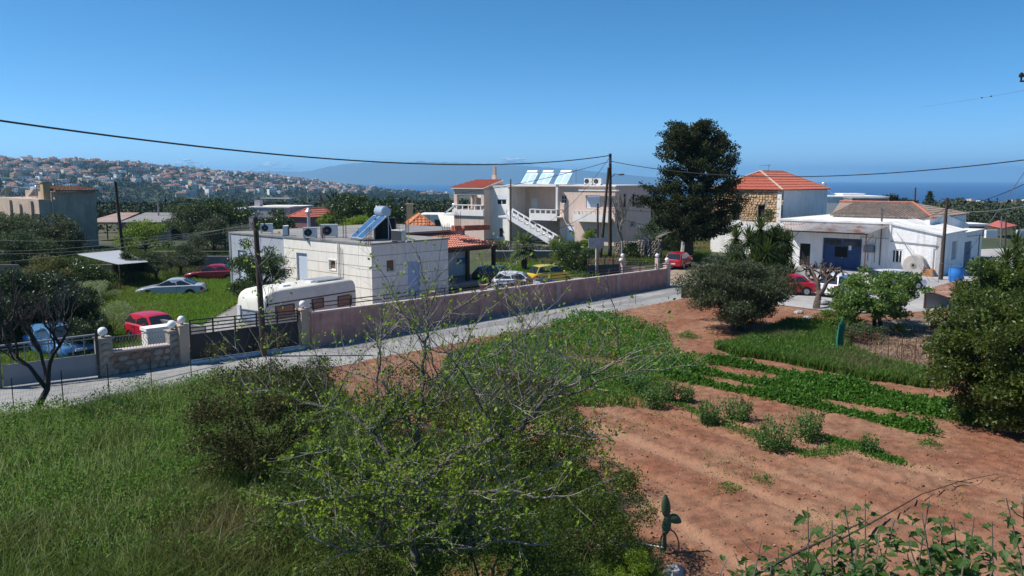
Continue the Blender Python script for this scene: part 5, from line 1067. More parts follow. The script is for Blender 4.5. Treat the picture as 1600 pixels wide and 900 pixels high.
# far pink gate and walls
fa = G(925,437); fb = G(972,437)
fw = root('far_gate', 'dark panelled gate with slatted rails behind the sign board', 'gate', P(918,430,66).xy.to_3d(), 20)
m = MB(); m.box(0,3.2,0,.08,0,.95); m.build('gate_sheet', M('dark_slate_sheet', (.05,.06,.08), .6), fw)
for i in range(4): m = MB(); m.box(0,3.2,0,.05,1.02+.13*i,1.08+.13*i); m.build('slat', mPinkWall, fw)
for i in range(5): m = MB(); m.box(.78*i,.78*i+.05,-.02,.09,0,1.55); m.build('stile', mMetalB, fw)
p = P(972,437,67); o = root('far_gate_pillar', 'pink pillar with two white globes right of the dark panelled gate', 'pillar', (p.x,p.y,0), 40)
hh = P(972,403,67).z; m = MB(); m.box(-.2,.2,-.2,.2,0,hh); m.build('shaft', M('pink_pillar', (.58,.42,.38)), o); globe(o,0,0,hh+.02,.16); globe(o,-.32,-.1,hh-.35,.15)
o = root('pink_wall_stub', 'short pink wall between the two pairs of globe lamps', 'wall', (p.x+.2,p.y,0), -8); m = MB(); m.box(0,1.7,-.1,.12,0,hh-.75); m.build('wall_body', M('pink_pilaster', (.52,.34,.31)), o); 
for i in range(3): m = MB(); m.box(0,1.7,-.02,.02,hh-.6+.18*i,hh-.54+.18*i); m.build('slat', mMetalB, o)
# dry stone walls in the background
def drywall(label, a, b, h0, h1, th=.5, mat=None, n=None, sz=.35):
    d = b-a; Ld = d.length; o = root('dry_stone_wall', label, 'wall', a, math.degrees(math.atan2(d.y, d.x)), None); m = MB(); m.hexa([(0,.1,-.3),(Ld,.1,-.3),(Ld,th,-.3),(0,th,-.3),(0,.1,h0-.1),(Ld,.1,h1-.1),(Ld,th,h1-.1),(0,th,h0-.1)]); m.build('wall_core', M('rubble_core', (.15,.13,.11), .95, .3, 3), o)
    m = MB(); z = .1
    while z < max(h0, h1):
        x = random.uniform(0,.2)
        while x < Ld:
            ww = random.uniform(.6,1.3)*sz; hh_ = sz*.55
            if z < h0+(h1-h0)*x/Ld: m.sphere((x+ww/2, .1, z), .5, 6, (ww*.98, .3, hh_), .15)
            x += ww
        z += sz*.5
    m.build('stones', mat or leafM('rubble_stone', (.14,.12,.10), (.36,.31,.26), 0, .95, .2), o, kind='stuff')
drywall('low dry stone wall below the outside staircase', P(778,403,88).xy.to_3d(), P(868,403,84).xy.to_3d(), 1.15, 1.05)
drywall('grey dry stone wall left of the red car on the road', P(958,398,83).xy.to_3d(), P(1030,404,79).xy.to_3d(), 1.6, 2.1)
drywall('dry stone wall rising toward the cypress trunk', P(1030,396,86).xy.to_3d(), P(1078,398,90).xy.to_3d(), 2.0, 3.0)
o = root('low_white_wall', 'low white coped wall with a black rail behind the fan palm', 'wall', P(770,405,78).xy.to_3d(), 2); m = MB(); m.box(0,7.5,0,.2,0,1.0); m.build('wall_body', M('earth_wall', (.24,.19,.16), .9, .15, 2), o); m = MB(); m.box(0,7.5,-.04,.24,1.0,1.1); m.build('coping', mWhite, o); m = MB(); m.tube([(0,.1,1.45),(7.5,.1,1.4)], .03, 4); m.build('rail', mMetalB, o)
for i in range(6): m = MB(); m.tube([(i*1.5,.1,1.1),(i*1.5,.1,1.45)], .02, 4); m.build('rail_post', mMetalB, o)
o = root('meadow_wall', 'long low grey wall with a black rail at the back of the meadow', 'wall', P(238,425,70).xy.to_3d(), 0); m = MB(); m.box(0,11,0,.2,0,1.25); m.build('wall_body', M('meadow_wall_grey', (.22,.20,.21), .9, .12, 1), o); m = MB(); m.box(0,11,-.03,.23,1.25,1.33); m.build('coping', M('coping_grey', (.32,.30,.30), .9), o); m = MB(); m.tube([(0,.1,1.75),(11,.1,1.75)], .03, 4); m.build('rail', mMetalB, o)
for i in range(8): m = MB(); m.tube([(i*1.55,.1,1.33),(i*1.55,.1,1.75)], .02, 4); m.build('rail_post', mMetalB, o)
o = root('meadow_wall', 'low tan wall under the olive trees left of the carport', 'wall', P(-20,428,66).xy.to_3d(), 0); m = MB(); m.box(0,13,0,.2,0,1.0); m.build('wall_body', M('meadow_wall_tan', (.26,.21,.17), .9, .12, 1), o)
# ---------------- poles and wires ----------------
def pole(label, px, py, ptop, Y=None, r0=.14, r1=.09, lean=(0,0), name='utility_pole', group=None, mat=None):
    b_ = G(px, py) if Y is None else Vector((P(px, py, Y).x, Y, 0)); t_ = P(ptop[0], ptop[1], b_.y+lean[1]); o = root(name, label, 'pole', b_, 0, group); m = MB(); m.tube([(0,0,-.3), tuple(t_-b_)], [r0, r1], 10); m.build('shaft', mat or mWood, o, smooth=True); return o, t_, b_
o1, t1_, b1_ = pole('dark wooden pole standing in front of the black gate and caravan', 413, 557, (398.5,339), r0=.15, r1=.115)
m = MB(); v = t1_-b1_; m.cyl(v+Vector((0,0,-.02)), v+Vector((0,0,.05)), .12, 8); m.build('pole_cap', mMetalG, o1); m = MB(); m.tube([v+Vector((.1,0,-.15)), v+Vector((.35,0,-.05)), v+Vector((.42,0,-.4))], .03, 5); m.build('cable_loop', mMetalB, o1)
o2, t2_, b2_ = pole('tallest wooden pole, carrying the road lamp beside the pink apartment block', 953, 420, (953.5,240), Y=80, r0=.2, r1=.14)
v = t2_-b2_; m = MB(); lp = P(968,272,79)-b2_; hb = Vector((0,0,P(953,277,80).z)); m.tube([hb, hb+Vector((.4,-.1,.35)), lp+Vector((-.2,0,0)), lp], .035, 5); la = m.build('lamp_arm', mMetalG, o2)
m = MB(); m.sphere(lp+Vector((.15,0,-.03)), .3, 10, (1.2,.5,.35)); m.build('lamp_head', mMetalG, la, smooth=True)
m = MB(); m.box(v.x-.12,v.x+.12,-.2,-.1,v.z-1.0,v.z-.4); m.build('bracket', mMetalG, o2)
pole('leaning wooden pole propped against the tallest pole', 937, 415, (951,262), Y=79, r0=.18, r1=.12, lean=(0,.8))
pole('short wooden pole left of the leaning pole', 933.5, 425, (934,318), Y=76, r0=.12, r1=.09)
pole('thin wooden pole standing in front of the staircase of the apartment block', 798, 395, (798,280), Y=85, r0=.09, r1=.06)
o3, t3_, b3_ = pole('wooden pole rising beside the corrugated shed in the left distance', 193, 392, (180,284), Y=74, r0=.17, r1=.12)
pole('short post at the left corner of the long shed', 151, 375, (149.5,343), Y=98, r0=.1, r1=.08)
pole('far dark pole against the orchards, left of the palm', 502, 345, (501,305), Y=160, r0=.18, r1=.15)
o4, t4_, b4_ = pole('brown wooden pole at the corner of the white workshop', 1470, 437, (1480,309), r0=.16, r1=.10)
m = MB(); v = t4_-b4_; m.tube([v+Vector((-.5,0,-.1)), v+Vector((.5,0,-.1))], .04, 5); m.build('crossbar', mIron, o4)
pole('distant pole beside the small pine on the skyline', 1430, 318, (1430.5,293), Y=180, r0=.2, r1=.15)
pole('pale post beside the open pavilion, left one', 1564, 385, (1565,338), Y=96, r0=.1, r1=.08, mat=mMetalG); pole('dark post beside the open pavilion, right one', 1571, 385, (1572,337), Y=97, r0=.1, r1=.08)
pole('slender grey mast standing behind the workshop wing', 1489, 395, (1489,320), Y=82, r0=.05, r1=.04, mat=mMetalG)
pole('thin wall mast rising above the rusty canopy', 1377, 360, (1378,325), Y=71, r0=.05, r1=.04, mat=mIron)
def cable(label, a, b, sag, r_=.02, n=40, mat=None, group=None):
    m = MB(); pts = []
    for i in range(n+1):
        f = i/n; q = a.lerp(b, f); q.z -= sag*4*f*(1-f); pts.append(q)
    m.tube(pts, r_, 5); return tag(m.build('cable', mat or mMetalB), label, 'cable', group)
ct = P(953,243,80)
cable('thick twisted cable crossing the sky from upper left to the tallest pole', P(-190,160,30), ct, 1.5, .045)
cable('cable crossing the sky from the tallest pole to the right edge', P(955,252,80), P(1760,228,42), 1.55, .035)
cable('second cable below the thick one, falling left behind the bungalow roof', P(950,253,80), P(600,304,120), 1.2, .03)
cable('thin wire running from the tallest pole down over the apartment balcony', P(951,248,80), P(860,345,88), .6, .02)
cable('wire sloping from the leaning pole across the apartment wall', P(940,322,78), P(775,378,86), .9, .02)
cable('pale wire from the top right corner down to the workshop wall', P(1610,255,52), P(1505,405,76), .1, .025, mat=mMetalG)
cable('dark cable rising to the right edge over the coastal trees', P(1610,283,60), P(1480,326,64), .3, .03)
cable('greenish wire between the workshop pole and the right edge', P(1480,330,64.5), P(1700,296,50), .5, .022, mat=mMetalG)
cable('cable dipping between the roof of the workshop and its pole', P(1377,325,71), P(1480,325,64.5), .9, .022)
cable('guy wire crossing the wing wall above the concrete roll', P(1400,362,68.2), P(1460,432,62), .0, .015, mat=mMetalG)
cable('second guy wire beside the first above the concrete roll', P(1402,365,68.1), P(1445,430,62.5), .0, .015, mat=mMetalG)
for k, (ya, yb, lab) in enumerate(((408,371,'lowest of four wires from the front pole to the left edge'), (386,362,'second lowest of four wires from the front pole to the left edge'), (364,357,'topmost of four wires running to the left edge behind the shed'), (384.5,361,'dark wire doubled against the second lowest one'))):
    cable(lab, P(398,348+k*2,b1_.y), P(-120,ya+(ya-yb)*.25,40+k*3), .35+.1*k, .008 if k != 3 else .014, mat=M('old_wire', (.13,.14,.12), .7) if k != 3 else mMetalB)
cable('wire crossing the cypress toward the old stone house', P(955,325,80), P(1145,323,84), .5, .022); cable('low wire passing behind the cypress to the stone house wall', P(958,338,80), P(1148,335,84), 1.2, .02)
# insulator on a crossarm just inside the right edge, thin wire with dampers
o = root('insulator', 'dark ceramic insulator on the tip of a crossarm at the upper right edge', 'insulator', P(1595.5,125,20)); m = MB(); m.tube([(0,0,-.02),(0,0,.06),(0,0,.07),(0,0,.13),(0,0,.18)], [.02,.02,.06,.055,.02], 10); m.build('insulator_body', mDark, o)
m = MB(); m.tube([(-.03,0,-.03),(2.6,0,-.03)], .022, 5); m.build('crossarm', mIron, o); m = MB(); m.tube([(2.5,0,-11.0),(2.5,0,.3)], .12, 8); m.build('pole_shaft', mWood, o)
wv0, wv1 = P(1440,167,60), P(1640,134,38); cable('hair thin wire with two dampers high in the right of the sky', wv0, wv1, .05, .006, mat=M('thin_wire', (.10,.12,.15), .5))
for px, py, lab in ((1534.5,151.6,'left of two dark dampers on the thin sky wire'), (1549,148.4,'right of two dark dampers on the thin sky wire')):
    best = min((abs((800+FPX*(q.x)/(q.y*math.cos(PITCH)-(q.z-CAMZ)*math.sin(PITCH)))-px), i) for i, q in ((i, wv0.lerp(wv1, i/500)) for i in range(501)))[1]
    q = wv0.lerp(wv1, best/500); dd = (wv1-wv0).normalized(); m = MB(); m.tube([q-dd*.10+Vector((0,0,-.05)), q+dd*.10+Vector((0,0,-.05))], .03, 6); m.tube([q, q+Vector((0,0,-.06))], .012, 4); tag(m.build('damper', mDark), lab, 'wire damper')
# sign board on post
p = G(931,448); p = Vector((P(931,430,66).x, 66, 0)); o = root('sign_board', 'pale blank board on a thin white post before the leaning pole', 'sign', p, 8)
m = MB(); z0_, z1_ = P(931,388,66).z, P(931,372,66).z; m.box(-.66,.66,-.03,.03,z0_,z1_); m.build('board', M('faded_board', (.36,.33,.34), .8, .2, 3), o); m = MB(); m.tube([(0,.05,0),(0,.05,z1_-.1)], .05, 6); m.build('post', mWhite, o)
m = MB(); m.tube([(.15,.1,0),(.18,.1,z0_+.3)], .07, 6); m.build('timber_prop', M('raw_timber', (.30,.20,.10), .9), o)
# ---------------- workshop yard objects ----------------
p = G(1430,431); FW_ = Frame(C2, -42); xr = FW_.hit(1429,415,-.5)[0]; c = FW_.w(xr, -.55, .88)
o = root('cable_drum', 'big round concrete roll leaning on the workshop wall', 'concrete roll', (c.x,c.y,0), -42); m = MB(); m.tube([(0,.45,.88),(0,-.3,.88),(0,-.36,.88)], [.88,.88,.82], 28); m.build('roll', M('roll_concrete', (.46,.42,.38), .9, .12, 2, .5, 10), o, smooth=30)
m = MB(); m.tube([(0,-.362,.88),(0,-.40,.88)], .24, 16); ce = m.build('hub', M('hub_grey', (.30,.27,.25), .9), o); m = MB(); m.cyl((0,-.401,.88),(0,-.41,.88),.11,12); m.build('axle_hole', mDark, ce)
c = FW_.w(FW_.hit(1449,430,-.5)[0], -.45, 0); o = root('orange_crate', 'orange wooden box on the ground right of the concrete roll', 'crate', c, -35); mm_ = M('orange_wood', (.50,.23,.09), .8, .12)
for i in range(4): m = MB(); m.box(-.4,.4,-.32,-.29,.02+.16*i,.15+.16*i); m.build('slat', mm_, o)
m = MB(); m.box(-.4,-.36,-.29,.3,0,.64); m.box(.36,.4,-.29,.3,0,.64); m.box(-.36,.36,.26,.3,0,.64); m.box(-.36,.36,-.28,.26,0,.05); m.build('box_frame', mm_, o)
p = G(1493,440.5); o = root('plastic_barrel', 'bright blue plastic barrel standing near the workshop corner', 'barrel', p); m = MB(); m.tube([(0,0,0),(0,0,.05),(0,0,.4),(0,0,.45),(0,0,.8),(0,0,.85),(0,0,1.12),(0,0,1.15)], [.46,.5,.53,.55,.55,.53,.5,.44], 20); m.build('drum', M('barrel_blue', (.03,.17,.50), .45, .06), o, smooth=30); m = MB(); m.tube([(0,0,1.15),(0,0,1.19)], .5, 20); m.build('rim', M('barrel_rim', (.05,.10,.18), .5), o)
p = G(1474,441); o = root('wire_fence_panel', 'thin grey pipe frame left of the blue barrel', 'fence', p); m = MB(); m.tube([(-.4,0,0),(-.4,0,1.5),(.7,.2,1.4)], .025, 5); m.build('pipe_frame', mMetalG, o)
p = G(1243,430)+Vector((0,1.5,0)); o = root('blue_drum', 'blue drum under the left end of the rusty canopy', 'barrel', (p.x,p.y+3,0)); m = MB(); m.tube([(0,0,0),(0,0,.9)], .4, 16); m.build('drum', M('barrel_blue2', (.05,.16,.38), .5), o, smooth=30)
# rusty lean-to and chicken pen
q0 = P(1446,452,49.5); q1 = P(1489,466,46); q2 = P(1517,452,47.5); q3 = P(1500,436.5,51); 
o = root('rusty_lean_to', 'low shelter roofed with rusty corrugated iron beside the big citrus', 'shelter', (q0.x,q0.y,0)); m = MB(); b0 = Vector((q0.x,q0.y,0)); n1 = 12; zl = q1.z
for k in range(n1*2):
    f0, f1 = k/(n1*2), (k+1)/(n1*2); a = q0.lerp(q3, f0)-b0; b = q0.lerp(q3, f1)-b0; c = q1.lerp(q2, f1)-b0; d = q1.lerp(q2, f0)-b0; dz0, dz1 = (.03,-.03) if k % 2 else (-.03,.03)
    m.poly([a+Vector((0,0,dz0)), b+Vector((0,0,dz1)), c+Vector((0,0,dz1)), d+Vector((0,0,dz0))])
m.build('corrugated_roof', M('rust_sheet', (.17,.085,.06), .85, .25, 2.5, .4, 10, col2=(.25,.16,.12), sc2=.8), o)
for p in (q0,q1,q2,q3): v = p-b0; m = MB(); m.tube([(v.x,v.y,0),(v.x,v.y,v.z)], .06, 6); m.build('post', mIron, o)
m = MB(); v = q3-b0; v0 = q0-b0; m.hexa([(v0.x,v0.y,0),(v0.x+2.2,v0.y,0),(v0.x+2.2,v0.y+.1,0),(v0.x,v0.y+.1,0),(v0.x,v0.y,1.0),(v0.x+2.2,v0.y,1.0),(v0.x+2.2,v0.y+.1,1.0),(v0.x,v0.y+.1,1.0)]); m.build('side_panel', mConc, o)
p = G(1459,518); m = MB(); o = root('iron_drum', 'small rusty cylinder under the front of the rusty lean-to', 'drum', p); m.tube([(0,0,0),(0,0,.55)], .18, 12); m.build('cylinder', mIron, o)
def stick(name, cat, label, pts, r_, mat=None, group=None): m = MB(); m.tube(pts, r_, 5); return tag(m.build(name, mat or mIron), label, cat, group)
a_, b_ = G(1312,552), G(1450,582); pen = root('wire_pen_fence', 'thin wire mesh fence round the bare earth pen', 'fence', a_, 0); d = b_-a_
V = []; nn = 8
for i in range(nn): q = d*(i/(nn-1)); m = MB(); m.tube([q, q+Vector((random.uniform(-.03,.03),0,1.35))], .02, 5); m.build('fence_post', mIron, pen)
m = MB()
for i in range(46): q = d*(i/45); m.tube([q+Vector((0,0,.05)), q+Vector((0,0,1.2))], .004, 3, False)
for i in range(9): z = .05+1.15*i/8; m.tube([Vector((0,0,z)), d+Vector((0,0,z))], .004, 3, False)
m.build('wire_mesh', mIron, pen, kind='stuff')
p = G(1312,556); o = root('green_net', 'rolled green plastic netting tied upright at the pen corner', 'net', p, 20); 
for i in range(5): m = MB(); x = -.16+.08*i; m.tube([(x,0,.05),(x+.05*math.sin(i),.03,.8),(x+.04,0,1.75-.1*abs(i-2))], [.05,.06,.02], 6); m.build('net_fold', M('green_net', (.03,.20,.12), .8, .15), o)
for k, (pts, lab) in enumerate((([G(1400,548), G(1418,561)], 'grey board lying in the bare pen'), ([G(1300,565,0)+Vector((0,0,.02)), G(1318,545,.35)], 'pale stick leaning at the foot of the green net'))):
    stick('board', 'board', lab, [q+Vector((0,0,.06)) for q in pts], .09 if k == 0 else .03, mConc)
for k in range(2): c = G(1412+10*k,566); m = MB(); m.tube([c+Vector((.34*math.cos(t*math.pi/10), .15*math.sin(t*math.pi/10), .4+.36*math.sin(t*math.pi/10))) for t in range(21)], .025, 5); tag(m.build('hoop', mIron), ['left', 'right'][k]+' of two rusty wire hoops standing at the pen edge', 'hoop')
p = G(1074,466); o = root('litter_bin', 'small dark box at the road edge left of the olive tree', 'bin', p, 30); m = MB(); m.box(-.3,.5,-.3,.3,0,.75); m.build('box_body', mDark, o); m = MB(); m.box(-.35,.55,-.35,.35,.75,.8); m.build('lid', mMetalB, o)
sheet('pen_ground', [G(1316,560), G(1325,535), G(1345,512), G(1420,500), G(1500,498), G(1545,530), G(1520,575), G(1452,590), G(1380,572)], .175, M('pen_earth', (.155,.105,.075), .97, .3, 2.5, .8, 12, col2=(.22,.165,.12), sc2=.9), 'dull brown trampled earth inside the wire pen')
# roadside mesh fence at left
a_, b_ = G(-60,668), G(300,604); fm = root('mesh_fence', 'see-through wire mesh fence along the near side of the road', 'fence', a_, 0); d = b_-a_
for i in range(6): q = d*(i/5); m = MB(); m.tube([q, q+Vector((0,0,1.4))], .018, 6); m.build('fence_post', M('green_post', (.03,.05,.035), .6), fm)
m = MB(); nv = 170
for i in range(nv): q = d*(i/(nv-1)); m.tube([q+Vector((0,0,.05)), q+Vector((0,0,1.35))], .0035, 3, False)
for i in range(9): z = .05+1.3*i/8; m.tube([Vector((0,0,z)), d+Vector((0,0,z))], .0035, 3, False)
m.build('wire_mesh', M('galv_wire', (.22,.23,.24), .6), fm, kind='stuff')
for px, py in ((942,497),(993,476)):
    o = stick('steel_stake', 'stake', 'thin steel stake at the field edge, %s one' % ('left' if px == 942 else 'right'), [G(px,py), G(px,py)+Vector((0,0,1.0))], .015)
# ---------------- vegetation ----------------
def rdirs(n, up=0.0):
    d = rng.normal(size=(n, 3)); d[:, 2] += up; return d/np.linalg.norm(d, axis=1, keepdims=True)
def leaf_arrays(C, size, asp=.45, D=None, up=.25):
    n = len(C); D = rdirs(n, up) if D is None else D/np.maximum(1e-6, np.linalg.norm(D, axis=1, keepdims=True)); S = rdirs(n); S = S-D*(S*D).sum(1, keepdims=True); S /= np.maximum(1e-6, np.linalg.norm(S, axis=1, keepdims=True))
    N = np.cross(D, S); sz = (size*rng.uniform(.65, 1.3, n))[:, None] if np.isscalar(size) else size[:, None]
    V = np.stack([C, C+D*sz*.5+S*sz*asp*.5+N*sz*.06, C+D*sz, C+D*sz*.45-S*sz*asp*.5+N*sz*.06], 1).reshape(-1, 3)
    return V, np.arange(n*4).reshape(n, 4)
def leaves(name, C, size, mat, parent=None, asp=.45, D=None, up=.25, kind=None, tint=None, label=None):
    V, F = leaf_arrays(np.asarray(C), size, asp, D, up); t = None if tint is None else np.repeat(tint, 4)
    return obj(name, npmesh(name, V, F, mat, cols=t), parent, label=label, kind=kind)
def crown_pts(n, rad, nc, cr, flat=.75, bot=-.55, hollow=.45, sq=1.0):
    """n leaf positions gathered into nc clumps that fill an ellipsoid of radii rad"""
    rad = np.array(rad, float); c = rdirs(nc*3); c = c[c[:, 2] > bot][:nc]; rr = hollow+(1-hollow)*rng.random((len(c), 1))**.5
    c = c*rr*(1+.17*rng.normal(size=(len(c), 1))); w_ = rng.uniform(.6, 1.4, len(c)); k = rng.choice(len(c), n, p=w_/w_.sum())
    d = rdirs(n, .15)*(rng.random((n, 1))**.4); P_ = c[k]*rad*(1-cr*.6)+d*cr*rad*np.array([1, 1, flat])*(.7+.5*w_[k][:, None]/1.4)
    return P_, c*rad*(1-cr*.6)
def limbs(m, base, tops, r0, wob=.15, n=4):
    for t in tops:
        b = Vector(base); t = Vector(t); L_ = (t-b).length; pts = [b]; 
        for i in range(1, n): f = i/n; pts.append(b.lerp(t, f)+Vector((random.uniform(-1,1), random.uniform(-1,1), random.uniform(-.3,.8)))*wob*L_*.35)
        pts.append(t); m.tube(pts, [r0*(1-.85*i/n)+.004 for i in range(n+1)], 5)
def tree(name, label, base, H, rad, nleaf, leaf, mat, trunk_r=.15, bark=None, nc=26, cr=.34, group=None, cat='tree', trunk_h=None, asp=.45, flat=.75, bot=-.5, nl=9, hollow=.45, trunks=1, up=.25):
    r = root(name, label, cat, base, random.uniform(0, 360), group); cz = H-rad[2]; Pn, cl = crown_pts(nleaf, rad, nc, cr, flat, bot, hollow); Pn[:, 2] += cz; cl = cl+np.array([0, 0, cz]); Pn = Pn[Pn[:, 2] > .02]
    th = trunk_h if trunk_h is not None else max(.2, cz-rad[2]*.5); m = MB(); sel = random.sample(range(len(cl)), min(nl, len(cl)))
    for k in range(trunks):
        bx, by = (random.uniform(-.3,.3)*(trunks > 1), random.uniform(-.3,.3)*(trunks > 1)); m.tube([(bx,by,-.15), (bx+random.uniform(-.1,.1),by,th*.5), (bx*.5,by*.5+random.uniform(-.1,.1),th)], [trunk_r*1.25, trunk_r, trunk_r*.85], 8)
    limbs(m, (0, 0, th*.95), [tuple(cl[i]) for i in sel], trunk_r*.6); m.build('trunk', bark or mBark, r, smooth=50)
    o = leaves('crown', Pn, leaf, mat, r, asp, up=up); return r
mlOlive = leafM('leaf_olive', (.03,.036,.026), (.085,.09,.07), .25, .5, .3)
mlOliveD = leafM('leaf_olive_dark', (.028,.04,.022), (.075,.09,.055), .2)
mlCitrus = leafM('leaf_citrus', (.012,.024,.008), (.05,.072,.02), .22, .36, .5)
mlYel = leafM('leaf_yellow_green', (.08,.12,.022), (.19,.22,.045), .4, .5)
mlDark = leafM('leaf_dark', (.015,.024,.014), (.045,.06,.036), .15, .42, .4)
mlCyp = leafM('leaf_cypress', (.010,.014,.008), (.042,.042,.022), .05, .8, .15)
mlFig = leafM('leaf_loquat', (.05,.09,.028), (.13,.17,.065), .3, .45)
mlBrown = leafM('leaf_brownish', (.06,.05,.025), (.10,.10,.045), .3)
mlPale = leafM('leaf_pale_grey', (.12,.14,.10), (.24,.25,.19), .3)
mlYuc = leafM('leaf_yucca', (.02,.034,.010), (.07,.085,.028), .25, .6, .2)
mlFar = leafM('leaf_far_grove', (.035,.05,.028), (.085,.105,.055), 0, .8, .15)
mlFarB = leafM('leaf_far_pine', (.024,.034,.02), (.06,.075,.04), 0, .8, .15)
# --- named near trees ---
olv = G(1152,518)
tree('olive_tree', 'bushy grey green olive with a thick dark trunk at the field corner', olv, 4.15, (3.25,2.8,1.95), 52000, .15, mlOlive, .36, nc=90, cr=.24, trunk_h=.8, asp=.3, nl=14, hollow=.45, bot=-.95)
r = tree('olive_tree', 'pair of small round olives beside the carport, nearest one', G(203,447), 2.7, (1.3,1.2,1.2), 9000, .15, mlOliveD, .13, nc=30, cr=.28, asp=.3)
tree('olive_tree', 'small olive between the carport and the meadow shrubs', G(245,444), 2.5, (1.6,1.4,1.1), 9000, .15, mlOlive, .13, nc=30, cr=.28, asp=.3)
tree('olive_tree', 'small grey olive above the nose of the silver coupe', G(284,436), 2.8, (2.0,1.6,1.2), 9000, .15, mlOlive, .13, nc=30, cr=.28, asp=.3, trunk_h=1.0)
tree('olive_tree', 'wide olive tree below the right end of the long shed roof', P(300,400,84).xy.to_3d(), 6.0, (4.6,3,2.4), 11000, .22, mlOliveD, .22, nc=44, cr=.26, asp=.35)
tree('yellow_green_shrub', 'yellowish green rounded shrub right of the carport roof', P(228,400,78).xy.to_3d(), 4.2, (2.6,2,1.9), 5000, .2, mlYel, .1, nc=24, cr=.3, cat='shrub')
tree('olive_tree', 'tall olive mass at the left edge below the concrete building', P(20,410,70).xy.to_3d(), 5.6, (4.4,3,2.6), 22000, .2, mlOliveD, .2, nc=50, cr=.26, asp=.35)
tree('olive_tree', 'olive with a broad crown just left of the carport roof', P(84,405,68).xy.to_3d(), 5.0, (3.0,3,2.4), 18000, .2, mlOlive, .2, nc=46, cr=.26, asp=.35)
tree('olive_tree', 'lower dark olive in front of the tan meadow wall', P(40,428,62).xy.to_3d(), 4.0, (3.8,2.6,1.9), 17000, .18, mlOliveD, .16, nc=36, cr=.27, asp=.35)
tree('brushwood_shrub', 'brownish scrub under the olives left of the carport', P(80,438,57).xy.to_3d(), 2.7, (4.2,2,1.4), 16000, .15, mlBrown, .06, nc=34, cr=.3, cat='shrub')
tree('green_shrub', 'dark green shrub on the meadow edge below the carport', G(150,458), 2.3, (2.2,1.6,1.2), 6000, .13, mlCitrus, .06, nc=30, cr=.3, cat='shrub')
tree('green_shrub', 'leafy green shrub in front of the carport posts', G(120,452), 2.4, (2.1,1.6,1.2), 6000, .13, mlCitrus, .06, nc=30, cr=.3, cat='shrub')
tree('pale_shrub', 'pale silvery flowering weeds at the meadow edge', G(150,470), 1.5, (2.6,1.4,.85), 6000, .09, mlPale, .03, nc=34, cr=.25, cat='shrub')
tree('pale_shrub', 'thin pale greyish shrub behind the faded red hatchback', G(176,528), 2.2, (1.5,1.2,1.25), 5500, .07, mlPale, .03, nc=30, cr=.25, cat='shrub')
for (px, py, H_, rx, rz_, lab) in ((28,546,3.7,2.4,1.95,'big dark glossy bush at the left edge behind the blue car'), (92,540,3.4,2.5,1.8,'big dark glossy bush between the blue car and the meadow')):
    tree('dark_bush', lab, G(px,py), H_, (rx,1.9,rz_), 34000, .13, mlDark, .10, nc=120, cr=.2, cat='bush', bot=-1, trunk_h=.4, hollow=.5)
tree('dark_bush', 'low dark bush joining the big glossy bushes to the lamp pier', G(136,556), 1.9, (1.3,1.0,1.0), 9000, .1, mlDark, .05, nc=24, cr=.3, cat='bush')
tree('citrus_tree', 'round dark citrus tree between the caravan and the blue grey wing', P(402,470,50).xy.to_3d(), 4.0, (2.5,1.9,1.95), 15000, .14, mlCitrus, .14, nc=46, cr=.26, bot=-.8)
tree('hedge_shrub', 'bright green hedge behind the left corner of the blue grey wing', P(335,398,75).xy.to_3d(), 4.6, (3.0,2.2,2.1), 9000, .17, mlOlive, .08, nc=36, cr=.28, cat='shrub')
tree('hedge_shrub', 'light green bushes rising above the flat roof air conditioners', P(352,385,88).xy.to_3d(), 6.2, (4.0,2.5,2.4), 9000, .2, mlCitrus, .08, nc=36, cr=.28, cat='shrub')
tree('hedge_shrub', 'green bushes behind the metal flue of the bungalow', P(432,372,84).xy.to_3d(), 4.9, (3.6,2.5,2.0), 9000, .2, mlCitrus, .08, nc=36, cr=.28, cat='shrub')
for (px, top, Y, H_, rx, lab) in ((548,299,95,8.2,3.6,'tall dark green tree left of the solar drum'), (596,305,90,8,3.0,'dark green tree right behind the solar drum'), (520,330,100,5.2,2.6,'lower dark tree under the far palm'), (575,335,88,5.2,4.5,'yellow green lower tree behind the tilted solar panels')):
    z = P(px,top,Y).z; tree('broadleaf_tree', lab, P(px,350,Y).xy.to_3d(), z, (rx,rx*.8,z*.42), 12000, .22, mlCitrus if top < 330 else mlYel, .2, nc=50, cr=.25, bot=-.8)
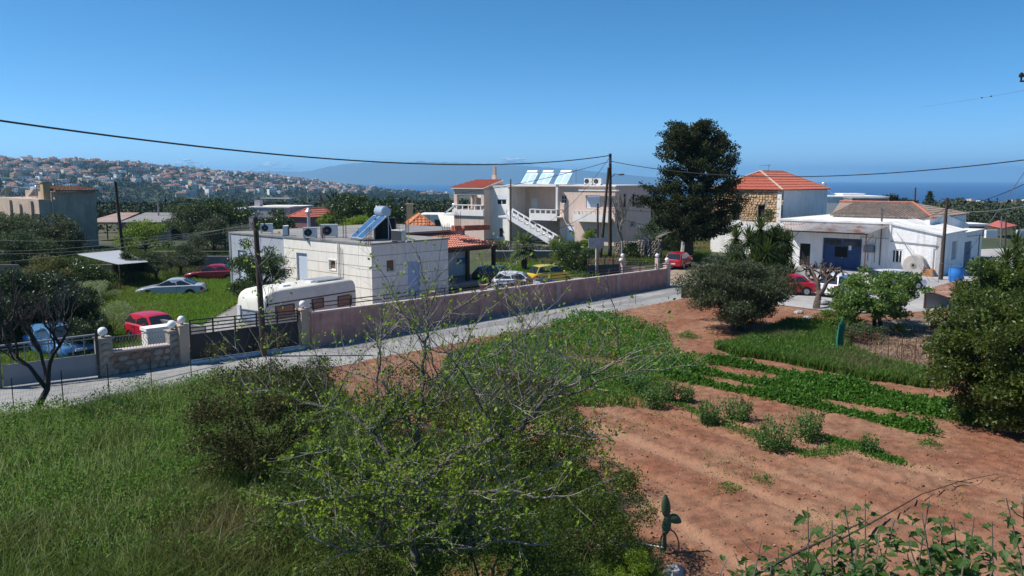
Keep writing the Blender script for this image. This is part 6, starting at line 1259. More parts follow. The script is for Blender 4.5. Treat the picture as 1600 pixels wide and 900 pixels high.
# cypress
cb = P(1076,400,80).xy.to_3d(); cy = root('cypress_tree', 'huge near black spreading cypress beside the old stone house', 'tree', cb); m = MB(); Hc_ = 14.2; m.tube([(0,0,-.2),(0,0,3),(.1,0,7),(0,.1,11),(-.2,0,13.6)], [.5,.38,.3,.16,.04], 9)
CP = []; 
sil = [(1.8,3.2),(3.6,5.0),(4.8,5.2),(6.2,4.7),(7.5,4.3),(9,3.9),(10.5,3.5),(12,2.7),(13,1.7),(13.9,.7)]
for i in range(430):
    z = 2.0+11.2*random.random()**.9; R_ = float(np.interp(z, [a for a, b in sil], [b for a, b in sil])); a = random.uniform(0, 6.283); q = random.uniform(.05, 1.0)**.6*R_*random.uniform(.72, 1.06)
    if math.cos(a) < -.2 and 7 < z < 9.5: q *= .8
    sk = (.5 if z > 8 else 0)-(.9 if z > 12 else 0); cxp_ = np.array([q*math.cos(a)+sk, q*math.sin(a)*.85, z+.35*q*random.uniform(-.1,.5)]); n = 170; d = rdirs(n); rr = rng.random((n, 1))**.45
    out = np.array([math.cos(a), math.sin(a), .35]); ax_ = rng.uniform(-.3, 1.0, (n, 1))*.95; CP.append(cxp_+d*rr*np.array([.55,.55,.38])+out*ax_)
    if i % 6 == 0: m.tube([(0,0,max(2,z-1.2)), tuple(cxp_*np.array([.5,.5,1])+np.array([0,0,-.4])), tuple(cxp_)], [.12,.07,.02], 5)
m.build('trunk', mBark, cy, smooth=40); leaves('crown', np.concatenate(CP), .23, mlCyp, cy, .5, up=.35)
# yuccas: sword leaf rosettes on stems
def sword(m, c, d, L_, w_, droop):
    d = Vector(d).normalized(); s_ = d.cross(Vector((0,0,1))); s_ = s_.normalized() if s_.length > .05 else Vector((1,0,0)); p0 = Vector(c); pts = []
    for k in range(4): f = k/3; pts.append((p0+d*L_*f+Vector((0,0,-droop*L_*f*f)), w_*(1, 1.1, .8, .05)[k]))
    b = len(m.V)
    for q, ww in pts: m.V += [tuple(q-s_*ww*.5), tuple(q+s_*ww*.5)]
    for k in range(3): m.f(b+2*k, b+2*k+1, b+2*k+3, b+2*k+2)
def yucca(label, base, heads, L_, nleaf, w_=.055):
    r = root('yucca', label, 'yucca', base); b = Vector(base)
    for h in heads:
        h = Vector(h)-b; m = MB(); m.tube([(h.x*.25,h.y*.25,-.1), (h.x*.6,h.y*.6,h.z*.5), tuple(h)], [.16,.11,.08], 7); m.build('stem', mBark, r)
        m = MB()
        for i in range(nleaf):
            a = i*2.39996; e = R(85-150*((i+.5)/nleaf)); d = (math.cos(a)*math.cos(e), math.sin(a)*math.cos(e), math.sin(e)); sword(m, h+Vector(d)*.05, d, L_*random.uniform(.8,1.1), w_, random.uniform(.02,.25))
        m.build('rosette', mlYuc, r)
yb_ = P(1192,480,60).xy.to_3d()
yucca('many headed spiky yucca standing right behind the olive tree', yb_, [P(px,py,Y-.8) for px,py,Y in ((1188,358,60),(1170,374,59.5),(1212,372,60.5),(1228,397,60),(1152,396,60),(1198,395,58.5),(1180,410,58.5),(1222,417,59),(1236,430,58.5),(1203,425,58),(1232,452,58),(1213,445,57.5),(1142,406,61),(1190,440,57.5),(1208,462,57.5),(1228,470,57.5),(1150,372,60),(1230,378,60))], 1.3, 100, .095)
yucca('yucca with long sword leaves at the right edge above the citrus', P(1592,470,35).xy.to_3d(), [P(px,py,Y) for px,py,Y in ((1588,385,35),(1573,408,34.5),(1604,400,34),(1592,425,34),(1618,372,35),(1570,428,34.2))], .95, 90, .05)
tree('dark_bush', 'dark shaded thicket filling the foot of the many headed yucca', P(1200,486,61).xy.to_3d(), 4.9, (3.1,1.6,2.5), 26000, .19, leafM('leaf_thicket', (.012,.022,.008), (.045,.06,.02), .15), .1, nc=60, cr=.24, cat='bush', bot=-1, asp=.25, trunk_h=.4)
# large citrus and loquat at right
tree('citrus_tree', 'largest dark citrus tree at the right edge casting shade on red soil', P(1582,700,25).xy.to_3d(), 4.6, (2.75,2.7,2.35), 60000, .125, leafM('leaf_citrus_mid', (.022,.036,.010), (.09,.105,.026), .3, .42, .4), .16, nc=120, cr=.2, bot=-1, trunk_h=.8, nl=14)
tree('citrus_tree', 'yellow green citrus tree above the pen, before the right yucca', P(1562,560,31).xy.to_3d(), 5.2, (2.2,2.0,2.2), 40000, .125, leafM('leaf_citrus_light', (.025,.045,.012), (.10,.12,.028), .3, .4, .45), .15, nc=60, cr=.22, bot=-.85, nl=12)
tree('citrus_tree', 'dark citrus tree cut off by the right edge', P(1640,640,27).xy.to_3d(), 5.4, (2.6,2.4,2.5), 30000, .125, mlCitrus, .15, nc=80, cr=.22, bot=-1)
r = tree('loquat_tree', 'loquat tree with open leafy branches in front of the forecourt cars', G(1368,520), 3.5, (3.5,2.3,1.6), 21000, .16, mlFig, .1, nc=95, cr=.16, bot=-.8, trunks=3, nl=20, hollow=.3)
tree('feathery_bush', 'bright feathery green bush left of the loquat tree', G(1312,520), 1.75, (1.3,1.2,.95), 8000, .08, leafM('leaf_fennel', (.045,.08,.018), (.12,.17,.035), .35), .05, nc=26, cr=.3, cat='bush', bot=-.7)
tree('brushwood_shrub', 'dark scrub under the loquat tree beside the wire pen', G(1350,540), 1.3, (1.6,1.0,.8), 5000, .09, mlOliveD, .04, nc=24, cr=.3, cat='shrub')
# orchard of garden shrubs in the middle
tree('garden_shrub', 'pale green garden shrub right of the fan palm', P(878,425,71).xy.to_3d(), P(878,366,71).z, (1.6,1.3,1.6), 6500, .13, leafM('leaf_lemon', (.05,.08,.02), (.13,.16,.05), .35), .08, nc=30, cr=.28, cat='shrub')
tree('garden_shrub', 'dark round garden tree directly behind the yellow car', P(899,430,68).xy.to_3d(), P(899,374,68).z, (1.9,1.6,1.75), 9500, .13, mlCitrus, .1, nc=40, cr=.27, bot=-.8)
tree('garden_shrub', 'small light shrub below the balcony window of the pink block', P(922,395,80).xy.to_3d(), P(922,359,80).z, (1.3,1.1,1.2), 3500, .15, mlYel, .06, nc=20, cr=.3, cat='shrub')
for (px, py, Y, h, rx, lab) in ((785,395,88,1.3,1.6,'small weedy shrub by the wall foot left of the palm'), (850,404,80,1.2,1.6,'weedy shrub on the wall right of the palm'), (985,398,80,1.8,1.6,'creeper on the grey dry stone wall'), (1018,372,92,3.6,2.0,'bush at the corner of the pink block near the cypress'), (1050,395,86,2.4,1.6,'low bush under the cypress beside the dry stone wall')):
    tree('green_shrub', lab, P(px,py,Y).xy.to_3d(), h, (rx,rx*.7,h*.5), 2600, .15, mlCitrus, .05, nc=18, cr=.32, cat='shrub')
# fan palm
def palm(label, base, H_, nf, fr, ns, mat, trunk_r=.25, th=.6):
    r = root('fan_palm', label, 'palm', base); m = MB(); ht = H_-fr*1.0; k = max(4, int(ht/.25)); m.tube([(0,0,ht*i/k) for i in range(k+1)], [trunk_r*(1.15 if i % 2 else .95) for i in range(k+1)], 9); m.build('trunk', mBark, r)
    for i in range(nf):
        a = i*2.39996; e = R(80-125*((i+.5)/nf)); d = Vector((math.cos(a)*math.cos(e), math.sin(a)*math.cos(e), math.sin(e))); hub = Vector((0,0,ht))+d*fr*.45; m = MB(); m.tube([(0,0,ht-.05), tuple(hub)], .015, 4, False)
        s_ = d.cross(Vector((0,0,1))); s_ = s_.normalized() if s_.length > .05 else Vector((1,0,0))
        for j in range(ns): t = (j/(ns-1)-.5)*R(190); sword(m, hub, d*math.cos(t)+s_*math.sin(t), fr*.62*(1-.25*abs(t)), fr*.045, .25)
        m.build('frond', mat, r)
palm('fan palm with a bushy drooping head in front of the staircase', P(819,432,69).xy.to_3d(), P(819,357,69).z, 44, 1.65, 15, leafM('leaf_palm', (.045,.065,.03), (.14,.16,.09), .2, .4, .4))
p = P(523,345,140).xy.to_3d(); palm('distant palm rising above the dark trees near the metal flue', p, P(523,290,140).z, 26, 3.4, 9, mlFarB, .3)
# pollarded tree with gnarled bare crown
def bare_tree(name, label, base, H_, spread, r0, depth, nb, mat, thick=.6, jit=.5, seed=1, cat='tree', th=.35, upb=.25, leafc=None, parent_leaf=None):
    rs = random.Random(seed); r = root(name, label, cat, base); m = MB(); tips = []
    def grow(p, d, L_, r_, k):
        pts = [p]; q = p; dd = d
        for i in range(3):
            dd = (dd+Vector((rs.uniform(-1,1), rs.uniform(-1,1), rs.uniform(-.6,1)))*jit*.5+Vector((0,0,upb*.3))).normalized(); q = q+dd*L_/3; pts.append(q)
        m.tube(pts, [r_, r_*.88, r_*.76, r_*.64], 6 if r_ > .03 else (4 if r_ > .01 else 3), r_ > .03)
        if k == 0: tips.append((q, dd)); return
        for j in range(nb if k > 1 else nb+1):
            nd_ = (dd+Vector((rs.uniform(-1,1), rs.uniform(-1,1), rs.uniform(-.5,1)+upb))*spread).normalized(); st = pts[rs.choice((2,3,3))]
            grow(st, nd_, L_*rs.uniform(.6,.85), r_*thick, k-1)
    grow(Vector((0,0,-.1)), Vector((rs.uniform(-.1,.1),0,1)), H_*th, r0, depth); m.build('trunk', mat, r, smooth=60); return r, tips
mPoll = M('pollard_bark', (.095,.068,.055), .95, .35, 6, .8, 15)
p = G(1275,482); r, tips = bare_tree('pollarded_tree', 'gnarled pollarded bare tree with a knobbly crown before the red and white cars', p, 2.9, 1.1, .24, 4, 3, mPoll, .62, .9, 5, th=.5, upb=-.05)
m = MB()
for q, d in tips[:40]: m.sphere(q, .09, 6, jit=.2)
m.build('knobs', mPoll, r, kind='stuff')
bare_tree('bare_tree', 'bare twiggy tree against the shaded end wall of the pink block', P(972,402,78).xy.to_3d(), 8.2, .55, .16, 5, 3, mBarkG, .6, .5, 11, th=.26, upb=.5)
bare_tree('bare_tree', 'small bare dark tree in the grass at the left before the road', G(47,652), 4.3, .85, .13, 5, 3, M('wet_bark', (.045,.035,.032), .9, .3, 8), .62, .75, 23, th=.40, upb=.15)
bare_tree('bare_shrub', 'leafless grey twigs behind the grey gate', P(100,560,36).xy.to_3d(), 3.0, .5, .03, 4, 3, mBarkG, .65, .5, 8, th=.4, upb=.7, cat='shrub')
bare_tree('bare_shrub', 'bare twigs rising at the extreme left edge of the valley', P(-6,420,60).xy.to_3d(), 11.5, .45, .1, 5, 3, mBark, .6, .5, 9, th=.3, upb=.6, cat='shrub')
# pale post-like trunk beside cypress
m = MB(); a = P(1067,398,84); m.tube([(a.x,84,-.2),(a.x+.1,84,1.4),(a.x-.1,84,2.7)], [.34,.28,.22], 8); tag(m.build('cut_trunk', M('whitewashed_bark', (.42,.39,.36), .9, .2, 4)), 'whitewashed cut trunk standing behind the red car', 'tree trunk')
# ---------------- foreground: leafing tree with long bare limbs ----------------
FT = root('leafing_tree', 'sparse leafing tree with long bare grey limbs filling the foreground centre', 'tree', P(650,960,13.2).xy.to_3d()); fb = Vector(FT.location); fb.z = 0
mFore = M('fore_bark', (.24,.215,.19), .9, .35, 10, .8, 30); limbs_px = [
 [(655,960,13.2,.13),(648,860,13.2,.11),(642,757,13.2,.09),(619,726,13.3,.06),(600,700,13.4,.05),(581,675,13.5,.045),(548,650,13.6,.035),(517,634,13.7,.028),(470,628,13.8,.02),(420,610,13.9,.014),(385,612,14,.008)],
 [(642,757,13.2,.08),(645,716,13.3,.06),(652,680,13.3,.05),(655,644,13.4,.045),(662,600,13.4,.04),(660,568,13.5,.034),(664,540,13.5,.03),(668,517,13.5,.026),(664,490,13.6,.02),(668,455,13.6,.014),(690,425,13.7,.007)],
 [(642,757,13.2,.08),(665,742,13,.06),(691,726,12.8,.055),(715,708,12.7,.05),(742,696,12.6,.048),(775,686,12.5,.044),(808,675,12.4,.042),(835,650,12.3,.04),(860,619,12.2,.036),(890,603,12.1,.028),(916,588,12,.022),(972,563,11.9,.013),(1040,536,11.8,.006)],
 [(860,619,12.2,.03),(905,612,12.4,.022),(950,590,12.6,.018),(1000,578,12.8,.012),(1090,572,13,.005)],
 [(648,800,13.2,.07),(690,780,12.6,.05),(740,768,12.2,.04),(790,766,12,.032),(850,778,11.8,.02),(905,770,11.6,.01)],
 [(648,800,13.2,.06),(610,785,13,.04),(560,775,12.6,.028),(500,778,12.3,.018),(440,790,12,.008)],
 [(646,850,13.2,.07),(600,850,12.6,.04),(540,862,12.2,.025),(480,835,12,.012)],
 [(646,830,13.2,.07),(700,820,12.8,.045),(770,800,12.6,.03),(850,735,12.6,.02),(930,715,12.7,.009)],
 [(860,619,12.2,.02),(862,580,12.2,.013),(855,535,12.3,.009),(858,490,12.3,.005)],
 [(664,540,13.5,.02),(640,500,13.7,.016),(610,450,13.8,.010),(585,408,13.9,.005)],
 [(668,517,13.5,.02),(700,490,13.4,.016),(745,460,13.3,.012),(790,430,13.3,.006)],
 [(655,644,13.4,.035),(690,610,13.3,.028),(720,560,13.2,.02),(735,520,13.2,.014),(762,482,13.2,.007)],
 [(652,680,13.3,.035),(630,640,13.6,.026),(600,600,13.8,.02),(590,560,13.9,.014),(596,500,14,.007)],
 [(619,726,13.3,.04),(580,720,13.6,.026),(530,700,13.8,.018),(470,708,14,.009)],
 [(742,696,12.6,.035),(770,650,12.8,.026),(790,600,13,.018),(800,560,13,.012),(815,510,13.1,.006)],
 [(662,600,13.4,.03),(700,580,13.6,.022),(760,560,13.8,.015),(820,520,13.9,.010),(870,488,14,.005)],
 [(808,675,12.4,.03),(850,680,12.2,.02),(900,670,12,.014),(960,690,11.9,.007)],
 [(668,455,13.6,.012),(660,430,13.6,.008),(655,400,13.6,.004)],
 [(648,860,13.2,.07),(720,858,12.7,.04),(790,845,12.3,.025),(860,850,12.1,.012)],
]
rsy = random.Random(77); extra = []
for k in range(58):
    lb = limbs_px[rsy.choice((0,0,0,1,1,1,2,2,2,2,4,5,6,7,11,12,13,14,15,16,18))]; i = rsy.randrange(1, len(lb)-1); s = lb[i]; up = rsy.random(); L_ = rsy.uniform(70, 210); an = R(rsy.gauss(90, 48)) if up < .75 else R(rsy.uniform(-20, 200)); pts = [(s[0], s[1], s[2], min(.03, s[3]*.6))]; yy = s[2]; dd = rsy.uniform(-.5,.5)
    for j in range(1, 5):
        an += rsy.uniform(-.22,.22); pts.append((pts[-1][0]+L_/4*math.cos(an), pts[-1][1]-L_/4*math.sin(an), yy+dd*j/3, max(.005, pts[0][3]*(1-j*.21))))
    if max(p[1] for p in pts) < 930 and min(p[1] for p in pts) > 400: extra.append(pts)
limbs_px += extra
twig_pts = []; tm_ = MB(); first = True
def p3(a): q = P(a[0], a[1], a[2]); return q-fb
rsx = random.Random(31)
for k, lb in enumerate(limbs_px):
    pts0 = [p3(a) for a in lb]; rs0 = [a[3]*.72+.002 for a in lb]; pts = [pts0[0]]; rs_ = [rs0[0]]; m = MB()
    for i in range(1, len(pts0)):
        sl_ = (pts0[i]-pts0[i-1]).length; jj = .05*sl_+.012
        for f in (.33, .67): pts.append(pts0[i-1].lerp(pts0[i], f)+Vector((rsx.uniform(-1,1), rsx.uniform(-1,1), rsx.uniform(-1,1)))*jj); rs_.append(rs0[i-1]*(1-f)+rs0[i]*f)
        pts.append(pts0[i]); rs_.append(rs0[i]); m.tube(pts, rs_, 7 if rs_[0] > .03 else 5); m.build('trunk' if k == 0 else 'limb', mFore, FT, smooth=60)
    for i in range(len(pts)-1):
        seg = (pts[i+1]-pts[i]); nt = int(seg.length*(13.0 if i > 0 else 6)); dl = seg.normalized()
        for t in range(nt):
            f = rsx.random(); q = pts[i].lerp(pts[i+1], f); side = Vector((rsx.uniform(-1,1), rsx.uniform(-1,1), rsx.uniform(-.35,1.1))); d = (dl*.6+side).normalized(); L_ = rsx.uniform(.2,1.15); r_ = max(.0045, min(.010, rs_[i]*.45)); tp = [q]
            for j in range(4): d = (d+Vector((rsx.uniform(-1,1), rsx.uniform(-1,1), rsx.uniform(-.5,.9)))*.28).normalized(); tp.append(tp[-1]+d*L_/4)
            tm_.tube(tp, [r_,r_*.8,r_*.65,r_*.5,r_*.3], 3, False)
            for j in range(1, 5): twig_pts.append((tp[j], d))
            if rsx.random() < .8:
                s0_ = tp[2]; d2 = (d+Vector((rsx.uniform(-1,1), rsx.uniform(-1,1), rsx.uniform(-.4,1)))*.8).normalized(); e_ = [s0_, s0_+d2*L_*.25, s0_+d2*L_*.5+Vector((0,0,.03))]; tm_.tube(e_, [r_*.6,r_*.45,r_*.3], 3, False); twig_pts += [(e_[1], d2), (e_[2], d2)]
tm_.build('twigs', mFore, FT, kind='stuff')
C = []; D_ = []
for q, d in twig_pts:
    low = q.z < 4.3; n = rsx.choice((0,0,0,0,1,3)) if not low else rsx.choice((0,1,3,4,6,8))
    for j in range(n): C.append((q.x+rsx.gauss(0,.03), q.y+rsx.gauss(0,.03), q.z+rsx.gauss(0,.03))); D_.append((rsx.uniform(-1,1), rsx.uniform(-1,1), rsx.uniform(-.2,1.2)))
print('fore leaves', len(C))
mlFore = leafM('leaf_fore', (.085,.12,.016), (.22,.27,.045), .5, .5, .3)
leaves('crown', np.array(C), .066, mlFore, FT, .62, D=np.array(D_))
# undergrowth bushes around it
def fbush(name, label, px, py, Y, H_, rad, n, leaf, mat, **k): return tree(name, label, P(px,py,Y).xy.to_3d(), H_, rad, n, leaf, mat, k.pop('tr', .05), cat='bush', bot=-.95, trunk_h=.3, **k)
mlBr2 = leafM('leaf_bronze', (.024,.022,.012), (.085,.075,.034), .35, .5)
fbush('bramble_bush', 'dark bronze leaved bush between the front pole and the leafing tree', 405, 640, 20.5, 3.75, (2.4,1.7,1.85), 30000, .075, mlBr2, nc=90, cr=.2)
fbush('green_bush', 'green undergrowth bush beneath the left limbs of the leafing tree', 520, 760, 17.5, 2.4, (1.9,1.5,1.25), 15000, .07, leafM('leaf_mid', (.02,.034,.012), (.07,.09,.025), .3), nc=70, cr=.2)
fbush('green_bush', 'broad undergrowth bush behind the right limbs of the leafing tree', 780, 700, 18.5, 3.0, (2.6,1.9,1.55), 24000, .07, leafM('leaf_mid2', (.026,.036,.012), (.085,.095,.028), .3), nc=100, cr=.18)
fbush('green_bush', 'round leafy bush at the right end of the undergrowth beside the red soil', 920, 800, 15.8, 2.5, (1.35,1.3,1.3), 14000, .06, leafM('leaf_mid3', (.026,.040,.010), (.085,.10,.025), .3), nc=70, cr=.2)
fbush('green_bush', 'dense low bush at the bottom centre under the leafing tree', 760, 960, 13.5, 2.1, (2.3,1.2,1.1), 22000, .06, leafM('leaf_mid', (.035,.06,.02), (.10,.14,.035)), nc=90, cr=.2)
fbush('green_bush', 'dense low bush at the bottom left of centre', 560, 960, 13.8, 1.9, (1.6,1.2,1.0), 13000, .06, leafM('leaf_mid2', (.045,.065,.018), (.13,.155,.04)), nc=60, cr=.2)
fbush('flowering_bush', 'small yellow green bush in front of the prickly pear', 985, 905, 14.6, .8, (.8,.5,.45), 7000, .045, leafM('leaf_lime', (.11,.15,.02), (.26,.30,.05), .4), nc=40, cr=.22)
fbush('green_bush', 'leafy bush in the middle of the undergrowth left of the trunk', 600, 860, 16.5, 2.3, (1.9,1.4,1.2), 18000, .065, leafM('leaf_mid2', (.045,.065,.018), (.13,.155,.04)), nc=90, cr=.18)
fbush('bronze_bush', 'bronze tinted bush rising behind the trunk of the leafing tree', 650, 640, 21, 2.9, (2.1,1.5,1.45), 17000, .07, mlBr2, nc=80, cr=.18)
fbush('green_bush', 'bright leafy bush at the right of the trunk', 860, 700, 20, 2.6, (2.0,1.5,1.3), 17000, .065, leafM('leaf_mid3', (.04,.065,.015), (.125,.15,.035)), nc=90, cr=.17)
# lower bits near the road behind the soil strip
fbush('weedy_shrub', 'brownish low shrub on the soil strip beyond the leafing tree', 800, 590, 27, 1.5, (2.2,1.5,.8), 9000, .08, mlBr2, nc=50, cr=.24)
# prickly pear
pb_ = G(1036,872); pc = root('prickly_pear', 'prickly pear cactus with three flat pads beside the rusty wheel rim', 'cactus', pb_); mCac = M('cactus_skin', (.07,.12,.065), .6, .15, 6, .2, 30); 
def pad(m, a, b, w_, t_=.035):
    a, b = Vector(a), Vector(b); d = b-a; L_ = d.length; d.normalize(); s_ = Vector((0,1,0)).cross(d).normalized(); n = d.cross(s_); bb = len(m.V); rings = 8; k = 10
    for i in range(rings):
        f = i/(rings-1); ww = w_*math.sin(math.pi*min(.995, max(.005, .06+.90*f**.85)))**.7; tt = t_*math.sin(math.pi*(.08+.86*f))**.5
        for j in range(k): an = 2*math.pi*j/k; q = a+d*L_*f+s_*ww*math.cos(an)+n*tt*math.sin(an); m.V.append(tuple(q))
    for i in range(rings-1):
        for j in range(k): j2 = (j+1) % k; m.f(bb+i*k+j, bb+i*k+j2, bb+(i+1)*k+j2, bb+(i+1)*k+j)
    m.f(*[bb+j for j in range(k)][::-1]); m.f(*[bb+(rings-1)*k+j for j in range(k)])
for a, b, w_ in (((0,0,-.05),(.03,0,.62),.055), ((.03,0,.52),(.09,0,1.02),.10), ((.05,0,.9),(.01,0,1.42),.10), ((.10,0,.95),(.36,0,.80),.11)):
    m = MB(); pad(m, a, b, w_); m.build('pad', mCac, pc, smooth=60)
c = G(1044,875)+Vector((0,0,.0)); m = MB(); m.tube([c+Vector((.20*math.cos(t*math.pi/12)+.02, .08*math.sin(t*math.pi/12), .30+.34*math.sin(t*math.pi/12))) for t in range(-4, 17)], .018, 6); tag(m.build('wheel_rim', mIron), 'rusty iron hoop standing half buried beside the prickly pear', 'iron hoop')
stick('white_pipe', 'pipe', 'white plastic pipe lying behind the iron hoop', [G(992,868)+Vector((0,0,.3)), G(1036,873)+Vector((0,0,.25))], .015, mWhite)
def rock(label, p, s_, seed, sq=(1,.8,.75)): 
    rs = random.Random(seed); m = MB(); m.sphere((0,0,s_*.4), s_, 16, sq, .13); o = tag(m.build('rock', M('limestone', (.36,.34,.33), .95, .3, 6, .9, 12, col2=(.18,.17,.16), sc2=3), smooth=25), label, 'rock'); o.location = p; o.rotation_euler.z = rs.uniform(0,6); return o
rock('pale rough limestone block at the bottom edge below the cactus', G(1052,905), .27, 1)
for k, (px, py, s_, lab) in enumerate(((955,858,.17,'uppermost of the grey stones left of the cactus'), (972,872,.2,'largest of the grey stones left of the cactus'), (940,866,.13,'grey stone at the left end of the small stone group'), (992,880,.14,'grey stone nearest the white pipe'), (1003,862,.1,'small grey stone just left of the cactus foot'), (964,888,.13,'lowest grey stone of the group, in the yellow green bush'))): rock(lab, G(px,py)+Vector((0,0,.1)), s_, k+3)
for k, (px, py, s_, lab) in enumerate(((1262,500,.3,'stone beside the foot of the pollarded tree, right one'), (1248,492,.35,'flat stone left of the pollarded tree foot'), (1286,476,.4,'pale block under the white estate car'))): rock(lab, G(px,py), s_, k+20, (1,.8,.45))
# ---------------- grass ----------------
def in_np(X, Y_, poly):
    c = np.zeros(len(X), bool); j = len(poly)-1
    for i in range(len(poly)):
        xi, yi, xj, yj = poly[i][0], poly[i][1], poly[j][0], poly[j][1]
        c ^= ((yi > Y_) != (yj > Y_)) & (X < (xj-xi)*(Y_-yi)/(yj-yi+1e-12)+xi); j = i
    return c
def noise2(X, Y_, s_, k=0):
    v = np.zeros(len(X))
    for i, (a, b, c) in enumerate(((1,.3,0),(-.4,1.1,2),(.8,-.9,4),(1.7,1.2,1),(-1.6,.7,3),(2.3,-2.1,5))): v += np.sin((a*X+b*Y_)*s_+c+k)/(1+.35*i)
    return v/3.2
def grass(name, label, poly, n, h0, h1, w_, mat, tfun=None, hfun=None, zf=None, seg=3, lean=.35, cat='grass', Ymin=None, pw=0):
    P_ = np.array([[p[0], p[1]] for p in poly]); lo_, hi_ = P_.min(0), P_.max(0); X = []; Yv = []; tot = 0
    while tot < n:
        x = rng.uniform(lo_[0], hi_[0], n); y = rng.uniform(lo_[1], hi_[1], n); k = in_np(x, y, poly)
        if pw: k &= rng.random(n) < (lo_[1]/np.maximum(y, .1))**pw
        X.append(x[k]); Yv.append(y[k]); tot += k.sum()
    X = np.concatenate(X)[:n]; Y_ = np.concatenate(Yv)[:n]; h = rng.uniform(h0, h1, n)*(hfun(X, Y_) if hfun else 1.0); a = rng.uniform(0, 6.283, n); lx = rng.normal(size=n)*lean*h; ly = rng.normal(size=n)*lean*h
    Z = zf(X, Y_) if zf else np.zeros(n); ww = w_*rng.uniform(.6, 1.4, n); cx, cy_ = np.cos(a)*ww/2, np.sin(a)*ww/2
    B0 = np.stack([X-cx, Y_-cy_, Z], 1); B1 = np.stack([X+cx, Y_+cy_, Z], 1); M0 = np.stack([X+lx*.3-cx*.8, Y_+ly*.3-cy_*.8, Z+h*.6], 1); M1 = np.stack([X+lx*.3+cx*.8, Y_+ly*.3+cy_*.8, Z+h*.6], 1); T = np.stack([X+lx, Y_+ly, Z+h], 1)
    V = np.stack([B0, B1, M1, M0, T], 1).reshape(-1, 3); i5 = np.arange(n)[:, None]*5; F_ = np.concatenate([i5+np.array([[0,1,2]]), i5+np.array([[0,2,3]]), i5+np.array([[3,2,4]])], 1).reshape(-1, 3)
    t = tfun(X, Y_) if tfun else np.zeros(n); t = np.clip(t, 0, 1)
    o = obj(name, npmesh(name, V, F_, mat, cols=np.repeat(t, 5)), label=label, kind='stuff', cat=cat); return o
mgA = leafM('grass_long', (.048,.092,.020), (.125,.175,.05), .35, .5, .3, c3=(.16,.125,.055))
GR = [G(-330,700), G(-60,672), G(120,640), G(300,606), G(420,590), G(490,600), G(530,625), G(590,650), G(610,690), G(690,700), G(760,690), G(840,720), G(900,735), G(955,790), G(985,840), G(1030,900), G(1045,1150), G(-400,1150)]
grass('tall_grass', 'tall wild grass and oats covering the left foreground', GR, 200000, .25, .68, .022, mgA, lambda x, y: .4*(noise2(x, y, .8)+.0)+.8*np.exp(-((x+6.2)**2/9+(y-17.0)**2/7))+.25*rng.random(len(x)), lambda x, y: .85+.35*noise2(x, y, .5, 2)+.45*noise2(x, y, 1.7, 5), pw=.8, lean=.5)
GR2 = [G(-330,700), G(-60,672), G(120,640), G(300,606), G(420,590), G(505,596), G(560,700), G(560,900), G(-300,900)]
grass('oat_heads', 'pale nodding oat heads standing above the foreground grass', GR2, 7000, .6, .95, .012, leafM('oat_pale', (.20,.21,.12), (.34,.33,.22), .3), lean=.3, cat='oats')
# broad leaved weeds inside the grass
def weeds(name, label, poly, n, size, mat, zr=(0,.3), asp=.5, cat='weeds', thr=None, zf=None):
    P_ = np.array([[p[0], p[1]] for p in poly]); lo_, hi_ = P_.min(0), P_.max(0); x = rng.uniform(lo_[0], hi_[0], n*4); y = rng.uniform(lo_[1], hi_[1], n*4); k = in_np(x, y, poly)
    if thr is not None: k &= noise2(x, y, thr[0], thr[1]) > thr[2]+.2*rng.normal(size=len(x))
    x, y = x[k][:n], y[k][:n]; z = rng.uniform(zr[0], zr[1], len(x))*(.6+.5*np.clip(noise2(x, y, 2.2, 1)+.6, 0, 1.4)); return leaves(name, np.stack([x, y, z+.03], 1), size, mat, None, asp, up=.8, kind='stuff', label=label)
w_ = weeds('broad_weeds', 'broad leaved green weeds among the tall grass', GR2, 60000, .08, leafM('weed_green', (.05,.10,.025), (.12,.18,.045), .45), (.15,.7), thr=(.9,3,-.35)); w_['category'] = 'weeds'
# meadow behind
MD = [G(128,530), G(130,478), G(200,448), G(330,428), G(475,428), C0+Vector((-12.6,11.4,0)), C0+Vector((-9.5,6.2,0)), G(330,500), G(300,520), G(290,553), G(180,566), G(-60,600), G(-60,560), G(20,556)]
mgB = leafM('grass_meadow', (.06,.115,.018), (.15,.21,.04), .4, .5, .25, c3=(.20,.17,.06))
grass('meadow_grass', 'bright green meadow grass around the parked cars', MD, 90000, .22, .5, .035, mgB, lambda x, y: .7*noise2(x, y, .35)+.1+.2*rng.random(len(x)), lambda x, y: .8+.5*noise2(x, y, .6, 1), lean=.4)
YD = [P(770,420,74).xy.to_3d(), P(935,430,74).xy.to_3d(), P(930,440,66).xy.to_3d(), P(845,440,64).xy.to_3d(), P(780,432,67).xy.to_3d()]
grass('garden_grass', 'green garden grass around the fan palm', YD, 9000, .2, .55, .05, mgB, cat='grass')
ST = [P(-40,440,90).xy.to_3d(), P(330,425,90).xy.to_3d(), P(480,425,100).xy.to_3d(), P(330,425,70).xy.to_3d(), G(200,448), G(130,478), G(128,530), G(-60,560)]
grass('rough_grass', 'rough grass and scrub under the olives beyond the meadow', ST, 40000, .3, .8, .07, leafM('grass_rough', (.04,.06,.02), (.10,.12,.05), .3, c3=(.15,.12,.06)), lambda x, y: .6*noise2(x, y, .3, 3)+.1)
BK = [P(770,405,84).xy.to_3d(), P(1010,400,84).xy.to_3d(), P(1060,395,110).xy.to_3d(), P(1110,395,100).xy.to_3d(), P(1110,398,86).xy.to_3d(), P(1100,408,80).xy.to_3d(), P(1010,410,76).xy.to_3d(), P(930,425,72).xy.to_3d(), P(770,415,78).xy.to_3d()]
